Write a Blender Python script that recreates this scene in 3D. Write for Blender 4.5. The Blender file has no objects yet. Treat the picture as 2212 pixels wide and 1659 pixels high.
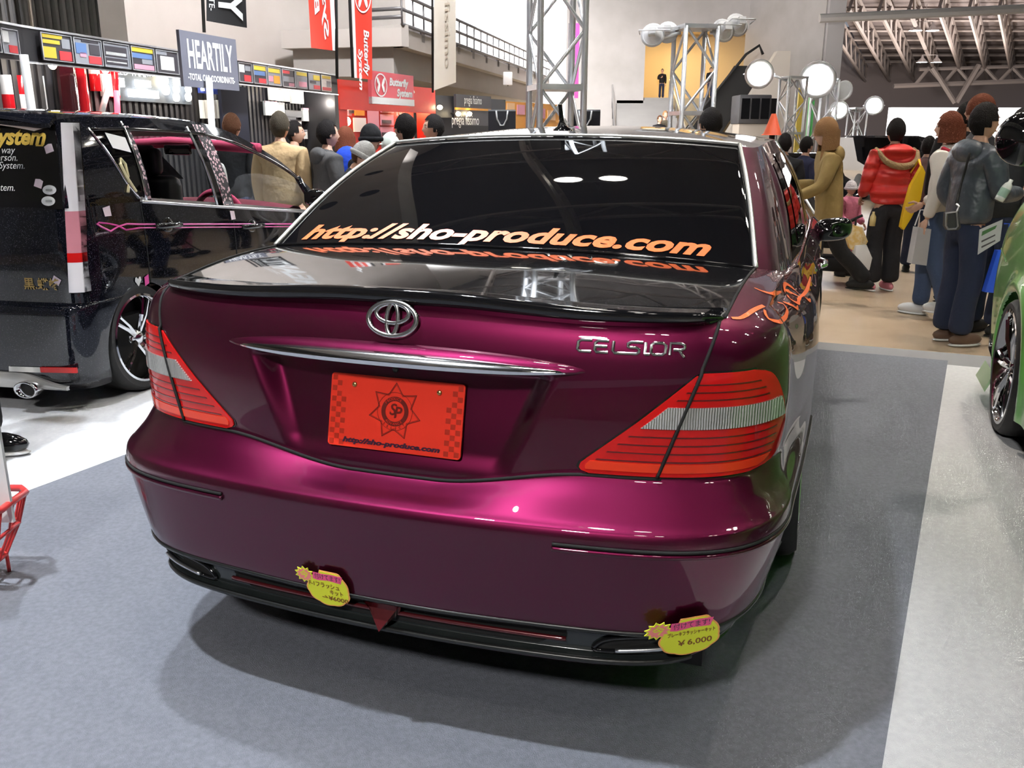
import bpy, bmesh, math, random
import numpy as np
from math import pi, sin, cos, tan, radians, sqrt, atan2
from mathutils import Vector, Matrix
from mathutils.bvhtree import BVHTree

random.seed(7)
scene = bpy.context.scene
COL = scene.collection

# ---------------------------------------------------------------- camera
F_PX = 1922.5; PITCH = radians(15.664); ROLL = radians(0.1375); CAM_Z = 1.34
_R = np.array([1.0, 0, 0]); _U = np.array([0, sin(PITCH), cos(PITCH)]); _F = np.array([0, cos(PITCH), -sin(PITCH)])
CR = _R * cos(ROLL) + _U * sin(ROLL); CU = -_R * sin(ROLL) + _U * cos(ROLL); CF = _F
cam_data = bpy.data.cameras.new('camera')
cam_data.sensor_fit = 'HORIZONTAL'; cam_data.sensor_width = 36.0
cam_data.lens = 36.0 * F_PX / 2212.0
cam_data.clip_start = 0.05; cam_data.clip_end = 400
cam = bpy.data.objects.new('camera', cam_data); COL.objects.link(cam)
cam.matrix_world = Matrix(((CR[0], CU[0], -CF[0], 0), (CR[1], CU[1], -CF[1], 0), (CR[2], CU[2], -CF[2], CAM_Z), (0, 0, 0, 1)))
scene.camera = cam

# ---------------------------------------------------------------- world, exposure
scene.view_settings.view_transform = 'Standard'
scene.view_settings.look = 'None'
scene.view_settings.gamma = 1.0
scene.view_settings.use_curve_mapping = False
scene.view_settings.exposure = 0.06
cy = scene.cycles
cy.max_bounces = 5; cy.diffuse_bounces = 2; cy.glossy_bounces = 3; cy.transmission_bounces = 2; cy.transparent_max_bounces = 6
cy.caustics_reflective = False; cy.caustics_refractive = False; cy.sample_clamp_indirect = 6.0; cy.adaptive_threshold = 0.12
world = bpy.data.worlds.new('hall_air'); scene.world = world
world.use_nodes = True
world.node_tree.nodes['Background'].inputs[0].default_value = (0.75, 0.80, 0.9, 1)
world.node_tree.nodes['Background'].inputs[1].default_value = 0.30

def lamp(kind, name, loc, power, color=(1, 1, 1), size=0.3, target=None, angle=None, blend=0.6, size_y=None):
    d = bpy.data.lights.new(name, kind); d.energy = power; d.color = color
    if kind == 'AREA':
        d.size = size
        if size_y: d.shape = 'RECTANGLE'; d.size_y = size_y
    else:
        d.shadow_soft_size = size
    if kind == 'SPOT': d.spot_size = radians(angle or 60); d.spot_blend = blend
    o = bpy.data.objects.new(name, d); COL.objects.link(o); o.location = loc
    if target is not None:
        o.rotation_euler = (Vector(target) - Vector(loc)).to_track_quat('-Z', 'Y').to_euler()
    return o

FLOOD = (0.90, 0.95, 1.0)
# unseen floods overhead and behind the view, without fixtures; some only added as fill
lamp('SPOT', 'unseen_flood', (-2.7, 1.5, 9.0), 3300, FLOOD, 0.16, (-1.3, 2.3, 0.3), 34, 0.7)
lamp('SPOT', 'unseen_flood', (-2.9, 5.8, 9.0), 2600, FLOOD, 0.2, (-2.9, 3.9, 0.3), 52)
lamp('SPOT', 'unseen_flood', (-2.2, -4.0, 5.6), 1350, (1.0, 0.97, 0.93), 0.3, (-0.3, 2.0, 0.8), 60)
lamp('SPOT', 'unseen_flood', (4.6, 6.6, 9.0), 1000, (1.0, 0.88, 0.74), 0.2, (3.4, 5.0, 0.3), 66)
lamp('SPOT', 'unseen_flood', (0.2, 3.6, 7.6), 650, (1.0, 0.90, 0.76), 0.2, (3.0, 3.9, 0.5), 34, 0.8)  # added fill for the green hatchback
lamp('SPOT', 'unseen_flood', (-1.5, 13.0, 9.0), 4800, (1.0, 0.96, 0.95), 0.3, (-3.5, 19.0, 4.5), 100)  # added wall wash to brighten the left concrete
lamp('SPOT', 'unseen_flood', (4.5, 10.5, 9.0), 850, (1.0, 0.95, 0.9), 0.3, (3.8, 9.0, 0), 80)
lamp('SPOT', 'unseen_flood', (-1.5, 8.0, 8.5), 2200, FLOOD, 0.3, (-2.0, 9.6, 0.5), 80)
lamp('SPOT', 'unseen_flood', (1.0, 7.2, 6.2), 2400, FLOOD, 0.25, (-3.2, 10.0, 2.1), 60)  # added front fill for the shop fascia and name sign
lamp('SPOT', 'unseen_flood', (1.6, 9.6, 4.4), 21000, (1.0, 0.96, 0.98), 0.3, (5.5, 52.0, 9.0), 38, 0.9)  # added to whiten the back wall in place of glare

# ---------------------------------------------------------------- helpers
def px_dir(x, y):
    return (x - 1106) / F_PX * CR - (y - 829.5) / F_PX * CU + CF
def at(x, y, Y):
    """world point where the sight line through photo pixel (x, y) is Y metres ahead"""
    d = px_dir(x, y); p = d * (Y / d[1]); return Vector((p[0], p[1], p[2] + CAM_Z))
def at_z(x, y, z):
    d = px_dir(x, y); p = d * ((z - CAM_Z) / d[2]); return Vector((p[0], p[1], z))

def tag(o, label=None, cat=None, group=None, kind=None):
    if label: o['label'] = label
    if cat: o['category'] = cat
    if group: o['group'] = group
    if kind: o['kind'] = kind
    return o
def empty(name, loc=(0, 0, 0), rz=0.0, parent=None):
    o = bpy.data.objects.new(name, None); COL.objects.link(o)
    o.location = loc; o.rotation_euler = (0, 0, rz); o.empty_display_size = 0.1
    if parent: o.parent = parent
    return o
def mobj(name, verts, faces, mat, parent=None, smooth=True, fm=None, sharp=None):
    me = bpy.data.meshes.new(name)
    me.from_pydata([tuple(map(float, v)) for v in verts], [], [tuple(int(i) for i in f) for f in faces])
    for m in (mat if isinstance(mat, (list, tuple)) else [mat]): me.materials.append(m)
    if fm is not None: me.polygons.foreach_set('material_index', [int(i) for i in fm])
    if smooth: me.polygons.foreach_set('use_smooth', [True] * len(me.polygons))
    if sharp: me.set_sharp_from_angle(angle=radians(sharp))
    me.update()
    o = bpy.data.objects.new(name, me); COL.objects.link(o)
    if parent: o.parent = parent
    return o
class MB:
    """collects simple shapes, builds ONE mesh object"""
    def __init__(s): s.v = []; s.f = []; s.m = []
    def add(s, v, f, m=0):
        b = len(s.v); s.v += [tuple(map(float, p)) for p in v]; s.f += [tuple(b + i for i in q) for q in f]; s.m += [m] * len(f); return s
    def box(s, a, b, m=0):
        (x0, y0, z0), (x1, y1, z1) = a, b
        return s.add([(x0, y0, z0), (x1, y0, z0), (x1, y1, z0), (x0, y1, z0), (x0, y0, z1), (x1, y0, z1), (x1, y1, z1), (x0, y1, z1)],
                     [(0, 3, 2, 1), (4, 5, 6, 7), (0, 1, 5, 4), (1, 2, 6, 5), (2, 3, 7, 6), (3, 0, 4, 7)], m)
    def slab(s, p, q, z0, z1, th, m=0):
        """upright slab from p to q (xy), between z0 and z1"""
        p = Vector((p[0], p[1], 0)); q = Vector((q[0], q[1], 0)); d = (q - p).normalized(); n = Vector((d.y, -d.x, 0)) * th * 0.5
        c = [p + n, q + n, q - n, p - n]
        v = [(a.x, a.y, z0) for a in c] + [(a.x, a.y, z1) for a in c]
        return s.add(v, [(0, 3, 2, 1), (4, 5, 6, 7), (0, 1, 5, 4), (1, 2, 6, 5), (2, 3, 7, 6), (3, 0, 4, 7)], m)
    def tube(s, pts, r, n=8, m=0, closed=False, cap=True, r2=None, ref0=None):
        pts = [Vector(p) for p in pts]; N = len(pts)
        rs = r if isinstance(r, (list, tuple)) else [r] * N
        up = Vector((0, 0, 1)); rings = []
        for i, p in enumerate(pts):
            if closed: t = pts[(i + 1) % N] - pts[i - 1]
            else: t = pts[min(i + 1, N - 1)] - pts[max(i - 1, 0)]
            if t.length < 1e-9: t = Vector((0, 0, 1))
            t.normalize(); ref = ref0 or (up if abs(t.dot(up)) < 0.95 else Vector((0, 1, 0)))
            a = t.cross(ref).normalized(); b = a.cross(t).normalized()
            rr = rs[i]; rb = rr if r2 is None else r2
            rings.append([p + a * rr * cos(2 * pi * k / n) + b * rb * sin(2 * pi * k / n) for k in range(n)])
        v = [q for ring in rings for q in ring]; f = []
        for i in range(N if closed else N - 1):
            j = (i + 1) % N
            for k in range(n):
                l = (k + 1) % n; f.append((i * n + k, i * n + l, j * n + l, j * n + k))
        if cap and not closed:
            f.append(tuple(range(n - 1, -1, -1))); f.append(tuple((N - 1) * n + k for k in range(n)))
        return s.add(v, f, m)
    def lathe(s, prof, o=(0, 0, 0), axis='z', n=24, m=0):
        v = []; f = []
        for r, h in prof:
            for k in range(n):
                a = 2 * pi * k / n
                if axis == 'z': v.append((o[0] + r * cos(a), o[1] + r * sin(a), o[2] + h))
                elif axis == 'x': v.append((o[0] + h, o[1] + r * cos(a), o[2] + r * sin(a)))
                else: v.append((o[0] + r * sin(a), o[1] + h, o[2] + r * cos(a)))
        for i in range(len(prof) - 1):
            for k in range(n):
                l = (k + 1) % n; f.append((i * n + k, i * n + l, (i + 1) * n + l, (i + 1) * n + k))
        return s.add(v, f, m)
    def ellipsoid(s, c, r, n=16, k=10, m=0, rot=None):
        v = []; f = []
        for i in range(k + 1):
            th = pi * i / k
            for j in range(n):
                a = 2 * pi * j / n; q = Vector((r[0] * sin(th) * cos(a), r[1] * sin(th) * sin(a), r[2] * cos(th)))
                if rot is not None: q = rot @ q
                v.append(q + Vector(c))
        for i in range(k):
            for j in range(n):
                l = (j + 1) % n; f.append((i * n + j, (i + 1) * n + j, (i + 1) * n + l, i * n + l))
        return s.add(v, f, m)
    def quad(s, a, b, c, d, m=0): return s.add([a, b, c, d], [(0, 1, 2, 3)], m)
    def prism(s, poly, origin, ux, uy, un, depth, m=0):
        """flat polygon (2D) set at origin with axes ux, uy, extruded by depth along un"""
        o = Vector(origin); ux = Vector(ux); uy = Vector(uy); un = Vector(un); n = len(poly)
        v = [o + ux * p[0] + uy * p[1] for p in poly] + [o + ux * p[0] + uy * p[1] + un * depth for p in poly]
        f = [tuple(range(n - 1, -1, -1)), tuple(range(n, 2 * n))] + [(i, (i + 1) % n, n + (i + 1) % n, n + i) for i in range(n)]
        return s.add(v, f, m)
    def build(s, name, mat, parent=None, smooth=False, sharp=None):
        return mobj(name, s.v, s.f, mat, parent, smooth or bool(sharp), s.m if isinstance(mat, (list, tuple)) else None, sharp)

def bevelled_box(name, a, b, r, mat, parent=None, seg=2):
    bm = bmesh.new(); bmesh.ops.create_cube(bm, size=1)
    for v in bm.verts:
        v.co = Vector([(a[i] + b[i]) / 2 + v.co[i] * (b[i] - a[i]) for i in range(3)])
    bmesh.ops.bevel(bm, geom=bm.edges[:], offset=r, segments=seg, affect='EDGES', profile=0.5)
    me = bpy.data.meshes.new(name); bm.to_mesh(me); bm.free(); me.materials.append(mat)
    me.polygons.foreach_set('use_smooth', [True] * len(me.polygons)); me.set_sharp_from_angle(angle=radians(40))
    o = bpy.data.objects.new(name, me); COL.objects.link(o)
    if parent: o.parent = parent
    return o

# ---------------------------------------------------------------- materials
MATS = {}
def mat(name, col, rough=0.5, metal=0.0, coat=0.0, coat_rough=0.03, emit=None, es=0.0, ior=1.5, trans=0.0, alpha=1.0, noise=None, bump=None, spec=0.5):
    """noise=(scale, col2, lo, hi); bump=(scale, strength)"""
    if name in MATS: return MATS[name]
    m = bpy.data.materials.new(name); m.use_nodes = True; nt = m.node_tree; b = nt.nodes['Principled BSDF']
    b.inputs['Base Color'].default_value = (*col, 1); b.inputs['Roughness'].default_value = rough
    b.inputs['Metallic'].default_value = metal; b.inputs['Coat Weight'].default_value = coat
    b.inputs['Coat Roughness'].default_value = coat_rough; b.inputs['IOR'].default_value = ior
    b.inputs['Transmission Weight'].default_value = trans; b.inputs['Alpha'].default_value = alpha
    b.inputs['Specular IOR Level'].default_value = spec
    if emit and es < 100: m.cycles.emission_sampling = 'NONE'
    if emit: b.inputs['Emission Color'].default_value = (*emit, 1); b.inputs['Emission Strength'].default_value = es
    if noise or bump:
        tc = nt.nodes.new('ShaderNodeTexCoord')
    if noise:
        sc, c2, lo, hi = noise
        nz = nt.nodes.new('ShaderNodeTexNoise'); nz.inputs['Scale'].default_value = sc; nz.inputs['Detail'].default_value = 5
        nt.links.new(tc.outputs['Object'], nz.inputs['Vector'])
        cr = nt.nodes.new('ShaderNodeValToRGB'); cr.color_ramp.elements[0].position = lo; cr.color_ramp.elements[1].position = hi
        cr.color_ramp.elements[0].color = (*col, 1); cr.color_ramp.elements[1].color = (*c2, 1)
        nt.links.new(nz.outputs['Fac'], cr.inputs['Fac']); nt.links.new(cr.outputs['Color'], b.inputs['Base Color'])
    if bump:
        bz = nt.nodes.new('ShaderNodeTexNoise'); bz.inputs['Scale'].default_value = bump[0]; bz.inputs['Detail'].default_value = 3
        nt.links.new(tc.outputs['Object'], bz.inputs['Vector'])
        bp = nt.nodes.new('ShaderNodeBump'); bp.inputs['Strength'].default_value = bump[1]; bp.inputs['Distance'].default_value = bump[2] if len(bump) > 2 else 0.01
        nt.links.new(bz.outputs['Fac'], bp.inputs['Height']); nt.links.new(bp.outputs['Normal'], b.inputs['Normal'])
    MATS[name] = m; return m
def flake(m, scale, amount, col2):
    """metal flake: tiny cells of brighter paint with turned normals"""
    nt = m.node_tree; b = nt.nodes['Principled BSDF']
    tc = nt.nodes.new('ShaderNodeTexCoord'); vo = nt.nodes.new('ShaderNodeTexVoronoi'); vo.inputs['Scale'].default_value = scale
    nt.links.new(tc.outputs['Object'], vo.inputs['Vector'])
    sep = nt.nodes.new('ShaderNodeSeparateColor'); nt.links.new(vo.outputs['Color'], sep.inputs['Color'])
    cr = nt.nodes.new('ShaderNodeValToRGB'); cr.color_ramp.elements[0].position = 1 - amount; cr.color_ramp.elements[1].position = 1.0
    base = tuple(b.inputs['Base Color'].default_value)
    cr.color_ramp.elements[0].color = base; cr.color_ramp.elements[1].color = (*col2, 1)
    nt.links.new(sep.outputs['Red'], cr.inputs['Fac']); nt.links.new(cr.outputs['Color'], b.inputs['Base Color'])
    return m

MAROON = mat('candy_maroon_paint', (0.105, 0.0058, 0.034), 0.42, 0.95, 1.0, 0.012)
FLAKEBLACK = flake(mat('black_flake_paint', (0.006, 0.006, 0.007), 0.06, 0.0, 0.6, 0.012, spec=0.4), 900, 0.04, (0.16, 0.16, 0.18))
GLOSSBLACK = mat('gloss_black', (0.006, 0.006, 0.007), 0.05, 0.0, 0.5, 0.02, spec=0.4)
SATIN = mat('satin_black_plastic', (0.012, 0.013, 0.013), 0.32)
MATTE = mat('matte_black', (0.006, 0.006, 0.006), 0.8)
CHROME = mat('chrome', (0.86, 0.86, 0.87), 0.06, 1.0)
STEEL = mat('brushed_aluminium', (0.72, 0.73, 0.75), 0.33, 1.0)
ALLOY = mat('truss_aluminium', (0.80, 0.81, 0.84), 0.38, 0.55)
TINT = mat('tinted_glass', (0.004, 0.004, 0.005), 0.02, 0.0, 0.0, ior=1.52)
TIRE = mat('tire_rubber', (0.012, 0.012, 0.012), 0.62, bump=(60, 0.1))
WHITE = mat('white_plastic', (0.80, 0.80, 0.80), 0.4)

def pchip(xs, ys, x):
    xs = np.asarray(xs, float); ys = np.asarray(ys, float); x = np.atleast_1d(np.asarray(x, float))
    h = np.diff(xs); d = np.diff(ys) / h; n = len(xs); g = np.zeros(n)
    for i in range(1, n - 1):
        if d[i - 1] * d[i] > 0:
            w1 = 2 * h[i] + h[i - 1]; w2 = h[i] + 2 * h[i - 1]; g[i] = (w1 + w2) / (w1 / d[i - 1] + w2 / d[i])
    g[0] = d[0]; g[-1] = d[-1]
    k = np.clip(np.searchsorted(xs, x, side='right') - 1, 0, n - 2); t = (x - xs[k]) / h[k]
    return (1 + 2 * t) * (1 - t) ** 2 * ys[k] + t * (1 - t) ** 2 * h[k] * g[k] + t * t * (3 - 2 * t) * ys[k + 1] + t * t * (t - 1) * h[k] * g[k + 1]
def sstep(a, b, x):
    t = np.clip((np.asarray(x, float) - a) / (b - a), 0, 1); return t * t * (3 - 2 * t)
def resample(P, n):
    """even arc-length resampling of a polyline (k x d) to n points"""
    P = np.asarray(P, float); s = np.concatenate([[0], np.cumsum(np.linalg.norm(np.diff(P, axis=0), axis=1))]); t = np.linspace(0, s[-1], n)
    return np.stack([np.interp(t, s, P[:, k]) for k in range(P.shape[1])], 1)
def curve(P, n):
    """smooth curve through points, n samples"""
    P = np.asarray(P, float); s = np.concatenate([[0], np.cumsum(np.linalg.norm(np.diff(P, axis=0), axis=1))])
    t = np.linspace(0, s[-1], n); m = np.gradient(P, s, axis=0); k = np.clip(np.searchsorted(s, t, side='right') - 1, 0, len(s) - 2)
    h = (s[k + 1] - s[k])[:, None]; u = ((t - s[k]) / h[:, 0])[:, None]
    return (1 + 2 * u) * (1 - u) ** 2 * P[k] + u * (1 - u) ** 2 * h * m[k] + u * u * (3 - 2 * u) * P[k + 1] + u * u * (u - 1) * h * m[k + 1]
def grid_faces(nr, nc, closed=False):
    return [(i * nc + j, i * nc + (j + 1) % nc, (i + 1) * nc + (j + 1) % nc, (i + 1) * nc + j) for i in range(nr - 1) for j in range(nc if closed else nc - 1)]
def patch(name, G, m, parent, flip=False, smooth=True, keep=None):
    """surface from a grid of points G[row, col, 3]"""
    nr, nc = G.shape[:2]; f = grid_faces(nr, nc)
    if keep is not None: f = [q for q in f if keep(q)]
    if flip: f = [q[::-1] for q in f]
    return mobj(name, G.reshape(-1, 3), f, m, parent, smooth)
def both(G):
    """half grid (cols from centre outwards) mirrored to full width"""
    M = G[:, ::-1].copy(); M[..., 0] *= -1
    return np.concatenate([M[:, :-1], G], 1)
def shell(name, G, nrm, th, m, parent, smooth=True, sharp=40):
    """grid G with its back face th behind it along nrm and closed sides"""
    nr, nc = G.shape[:2]; A = G.reshape(-1, 3); B = A - (nrm.reshape(-1, 3) * th if isinstance(nrm, np.ndarray) and nrm.ndim > 1 else np.asarray(nrm) * th)
    f = grid_faces(nr, nc); n = nr * nc; fb = [tuple(n + i for i in q[::-1]) for q in f]; sd = []
    rim = [j for j in range(nc)] + [i * nc + nc - 1 for i in range(1, nr)] + [(nr - 1) * nc + j for j in range(nc - 2, -1, -1)] + [i * nc for i in range(nr - 2, 0, -1)]
    for a, b in zip(rim, rim[1:] + rim[:1]): sd.append((b, a, n + a, n + b))
    return mobj(name, np.concatenate([A, B]), f + fb + sd, m, parent, smooth, sharp=sharp)
def grid_normals(G):
    du = np.gradient(G, axis=1); dv = np.gradient(G, axis=0); n = np.cross(du, dv); return n / (np.linalg.norm(n, axis=2, keepdims=True) + 1e-12)

_font_cache = {}
def text_mesh(txt, size=1.0, bold=0.0, shear=0.0, xs=1.0, align='CENTER', depth=0.0, spacing=1.0, res=3):
    """lettering as vertices (n x 3, in its own plane) and faces"""
    key = (txt, size, bold, shear, xs, align, depth, spacing, res)
    if key in _font_cache: return _font_cache[key]
    c = bpy.data.curves.new('lettering', 'FONT'); c.body = txt; c.size = size; c.offset = bold; c.shear = shear; c.align_x = align
    c.align_y = 'CENTER'; c.extrude = depth; c.space_character = spacing; c.resolution_u = res; c.fill_mode = 'FRONT' if depth == 0 else 'BOTH'
    o = bpy.data.objects.new('lettering', c); COL.objects.link(o)
    dg = bpy.context.evaluated_depsgraph_get(); ev = o.evaluated_get(dg); me = ev.to_mesh()
    v = np.array([q.co[:] for q in me.vertices]).reshape(-1, 3); f = [tuple(p.vertices) for p in me.polygons]
    ev.to_mesh_clear(); bpy.data.objects.remove(o); bpy.data.curves.remove(c)
    if len(v): v[:, 0] *= xs
    _font_cache[key] = (v, f); return v, f
def text_on(name, txt, origin, ux, uy, size, m, parent=None, lift=0.002, width=None, mb=None, slot=0, **kw):
    """flat lettering laid on a plane: origin = middle, ux = reading direction, uy = up"""
    v, f = text_mesh(txt, size, **kw)
    if not len(v): return None
    ux = Vector(ux).normalized(); uy = Vector(uy).normalized(); un = ux.cross(uy); o = Vector(origin)
    k = 1.0
    if width: k = width / (v[:, 0].max() - v[:, 0].min())
    P = [o + ux * (p[0] * k) + uy * p[1] + un * (lift + p[2]) for p in v]
    if mb is not None: mb.add(P, f, slot); return mb
    return mobj(name, P, f, m, parent, False)

# ================================================================ maroon sedan
PSI = radians(18.821); CAR_X, CAR_Y = -0.25622, 1.93128
sedan = empty('sedan_car', (CAR_X, CAR_Y, 0), -PSI)
tag(sedan, 'dark maroon lowered luxury sedan seen from behind on the dark grey carpet', 'car')
NA, NB, NS, NF = 110, 44, 150, 34
SROWS = np.array([
 # zc    zg    zk    zs    yc     b     Wc    Dc    W1    xg
 [.185, .185, .185, .150, -.040, .11, .700, .30, .820, .590],
 [.236, .238, .238, .180, -.112, .11, .755, .30, .850, .590],
 [.250, .252, .252, .195, -.120, .11, .768, .30, .858, .590],
 [.259, .261, .262, .205, -.098, .11, .775, .30, .862, .590],
 [.308, .312, .314, .265, -.098, .11, .805, .30, .874, .590],
 [.320, .325, .328, .280, -.126, .11, .815, .30, .878, .590],
 [.440, .440, .440, .440, -.140, .11, .845, .29, .890, .590],
 [.535, .535, .537, .545, -.148, .11, .862, .28, .894, .590],
 [.556, .557, .560, .570, -.143, .11, .862, .28, .894, .590],
 [.567, .570, .575, .585, -.125, .11, .856, .28, .894, .590],
 [.580, .606, .610, .605, -.088, .115, .838, .27, .894, .590],
 [.598, .645, .645, .625, -.050, .12, .832, .25, .894, .592],
 [.606, .656, .656, .640, -.047, .12, .830, .25, .894, .594],
 [.760, .770, .770, .740, -.042, .115, .838, .25, .895, .631],
 [.900, .900, .895, .840, -.024, .10, .828, .25, .884, .673],
 [.955, .950, .945, .885, -.004, .10, .804, .25, .862, .690],
 [.985, .972, .968, .915,  .022, .095, .775, .26, .832, .697],
])
def sedan_row(v):
    return [float(pchip(np.arange(len(SROWS)), SROWS[:, k], v)[0]) for k in range(SROWS.shape[1])]
def sedan_ring(v):
    zc, zg, zk, zs, yc, b, Wc, Dc, W1, xg = sedan_row(v)
    yr = lambda x: yc + b * x * x + Dc * (1 - (1 - np.clip(x / Wc, 0, 1) ** 9.0) ** (1 / 1.9))
    x1 = np.linspace(0, xg, NA + 1); P1 = np.stack([x1, yr(x1)], 1)
    u = np.linspace(0, 1, 400); x2 = xg + (Wc - xg) * (1 - (1 - u) ** 3); P2 = resample(np.stack([x2, yr(x2)], 1), NB + 1)
    ye = P2[-1, 1]; y3 = np.linspace(ye, 4.36, NS + 1)
    x3 = Wc + (W1 - Wc) * sstep(ye - .2, 1.05, y3) - (W1 - Wc) * sstep(ye - .2, 1.05, ye) * (1 - sstep(ye, ye + .3, y3)) - 0.06 * sstep(3.4, 4.36, y3)
    P3 = np.stack([x3, y3], 1)
    xe = x3[-1]; a = np.linspace(0, 1, 300); x4 = xe * (1 - a ** 3) ; yf = 4.36 + .46 * (1 - (x4 / xe) ** 3.2) ** (1 / 2.2) - .02 * (z_front(zs))
    P4 = resample(np.stack([x4, yf], 1), NF + 1)
    P = np.concatenate([P1, P2[1:], P3[1:], P4[1:]]); n = len(P)
    z = np.empty(n); z[:NA + 1] = zc + (zg - zc) * sstep(.10, .46, x1)
    z[NA:NA + NB + 1] = zg + (zk - zg) * np.linspace(0, 1, NB + 1)
    z[NA + NB:NA + NB + NS + 1] = zk + (zs - zk) * sstep(.15, 1.3, y3)
    z[NA + NB + NS:] = zs
    return np.concatenate([P, z[:, None]], 1)
def z_front(z): return abs(z - .5)
def rows_between(v0, v1, n): return np.stack([sedan_ring(v) for v in np.linspace(v0, v1, n)])
RW = {'c': (1.15, .335), 'f': (4.02, .335)}     # wheel centres (y) and arch radius
AXLE_Z = .318
def arch(G):
    """push points inside the wheel openings onto their rims; faces fully inside go"""
    ins = np.zeros(G.shape[:2], bool)
    for y0, r in RW.values():
        d = np.hypot(G[..., 1] - y0, G[..., 2] - AXLE_Z); m = (d < r) & (G[..., 0] > .7); ins |= m
        with np.errstate(divide='ignore', invalid='ignore'):
            k = np.where(m & (d > 1e-6), r / d, 1.0)
        G[..., 1] = y0 + (G[..., 1] - y0) * k; G[..., 2] = np.where(m, np.maximum(AXLE_Z + (G[..., 2] - AXLE_Z) * k, .12), G[..., 2])
    return ins
def sides(name, G, m, c0, c1, parent=sedan, mirror=True):
    """right-hand part of a half grid, columns c0..c1, and its mirror image: two objects"""
    H = G[:, c0:c1 + 1].copy(); ins = arch(H); nc = H.shape[1]
    fl = ins.ravel(); keep = lambda q: not all(fl[i] for i in q)
    a = patch(name, H, m, parent, keep=keep)
    M = H.copy(); M[..., 0] *= -1
    b = patch(name, M, m, parent, flip=True, keep=keep)
    return a, b

# --- rear bumper (whole width, one part)
CB = NA + NB + 30                                   # bumper ends just before the rear wheel opening
Gb = np.concatenate([rows_between(0, 1, 4), rows_between(1, 5, 36)[1:], rows_between(5, 7, 22)[1:], rows_between(7, 9, 12)[1:], rows_between(9, 11, 18)[1:]])
Hb = Gb[:, :CB + 1].copy(); ins = arch(Hb); fb = both(Hb); insb = np.concatenate([ins[:, ::-1][:, :-1], ins], 1).ravel()
bumper = patch('rear_bumper', fb, MAROON, sedan, keep=lambda q: not all(insb[i] for i in q))
# --- trunk lid rear face with the number plate recess
Gu = np.concatenate([rows_between(11, 12, 3), rows_between(12, 14, 66)[1:], rows_between(14, 16, 22)[1:]])
Gt = Gu[:, :NA + 1].copy()
X, Z = np.abs(Gt[..., 0]), Gt[..., 2]
xo = np.interp(Z, [.63, .85], [.285, .378]); mx = 1 - sstep(xo - .055, xo, X)
mz = sstep(.615, .665, Z) * (1 - sstep(.838, .856, Z))
Gt[..., 1] += mx * mz * (.014 + .030 * sstep(.62, .84, Z))
TRUNK = both(Gt)
trunk = patch('trunk_lid', TRUNK, MAROON, sedan)
# --- body sides: rear quarters, doors, front wings, nose
cq = NA; c_end = NA + NB + NS
Gside = np.concatenate([rows_between(0, 11, 60), Gu[1:]])
sides('rear_quarter_panel', Gu, MAROON, cq, NA + NB + 62)
YD = lambda y: NA + NB + int(round((y - .22) / (4.36 - .22) * NS))
sides('sill_and_lower_side', Gside[:60], MAROON, CB, c_end)
sides('door_panel', Gu, MAROON, NA + NB + 62, YD(2.35)); sides('door_panel', Gu, MAROON, YD(2.35), YD(3.38)); sides('front_wing', Gu, MAROON, YD(3.38), c_end)
patch('front_bumper', both(Gside[:, c_end:][:, ::-1]), MAROON, sedan, flip=True)

# --- greenhouse rings: same columns as the body
def gh_base():
    x = np.linspace(0, .718, NA + 1); g = np.stack([x, .600 + .038 * (x / .718) ** 2, 1.034 - .028 * (x / .718) ** 2.4], 1)
    p = curve([(.718, .638, 1.006), (.757, .70, .995), (.785, .83, .978), (.798, 1.0, .968)], NB + 1)
    s_ = curve([(.798, 1.0, .968), (.812, 1.5, .958), (.818, 2.1, .948), (.810, 2.8, .935), (.79, 3.3, .925)], NS + 1)
    f = curve([(.79, 3.3, .925), (.72, 3.45, .935), (.45, 3.58, .955), (0, 3.66, .97)], NF + 1)
    return np.concatenate([g, p[1:], s_[1:], f[1:]])
def gh_top():
    x = np.linspace(0, .602, NA + 1); g = np.stack([x, 1.236 + .026 * (x / .602) ** 2, 1.333 - .026 * (x / .602) ** 2.2], 1)
    p = curve([(.602, 1.262, 1.307), (.630, 1.30, 1.302), (.650, 1.38, 1.302), (.658, 1.48, 1.308)], NB + 1)
    s_ = curve([(.658, 1.48, 1.308), (.664, 1.8, 1.318), (.664, 2.2, 1.322), (.650, 2.55, 1.310), (.62, 2.72, 1.296)], NS + 1)
    f = curve([(.62, 2.72, 1.296), (.56, 2.78, 1.296), (.3, 2.84, 1.315), (0, 2.86, 1.325)], NF + 1)
    return np.concatenate([g, p[1:], s_[1:], f[1:]])
GB, GT = gh_base(), gh_top(); NC = len(GB)
SH = Gu[-1]                                            # shoulder ring = top row of the body
def between(A, B, n, bulge):
    out = []
    for t in np.linspace(0, 1, n):
        q = A + (B - A) * t; q = q + bulge * sin(pi * t); out.append(q)
    return np.stack(out)
zb = np.zeros((NC, 3)); zb[:, 2] = .012
DECK = between(SH, GB, 26, zb)
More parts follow.
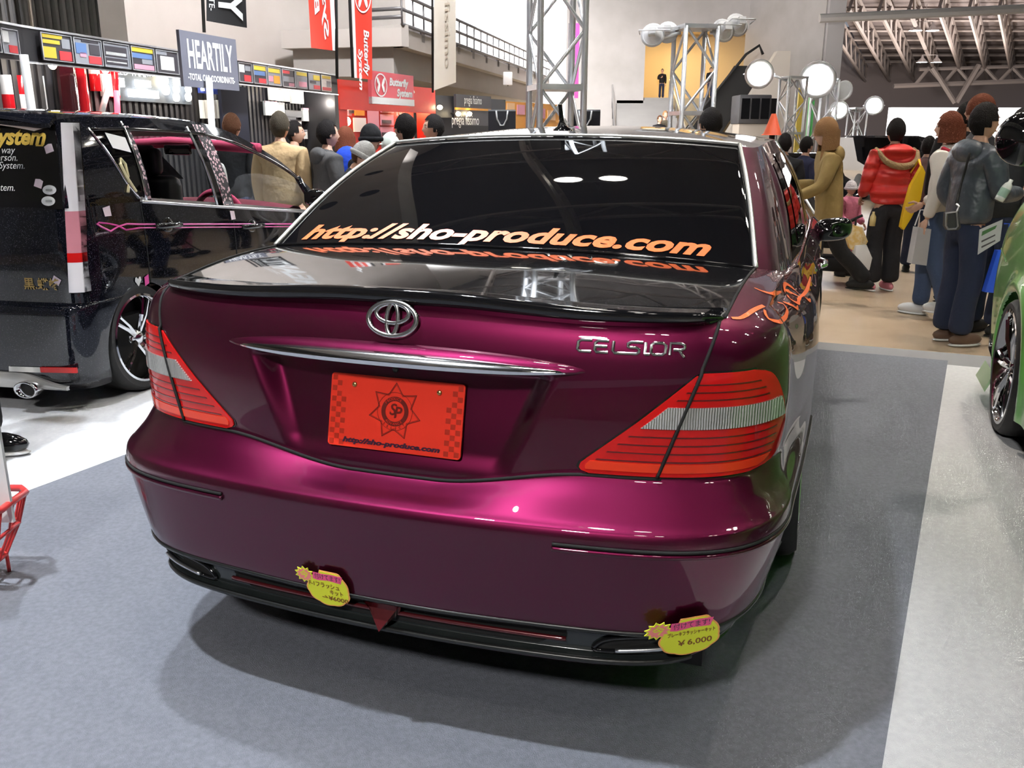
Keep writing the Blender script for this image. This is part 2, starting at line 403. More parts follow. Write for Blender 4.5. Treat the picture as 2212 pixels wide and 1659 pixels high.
# rear part of the deck belongs to the trunk lid (black), the rest to the quarters
deck = patch('trunk_deck', both(DECK[:, :NA + 1]), FLAKEBLACK, trunk)
sides('shoulder_panel', DECK, MAROON, NA, c_end)
patch('hood', both(DECK[:, c_end:][:, ::-1]), MAROON, sedan, flip=True)
gbul = np.zeros((NC, 3)); gbul[:NA + 1] = (0, -.012, .026); gbul[NA:NA + NB] = (.006, -.008, .018); gbul[NA + NB:NA + NB + NS] = (.022, 0, .012); gbul[NA + NB + NS:] = (0, .012, .03)
for k in range(3):
    gbul[1:-1] = (gbul[:-2] + 2 * gbul[1:-1] + gbul[2:]) / 4
GHS = between(GB, GT, 40, gbul)
glass = patch('rear_window', both(GHS[:, :NA + 1]), TINT, sedan)
sides('roof_pillar', GHS, MAROON, NA, NA + NB + 4)
sides('cabin_side', GHS, MAROON, NA + NB + 4, c_end)
patch('windscreen', both(GHS[:, c_end:][:, ::-1]), TINT, sedan, flip=True)
# roof: rows from the edge ring towards a ridge, crowned
ROOF = []
for t in np.linspace(0, 1, 26):
    q = GT.copy(); c = np.array([0, 2.05, 0]); k = 1 - t
    q[:, 0] = GT[:, 0] * k; q[:, 1] = 2.05 + (GT[:, 1] - 2.05) * k
    zt = 1.376; q[:, 2] = GT[:, 2] + (zt - GT[:, 2]) * (1 - k ** 2.1); ROOF.append(q)
ROOF = np.stack(ROOF)
roof = patch('roof_panel', both(ROOF), FLAKEBLACK, sedan)
# side windows, proud of the cabin side by 2 mm
def side_glass(name, y0, y1, t0, t1):
    H = GHS[int(t0 * 39):int(t1 * 39) + 1]; cs = [j for j in range(NA + NB, c_end) if y0 <= GB[j, 1] <= y1]
    Q = H[:, cs[0]:cs[-1] + 1].copy(); Q[..., 0] += .003; Q[..., 2] += .001
    patch(name, Q, TINT, sedan); M = Q.copy(); M[..., 0] *= -1; patch(name, M, TINT, sedan, flip=True)
side_glass('side_window', 1.05, 1.28, .10, .80); side_glass('side_window', 1.34, 2.12, .10, .88); side_glass('side_window', 2.2, 3.2, .10, .88)
# mouldings
def strip(name, P, r, m, parent=sedan, n=6):
    return MB().tube(P, r, n).build(name, m, parent, True)
MOULD = mat('bright_window_moulding', (0.85, 0.85, 0.82), 0.25, 0.6)
edge = [tuple(p + np.array([0, -.002, .006])) for p in both(GT[None, :NA + 1])[0]]
strip('window_moulding', edge, .0055, MOULD)
for sx in (1, -1):
    e = GHS[:, NA] * np.array([sx, 1, 1]) + np.array([sx * .002, -.002, .004]); strip('window_moulding', [tuple(p) for p in e], .0065, MOULD)
strip('window_moulding', [tuple(p + np.array([0, 0, .003])) for p in both(GB[None, :NA + 1])[0]], .005, GLOSSBLACK)

# --- black lip spoiler along the trunk edge
def spoiler():
    S = both(Gu[-1][None, :NA + 1])[0]; Dk = both(DECK[4][None, :NA + 1])[0]; Lw = both(Gu[-5][None, :NA + 1])[0]; rows = []
    n = len(S); e = np.clip(np.minimum(np.arange(n), n - 1 - np.arange(n)) / 6.0, 0, 1) ** .5
    w = np.abs(S[:, 0]) / .69
    lift = (.030 - .012 * w ** 2) * e
    for k, (dy, dz, src) in enumerate([(0, -.001, Dk), (-.012, .006, S), (-.022, 1.0, S), (-.031, .80, S), (-.030, .2, S), (-.012, -.4, S), (-.003, 0, Lw)]):
        q = src.copy()
        if src is S:
            q[:, 1] += dy * e; q[:, 2] += (dz * lift if k > 1 else lift * .8); 
            if k == 5: q[:, 2] -= .008
        else: q[:, 1] += dy * e; q[:, 2] += dz
        rows.append(q)
    return np.stack(rows[::-1])
patch('lip_spoiler', spoiler(), GLOSSBLACK, trunk)

# --- surface sampling for everything that sits on the rear
REAR_V = []; REAR_F = []
def _addg(G):
    b = len(REAR_V); nr, nc = G.shape[:2]; REAR_V.extend(map(tuple, G.reshape(-1, 3))); REAR_F.extend(tuple(b + i for i in q) for q in grid_faces(nr, nc))
_addg(TRUNK); _addg(both(Gu[:, NA:CB + 1])[:, :CB + 1 - NA]) ; _addg(Gu[:, NA:CB + 1]); _addg(fb)
BVH = BVHTree.FromPolygons(REAR_V, REAR_F)
def rear_pt(x, z, off=0.002):
    h = BVH.ray_cast(Vector((x, -1.5, z)), Vector((0, 1, 0)))
    if h[0] is None: return Vector((x, 0, z)), Vector((0, -1, 0))
    n = h[1] if h[1].y < 0 else -h[1]
    return h[0] + n * off, n

# --- tail lamps: (s, z) patches on the body surface; s runs along the outline from the centre line
LRED = mat('tail_lamp_red', (0.60, 0.010, 0.010), 0.10, 0.0, 0.25, 0.02, spec=.35)
LRED2 = mat('tail_lamp_orange_red', (0.80, 0.045, 0.012), 0.12, 0.0, 0.25, 0.02, spec=.35)
LDARK = mat('tail_lamp_dark_rib', (0.10, 0.004, 0.004), 0.3, 0.0, 0.5)
LCLEAR = mat('tail_lamp_clear', (0.80, 0.78, 0.75), 0.18, 0.55, 1.0, 0.02)
nt = LCLEAR.node_tree; _b = nt.nodes['Principled BSDF']; _tc = nt.nodes.new('ShaderNodeTexCoord'); _w = nt.nodes.new('ShaderNodeTexWave'); _w.bands_direction = 'X'; _w.inputs['Scale'].default_value = 62; _w.inputs['Distortion'].default_value = 1.2
_bp = nt.nodes.new('ShaderNodeBump'); _bp.inputs['Strength'].default_value = .9; _bp.inputs['Distance'].default_value = .003; nt.links.new(_tc.outputs['Object'], _w.inputs['Vector']); nt.links.new(_w.outputs['Fac'], _bp.inputs['Height']); nt.links.new(_bp.outputs['Normal'], _b.inputs['Normal'])
def lamp_surface():
    """dense outline lookup: for height z and arc s give the point on body rows"""
    rows = Gu[:, :NA + NB + 40]; return rows
LS = lamp_surface()
def lamp_pt(s, z, off):
    # column arcs on the two neighbouring rows
    zz = LS[:, NA, 2]; i = int(np.clip(np.searchsorted(zz, z) - 1, 0, len(zz) - 2)); t = (z - zz[i]) / (zz[i + 1] - zz[i]); t = min(max(t, -.5), 1.2)
    R = LS[i] * (1 - t) + LS[i + 1] * t
    d = np.concatenate([[0], np.cumsum(np.linalg.norm(np.diff(R[:, :2], axis=0), axis=1))])
    p = np.array([np.interp(s, d, R[:, k]) for k in range(3)])
    e = .004; q = np.array([np.interp(s + e, d, R[:, k]) for k in range(3)]) - np.array([np.interp(s - e, d, R[:, k]) for k in range(3)])
    n = np.array([q[1], -q[0], 0]); n /= np.linalg.norm(n); p = p + n * off; p[2] = z
    return p, n
def lamp_patch(name, sa, sb, zs, ns, off, th, m, parent):
    for sx, par in ((1, parent[0]), (-1, parent[1])):
        G = np.zeros((len(zs), ns, 3)); N = np.zeros_like(G)
        for i, z in enumerate(zs):
            a, b = sa(z), sb(z)
            for j, s in enumerate(np.linspace(a, b, ns)):
                p, n = lamp_pt(s, z, off); G[i, j] = p; N[i, j] = n
        if sx < 0: G[..., 0] *= -1; N[..., 0] *= -1; G = G[:, ::-1]; N = N[:, ::-1]
        yield shell(name, G, N, th, m, par)
SG = lambda z: float(np.interp(z, [.60, .651, .875, .98], [.577, .594, .671, .706]))     # lid gap
def s_in(z): return float(np.interp(z, [.652, .656, .664, .674, .77, .866, .872], [.452, .436, .430, .434, .551, .660, .668]))
def s_out(z): return float(pchip([.652, .657, .668, .69, .73, .77, .81, .845, .862, .870, .873], [.80, .85, .895, .925, .935, .922, .897, .866, .842, .815, .795], z)[0])
g_in = lambda z: SG(z) - .0035
g_out = lambda z: SG(z) + .0035
zz_all = lambda a, b, n=14: np.linspace(a, b, n)
hous = list(lamp_patch('tail_lamp_housing', lambda z: s_in(z) - .006 if z < .868 else s_in(z), lambda z: s_out(z) + .006, np.concatenate([[.648], zz_all(.652, .873, 40), [.877]]), 40, .0015, .006, GLOSSBLACK, (sedan, sedan)))
inner = list(lamp_patch('tail_lamp_inner_base', s_in, g_in, zz_all(.652, .868, 40), 14, .005, .006, LRED, (hous[0], hous[1])))
outer = list(lamp_patch('tail_lamp_outer_base', g_out, s_out, zz_all(.652, .873, 44), 26, .005, .006, LRED, (hous[0], hous[1])))
for (za, zb_) in ((.757, .803),):
    list(lamp_patch('clear_band', lambda z: s_in(z) + .020, g_in, zz_all(za, zb_, 6), 12, .0085, .004, LCLEAR, (hous[0], hous[1])))
    list(lamp_patch('clear_band', g_out, lambda z: s_out(z) - .012, zz_all(za, zb_, 6), 26, .0085, .004, LCLEAR, (hous[0], hous[1])))
list(lamp_patch('reflex_strip', lambda z: s_in(z) + .012, g_in, zz_all(.661, .680, 4), 12, .0070, .002, LRED2, (hous[0], hous[1])))
list(lamp_patch('reflex_strip', g_out, lambda z: s_out(z) - .05, zz_all(.661, .680, 4), 20, .0070, .002, LRED2, (hous[0], hous[1])))
for z in (.684, .702, .720, .738, .818, .834, .850):
    list(lamp_patch('lens_rib', lambda z: s_in(z) + .02, g_in, zz_all(z - .0013, z + .0013, 2), 12, .0064, .002, LDARK, (hous[0], hous[1])))
    list(lamp_patch('lens_rib', g_out, lambda z: s_out(z) - .05, zz_all(z - .0013, z + .0013, 2), 20, .0064, .002, LDARK, (hous[0], hous[1])))
# lid gap above and between the lamps
for sx in (1, -1):
    P = []
    for z in np.linspace(.650, .970, 40):
        p, n = lamp_pt(SG(z), z, .0078 if z < .874 else .0012); P.append((p[0] * sx, p[1], p[2]))
    strip('panel_gap', P, .0038, MATTE, trunk, 5)
    e = DECK[:, NA] * np.array([sx, 1, 1]) + np.array([0, 0, .001]); strip('panel_gap', [tuple(p) for p in e], .0035, MATTE, trunk, 5)
P = []
for x in np.linspace(-.60, .60, 120):
    p = np.array([np.interp(abs(x), Gu[0][:NA + 40, 0], Gu[0][:NA + 40, k]) for k in range(3)]); P.append((x, p[1] + .001, p[2] + .001))
strip('panel_gap', P, .0045, MATTE, trunk, 5)

# --- garnish over the plate with its chrome strip
def lens_bar(name, xh, zc, hh, y_out, m, parent, n=61, prof=((-1, 0), (-.75, .75), (-.3, 1), (.25, .92), (.75, .5), (1, 0)), zbow=0.0):
    G = []
    for i, x in enumerate(np.linspace(-xh, xh, n)):
        u = x / xh; k = max(1 - abs(u) ** 2.6, 0) ** .62; row = []
        for (a, d) in prof:
            z = zc + zbow * u * u + hh * a * max(k, .06); p, nn = rear_pt(x, z if z > .857 else .862, 0)
            row.append((x, p.y - y_out * d * max(k, .03) + .004, z))
        G.append(row)
    G = np.array(G); return shell(name, G.transpose(1, 0, 2), np.array([0, -1, 0]), .02, m, parent)
lens_bar('trunk_garnish', .442, .872, .028, .034, MAROON, trunk, zbow=-.004)
lens_bar('chrome_strip', .416, .867, .0165, .050, mat('bright_chrome', (.9, .9, .9), .10, 1.0), trunk, zbow=-.003, prof=((-1, .55), (-.6, .9), (0, 1), (.6, .9), (1, .55)))

# --- number plate, tilted in the recess
PLATE = mat('red_show_plate', (0.93, 0.050, 0.026), 0.22, 0.0, 0.4, 0.06)
PPRINT = mat('plate_dark_print', (0.16, 0.012, 0.008), 0.35); PCHK = mat('plate_check_print', (0.50, 0.030, 0.014), 0.3); PBLUE = mat('plate_navy_print', (0.05, 0.012, 0.035), 0.35)
pT = Vector((0, -.004, .813)); pB = Vector((0, -.043, .650)); pu = (pT - pB).normalized(); pr = Vector((1, 0, 0)); pn = pr.cross(pu)
pc = (pT + pB) / 2; PW, PHh = .165, .0835
def rrect(w, h, r, n=5):
    o = []
    for cx, cy, a0 in ((w - r, -h + r, -pi / 2), (w - r, h - r, 0), (-w + r, h - r, pi / 2), (-w + r, -h + r, pi)):
        o += [(cx + r * cos(a0 + pi / 2 * k / n), cy + r * sin(a0 + pi / 2 * k / n)) for k in range(n + 1)]
    return o
plate = MB().prism(rrect(PW, PHh, .008), pc - pn * .006, pr, pu, pn, .006).build('number_plate', PLATE, sedan)
P3 = lambda a, b, l=.0006: pc + pr * a + pu * b + pn * l
for sx in (-1, 1):
    ck = MB()
    for i in range(3):
        for j in range(13):
            if (i + j) % 2 == 0:
                x0 = sx * (PW - .004 - .0125 * i) ; x1 = x0 - sx * .0115; y0 = -PHh + .004 + j * .0122
                if j > 8 and i == 2: continue
                a, b = min(x0, x1), max(x0, x1); ck.quad(P3(a, y0), P3(b, y0), P3(b, y0 + .0115), P3(a, y0 + .0115))
    o = ck.build('check_pattern', PCHK, plate); o['kind'] = 'stuff'
sb = MB(); cy0 = .008
def ring2(mb, r0, r1, n=48, l=.0009, c=(0, cy0)):
    for k in range(n):
        a, b = 2 * pi * k / n, 2 * pi * (k + 1) / n
        mb.quad(P3(c[0] + r0 * cos(a), c[1] + r0 * sin(a), l), P3(c[0] + r1 * cos(a), c[1] + r1 * sin(a), l), P3(c[0] + r1 * cos(b), c[1] + r1 * sin(b), l), P3(c[0] + r0 * cos(b), c[1] + r0 * sin(b), l))
star = []
for k in range(14):
    a = pi / 2 + 2 * pi * k / 14; r = .066 if k % 2 == 0 else .042; star.append((r * cos(a), r * sin(a)))
for k in range(14):
    a, b = star[k], star[(k + 1) % 14]; s1 = .955
    q = lambda p, s_: P3(p[0] * s_, cy0 + p[1] * s_, .0009)
    sb.quad(q(a, s1), q(a, 1), q(b, 1), q(b, s1)); sb.quad(q(a, .905), q(a, .925), q(b, .925), q(b, .905))
ring2(sb, .0235, .0335); ring2(sb, .0425, .0433)
text_on('', 'S', P3(-.0055, cy0 + .003), pr, pu, .036, None, lift=.001, mb=sb, shear=.15, bold=.0006)
text_on('', 'P', P3(.0065, cy0 - .003), pr, pu, .036, None, lift=.001, mb=sb, shear=.15, bold=.0006)
for k, ch in enumerate('SELECT'):
    a = radians(-130 + 16 * k); text_on('', ch, P3(.038 * cos(a), cy0 + .038 * sin(a)), (-sin(a), 0, 0) if False else pr * -sin(a) + pu * cos(a), pr * -cos(a) + pu * -sin(a), .0085, None, lift=.001, mb=sb)
sb.build('star_badge_print', PPRINT, plate)
ring3 = MB()
for k, ch in enumerate('PRODUCE'):
    a = radians(140 - 13 * k); text_on('', ch, P3(.0285 * cos(a), cy0 + .0285 * sin(a)), pr * sin(a) - pu * cos(a), pr * cos(a) + pu * sin(a), .0085, None, lift=.0014, mb=ring3)
for k, ch in enumerate('ADVANCE'):
    a = radians(-130 + 13 * k); text_on('', ch, P3(.0285 * cos(a), cy0 + .0285 * sin(a)), pr * -sin(a) + pu * cos(a), pr * -cos(a) - pu * sin(a), .0085, None, lift=.0014, mb=ring3)
ring3.build('ring_lettering', PLATE, plate)
text_on('web_address_print', 'http://sho-produce.com', P3(-.006, -.0675), pr, pu, .0155, PBLUE, plate, lift=.0009, width=.243, bold=.0008, shear=.25, xs=1.5)
GOLD = mat('brass_screw', (0.62, 0.42, 0.16), 0.3, 1.0)
for sx in (-1, 1):
    s_ = MB().lathe([(0, .004), (.004, .0038), (.0058, .0025), (.006, 0)], n=16)
    s_.v = [tuple(P3(sx * .105 + v[0], .060 + v[1], v[2])) for v in s_.v]; s_.build('screw', GOLD, plate, True)
kh = MB().lathe([(0, .003), (.006, .003), (.008, 0)], n=14); p0, n0 = rear_pt(-.01, .829, 0)
kh.v = [(p0.x + v[0], p0.y - v[2], p0.z + v[1]) for v in kh.v]; kh.build('key_lock', SATIN, trunk, True)

# --- chrome emblem of three ovals
def oval(cx, cz, rx, rz, n=48, sup=2.0):
    return [(cx + rx * math.copysign(abs(cos(2 * pi * k / n)) ** (2 / sup), cos(2 * pi * k / n)), cz + rz * math.copysign(abs(sin(2 * pi * k / n)) ** (2 / sup), sin(2 * pi * k / n))) for k in range(n)]
em = MB()
for cx, cz, rx, rz, r in ((0, 0, .0580, .0360, .0062), (0, .0125, .0390, .0205, .0050), (0, .0, .0135, .0340, .0050)):
    pts = []
    for x, z in oval(cx, cz, rx, rz):
        pts.append(Vector((x, -.0165 + .25 * (z + .037) - .012, .950 + z)))
    em.tube(pts, r, 8, closed=True, r2=r * .7, ref0=Vector((0, 1, 0)))
em.build('chrome_emblem', mat('satin_chrome', (.88, .88, .88), .22, 1.0), trunk, True)
# --- chrome model lettering, drawn as strokes with hooked joins
LET = {'C': [[(1, .98), (.28, .98), (.08, .82), (.05, .2), (.2, .03), (1, .03)]],
       'E': [[(1, .98), (.25, .98), (.05, .80), (.03, .2), (.15, .03), (1, .03)], [(.05, .52), (.9, .52)]],
       'L': [[(.15, 1), (.13, .2), (.3, .03), (1, .03)]],
       'S': [[(1.25, .98), (.35, .98), (.08, .82), (.1, .60), (.3, .54), (.8, .52), (1.0, .4), (1.0, .18), (.82, .03), (-.2, .03)]],
       'I': [[(.45, 1.0), (.45, .03)], [(.45, .03), (1.25, .03)]],
       'O': [[(.2, .98), (.8, .98), (1, .8), (1, .2), (.8, .03), (.2, .03), (0, .2), (0, .8), (.2, .98)]],
       'R': [[(.1, .03), (.1, .98), (.75, .98), (.98, .82), (.98, .58), (.8, .45), (.3, .45)], [(.65, .45), (1.02, -.15)]]}
lt = MB(); xcur = .413
for ch, w in (('C', .033), ('E', .031), ('L', .027), ('S', .028), ('I', .014), ('O', .031), ('R', .034)):
    for st in LET[ch]:
        pts = [rear_pt(xcur + u * w * .92, .908 + v * .0235, .002)[0] for u, v in st]
        lt.tube(pts, .0033, 6, r2=.0026, ref0=Vector((0, 1, 0)))
    xcur += w + .0035
lt.build('chrome_lettering', mat('satin_chrome', (.88, .88, .88), .22, 1.0), trunk, sharp=50)

# --- bumper trim grooves
for sx in (1, -1):
    zrow = Gb[:, 0]; pts = []
    R = sedan_ring(6.72); d = np.arange(len(R)); 
    cs = [j for j in range(NA + NB + 27) if R[j, 0] > .40 or j > NA]
    pts = [(R[j, 0] * sx, R[j, 1] - .002 * (j < NA + NB), R[j, 2]) for j in cs]
    pts2 = [(p[0] + .001 * sx, p[1], p[2] + .010) for p in pts]
    strip('bumper_groove', pts2, .0038, MATTE, bumper, 6)
    strip('bumper_trim', pts, .0058, MAROON, bumper, 8)
DIFF = mat('dark_lower_valance', (0.016, 0.020, 0.020), 0.22, 0.0, 0.4, 0.05)
Gd = rows_between(2.25, 5.05, 22)[:, :NA + NB + 1].copy(); Gd[..., 1] -= .0022; Gd[:, NA:, 0] += .0012
patch('lower_valance', both(Gd), DIFF, bumper)
_addg(both(Gd)); BVH = BVHTree.FromPolygons(REAR_V, REAR_F)
# --- lower rear: dark openings, bars, pointed centre, exhaust slots, lip
DKRED = mat('dark_red_trim', (0.10, 0.008, 0.012), 0.25, 0.3, 1.0)
def bump_patch(name, poly_fn, xs, off, th, m, parent):
    G = []
    for x in xs:
        zlo, zhi = poly_fn(x); G.append([tuple(rear_pt(x, z, off)[0]) for z in np.linspace(zlo, zhi, 5)])
    G = np.array(G); return shell(name, G.transpose(1, 0, 2), np.array([0, -1, 0]), th, m, parent)
for sx in (1, -1):
    xs = np.linspace(.025, .425, 40) * sx; xs = np.sort(xs)
    bump_patch('lower_opening', lambda x: (.2635, .3065) if abs(x) < .36 else (.2635 + (abs(x) - .36) * .5, .3065), xs, .001, .002, MATTE, bumper)
    pts = [tuple(rear_pt(x, .286, .008)[0]) for x in xs]; strip('lower_bar', pts, .0055, DKRED, bumper, 8)
    # exhaust slot: bezel ring and dark throat
    def slot_poly(n=36):
        o = []
        for k in range(n):
            a = 2 * pi * k / n; u = math.copysign(abs(cos(a)) ** .5, cos(a)); w = math.copysign(abs(sin(a)) ** .6, sin(a))
            o.append((.590 + .098 * u + .022 * w, .2885 + .0195 * w + .008 * u))
        return o
    pts = [rear_pt(x * sx, z, .004)[0] for x, z in slot_poly()]
    MB().tube(pts, .0055, 8, closed=True).build('exhaust_slot_bezel', GLOSSBLACK, bumper, True)
    cen = rear_pt(.590 * sx, .2885, .0015)[0]; inn = [rear_pt(.59 * sx + (x - .59) * sx * .97, .2885 + (z - .2885) * .97, .002)[0] for x, z in slot_poly()]
    mb = MB(); n = len(inn); mb.add([cen] + inn, [(0, 1 + (k + 1) % n, 1 + k) if sx > 0 else (0, 1 + k, 1 + (k + 1) % n) for k in range(n)]); mb.build('exhaust_slot', MATTE, bumper)
    pts = [tuple(rear_pt(.59 * sx + u * sx, .272 + .10 * (u + .06), .012)[0]) for u in np.linspace(-.06, .075, 14)]
    strip('exhaust_tip', pts, .005, STEEL, bumper, 8)
tri = []
for x, z in ((-.040, .312), (.040, .312), (.0, .250)): tri.append(rear_pt(x, z, .022)[0])
b3 = [rear_pt(x, z, .0)[0] for x, z in ((-.052, .322), (.052, .322), (.0, .246))]
MB().add(tri + b3, [(0, 2, 1), (0, 1, 4, 3), (1, 2, 5, 4), (2, 0, 3, 5)]).build('centre_point', DKRED, bumper)
R = sedan_ring(5.0); strip('bumper_ledge', [(R[j, 0], R[j, 1], R[j, 2]) for j in range(NA + NB, 0, -1)] and [tuple(p) for p in both(R[None, :NA + NB + 10])[0]], .006, SATIN, bumper, 6)
R = sedan_ring(1.7); strip('lower_lip', [tuple(p) for p in both(R[None, :NA + 14])[0]], .007, SATIN, bumper, 6)
# underbody, dark
MB().box((-.70, .1, .16), (.70, 4.5, .45)).build('underbody', MATTE, sedan)

# --- roof antenna
an = MB(); base = Vector((0, 1.33, 1.352))
an.lathe([(.034, 0), (.030, .006), (.018, .014), (.009, .030), (.0075, .05), (.0065, .085), (.0045, .0875), (0, .088)], n=20)
an.v = [(base.x + v[0] + .0 * v[2], base.y + v[1] * 1.5 - v[2] * .45, base.z + v[2]) for v in an.v]
an.build('roof_antenna', GLOSSBLACK, roof, True)

# --- wheels
def wheel(name, c, r, w, side, parent, spokes=10, rim_mat=CHROME, face=.02, camber=0.0, rimr=.78, label=None):
    """axle along local x; side=+1 outer face towards +x"""
    e = empty(name, c, 0, parent); e.rotation_euler = (0, camber * side, 0)
    t = MB().lathe([(rimr * r, -w / 2), (r * .93, -w / 2 - .004), (r * .985, -w * .42), (r, -w * .3), (r, w * .3), (r * .985, w * .42), (r * .93, w / 2 + .004), (rimr * r, w / 2)], axis='x', n=48)
    for k in (-.18, 0, .18): t.lathe([(r * 1.001, k * w - .004), (r * .985, k * w), (r * 1.001, k * w + .004)], axis='x', n=48, m=0)
    t.build('tire', TIRE, e, sharp=35)
    R_ = rimr * r; o = side * w / 2
    m = MB().lathe([(R_ * 1.03, o * 1.02), (R_ * .98, o * 1.04), (R_ * .93, o * .9), (R_ * .86, o * .3), (R_ * .84, -o * .9)], axis='x', n=48)
    m.build('rim', rim_mat, e, sharp=40)
    sp = MB()
    for k in range(spokes):
        a = 2 * pi * k / spokes
        for d in (-.10, .10):
            p0 = Vector((o * (.55 + face), r * .13 * cos(a + d * 1.2), r * .13 * sin(a + d * 1.2))); p1 = Vector((o * .88, R_ * .92 * cos(a + d), R_ * .92 * sin(a + d)))
            sp.tube([p0, (p0 + p1) / 2 + Vector((o * .1, 0, 0)), p1], [.016, .012, .010], 6)
    sp.lathe([(0, o * .78), (r * .08, o * .76), (r * .15, o * .62), (r * .17, o * .35)], axis='x', n=24)
    sp.build('spokes', rim_mat, e, sharp=50)
    MB().lathe([(0, -o * .5), (R_ * .86, -o * .5)], axis='x', n=32).build('brake_disc', MATTE, e)
    return e
for y0 in (1.15, 4.02):
    for sx in (1, -1): wheel('wheel', (sx * .765, y0, .325), .325, .225, sx, sedan, 7, camber=-.03)
# --- door mirrors
def mirror(sx):
    G = []
    for i in range(15):
        th = pi * i / 14; row = []
        for j in range(28):
            a = 2 * pi * j / 28; sx_ = math.copysign(abs(cos(a)) ** .7, cos(a)); sz_ = math.copysign(abs(sin(a)) ** .7, sin(a)); k = sin(th) ** .55
            row.append((sx * (.930 + .088 * sx_ * k), 2.86 - .055 * cos(th) + (.02 * sx_), .903 + .055 * sz_ * k + .008 * sx_ * k))
        G.append(row)
    G = np.array(G); v = G.reshape(-1, 3); f = grid_faces(15, 28, True)
    o = mobj('door_mirror', v, f if sx > 0 else [q[::-1] for q in f], GLOSSBLACK, sedan)
    MB().tube([(sx * .80, 2.93, .885), (sx * .84, 2.90, .878), (sx * .88, 2.87, .880)], [.03, .026, .028], 10, r2=.018).build('mirror_arm', GLOSSBLACK, o, True)
    MB().tube([(sx * .858, 2.79, .865), (sx * .90, 2.79, .90), (sx * .98, 2.80, .94)], .001, 4)
mirror(1); mirror(-1)
# door handles and shut lines on both sides
HG = []
for sx in (1, -1):
    for yy in (1.95, 2.98):
        j = YD(yy); q = Gu[70, j]; MB().tube([(sx * (q[0] + .004), yy - .09, q[2]), (sx * (q[0] + .022), yy - .05, q[2] + .002), (sx * (q[0] + .022), yy + .05, q[2] + .002), (sx * (q[0] + .004), yy + .09, q[2])], .011, 8).build('door_handle', CHROME, sedan, True)
    for yy in (1.68, 2.35, 3.38):
        j = YD(yy); col = [(sx * (p[0] + .001), p[1], p[2]) for p in np.concatenate([Gside[20:60, j], Gu[1:, j]]) if p[2] > .2]
        strip('door_gap', col, .003, MATTE, sedan, 4)
# --- web address on the rear window
ORANGE = mat('orange_vinyl', (0.95, 0.17, 0.045), 0.35)
ORANGE_D = ORANGE
def glass_pt(x, d, off=.0025):
    """point on the rear window at x, d metres up the slope from its foot"""
    t = d / .70 * 39; i = int(np.clip(t, 0, 38)); w = t - i
    row = GHS[i, :NA + 1] * (1 - w) + GHS[i + 1, :NA + 1] * w
    p = np.array([np.interp(abs(x), row[:, 0], row[:, k]) for k in range(3)]); p[0] = x
    return p + np.array([0, -.46, .89]) * off
v, f = text_mesh('http://sho-produce.com', .1, bold=.0036, shear=.32, xs=1.0, spacing=1.02)
kx = 1.235 / (v[:, 0].max() - v[:, 0].min()); x0 = (v[:, 0].max() + v[:, 0].min()) / 2; zlo, zhi = v[:, 1].min(), v[:, 1].max()
mobj('web_address_lettering', [glass_pt((p[0] - x0) * kx - .018, .002 + (p[1] - zlo) / (zhi - zlo) * .094) for p in v], f, ORANGE, glass, False)

# ================================================================ the setting
CARPET_D = mat('dark_grey_carpet', (0.165, 0.176, 0.208), 0.95, noise=(70, (0.215, 0.228, 0.268), 0.3, 0.75), bump=(420, 0.55), spec=0.1)
CARPET_W = mat('pale_grey_carpet', (0.50, 0.51, 0.54), 0.95, noise=(50, (0.57, 0.58, 0.60), 0.3, 0.7), bump=(420, 0.45), spec=0.1)
CARPET_B = mat('grey_border_carpet', (0.27, 0.275, 0.29), 0.95, bump=(420, 0.45), spec=0.1)
WOODFL = mat('tan_hall_floor', (0.40, 0.30, 0.20), 0.38, noise=(2.2, (0.48, 0.38, 0.27), 0.3, 0.7))
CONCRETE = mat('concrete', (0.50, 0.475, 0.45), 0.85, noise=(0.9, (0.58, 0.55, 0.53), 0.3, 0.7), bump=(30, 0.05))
CONC_D = mat('concrete_shaded_side', (0.34, 0.33, 0.32), 0.85, noise=(0.6, (0.40, 0.385, 0.37), 0.3, 0.7))  # darker concrete copy, shade put into its colour
CEIL = mat('dark_roof_deck', (0.045, 0.040, 0.040), 0.8)
ROOFSTEEL = mat('roof_steel', (0.30, 0.27, 0.26), 0.6)
def poly_slab(name, pts, z0, z1, m):
    n = len(pts); v = [(p[0], p[1], z0) for p in pts] + [(p[0], p[1], z1) for p in pts]
    f = [tuple(range(n - 1, -1, -1)), tuple(range(n, 2 * n))] + [(i, (i + 1) % n, n + (i + 1) % n, n + i) for i in range(n)]
    return tag(mobj(name, v, f, m, None, False), kind='structure')
HALL_Z = -0.20
eA = at_z(1785, 740, 0); eB = at_z(2140, 770, 0); ed = (eB - eA).normalized(); en = Vector((-ed.y, ed.x, 0))
if en.y < 0: en = -en
eR = eA + ed * 6.0; eL = eA - ed * 0.15
stage = poly_slab('floor', [(-8, -1.5), (9, -1.5), (eR.x, eR.y), (eL.x, eL.y), (1.95, 7.0), (-.95, 7.0), (-1.15, 7.75), (-8, 7.75)], HALL_Z, 0.0, CARPET_B)
cd = Vector((sin(radians(27.04)), cos(radians(27.04)), 0)); cn = Vector((cd.y, -cd.x, 0))
lE = at_z(0, 1085, 0); rE = at_z(2050, 765, 0)
def clip_far(p, d, gap):
    """end of a carpet strip: where the line from p along d meets the far border"""
    q = eA - en * gap; t = (q - p).dot(en) / d.dot(en); return p + d * t
def strip_poly(a, b, back=5.5, gap=0.0, far=None):
    A1 = clip_far(a, cd, gap) if far is None else a + cd * far; B1 = clip_far(b, cd, gap) if far is None else b + cd * far
    return [(q.x, q.y) for q in (a - cd * back, b - cd * back, B1, A1)]
poly_slab('floor', strip_poly(lE, rE, far=None, gap=0.24), 0.0, 0.004, CARPET_D)
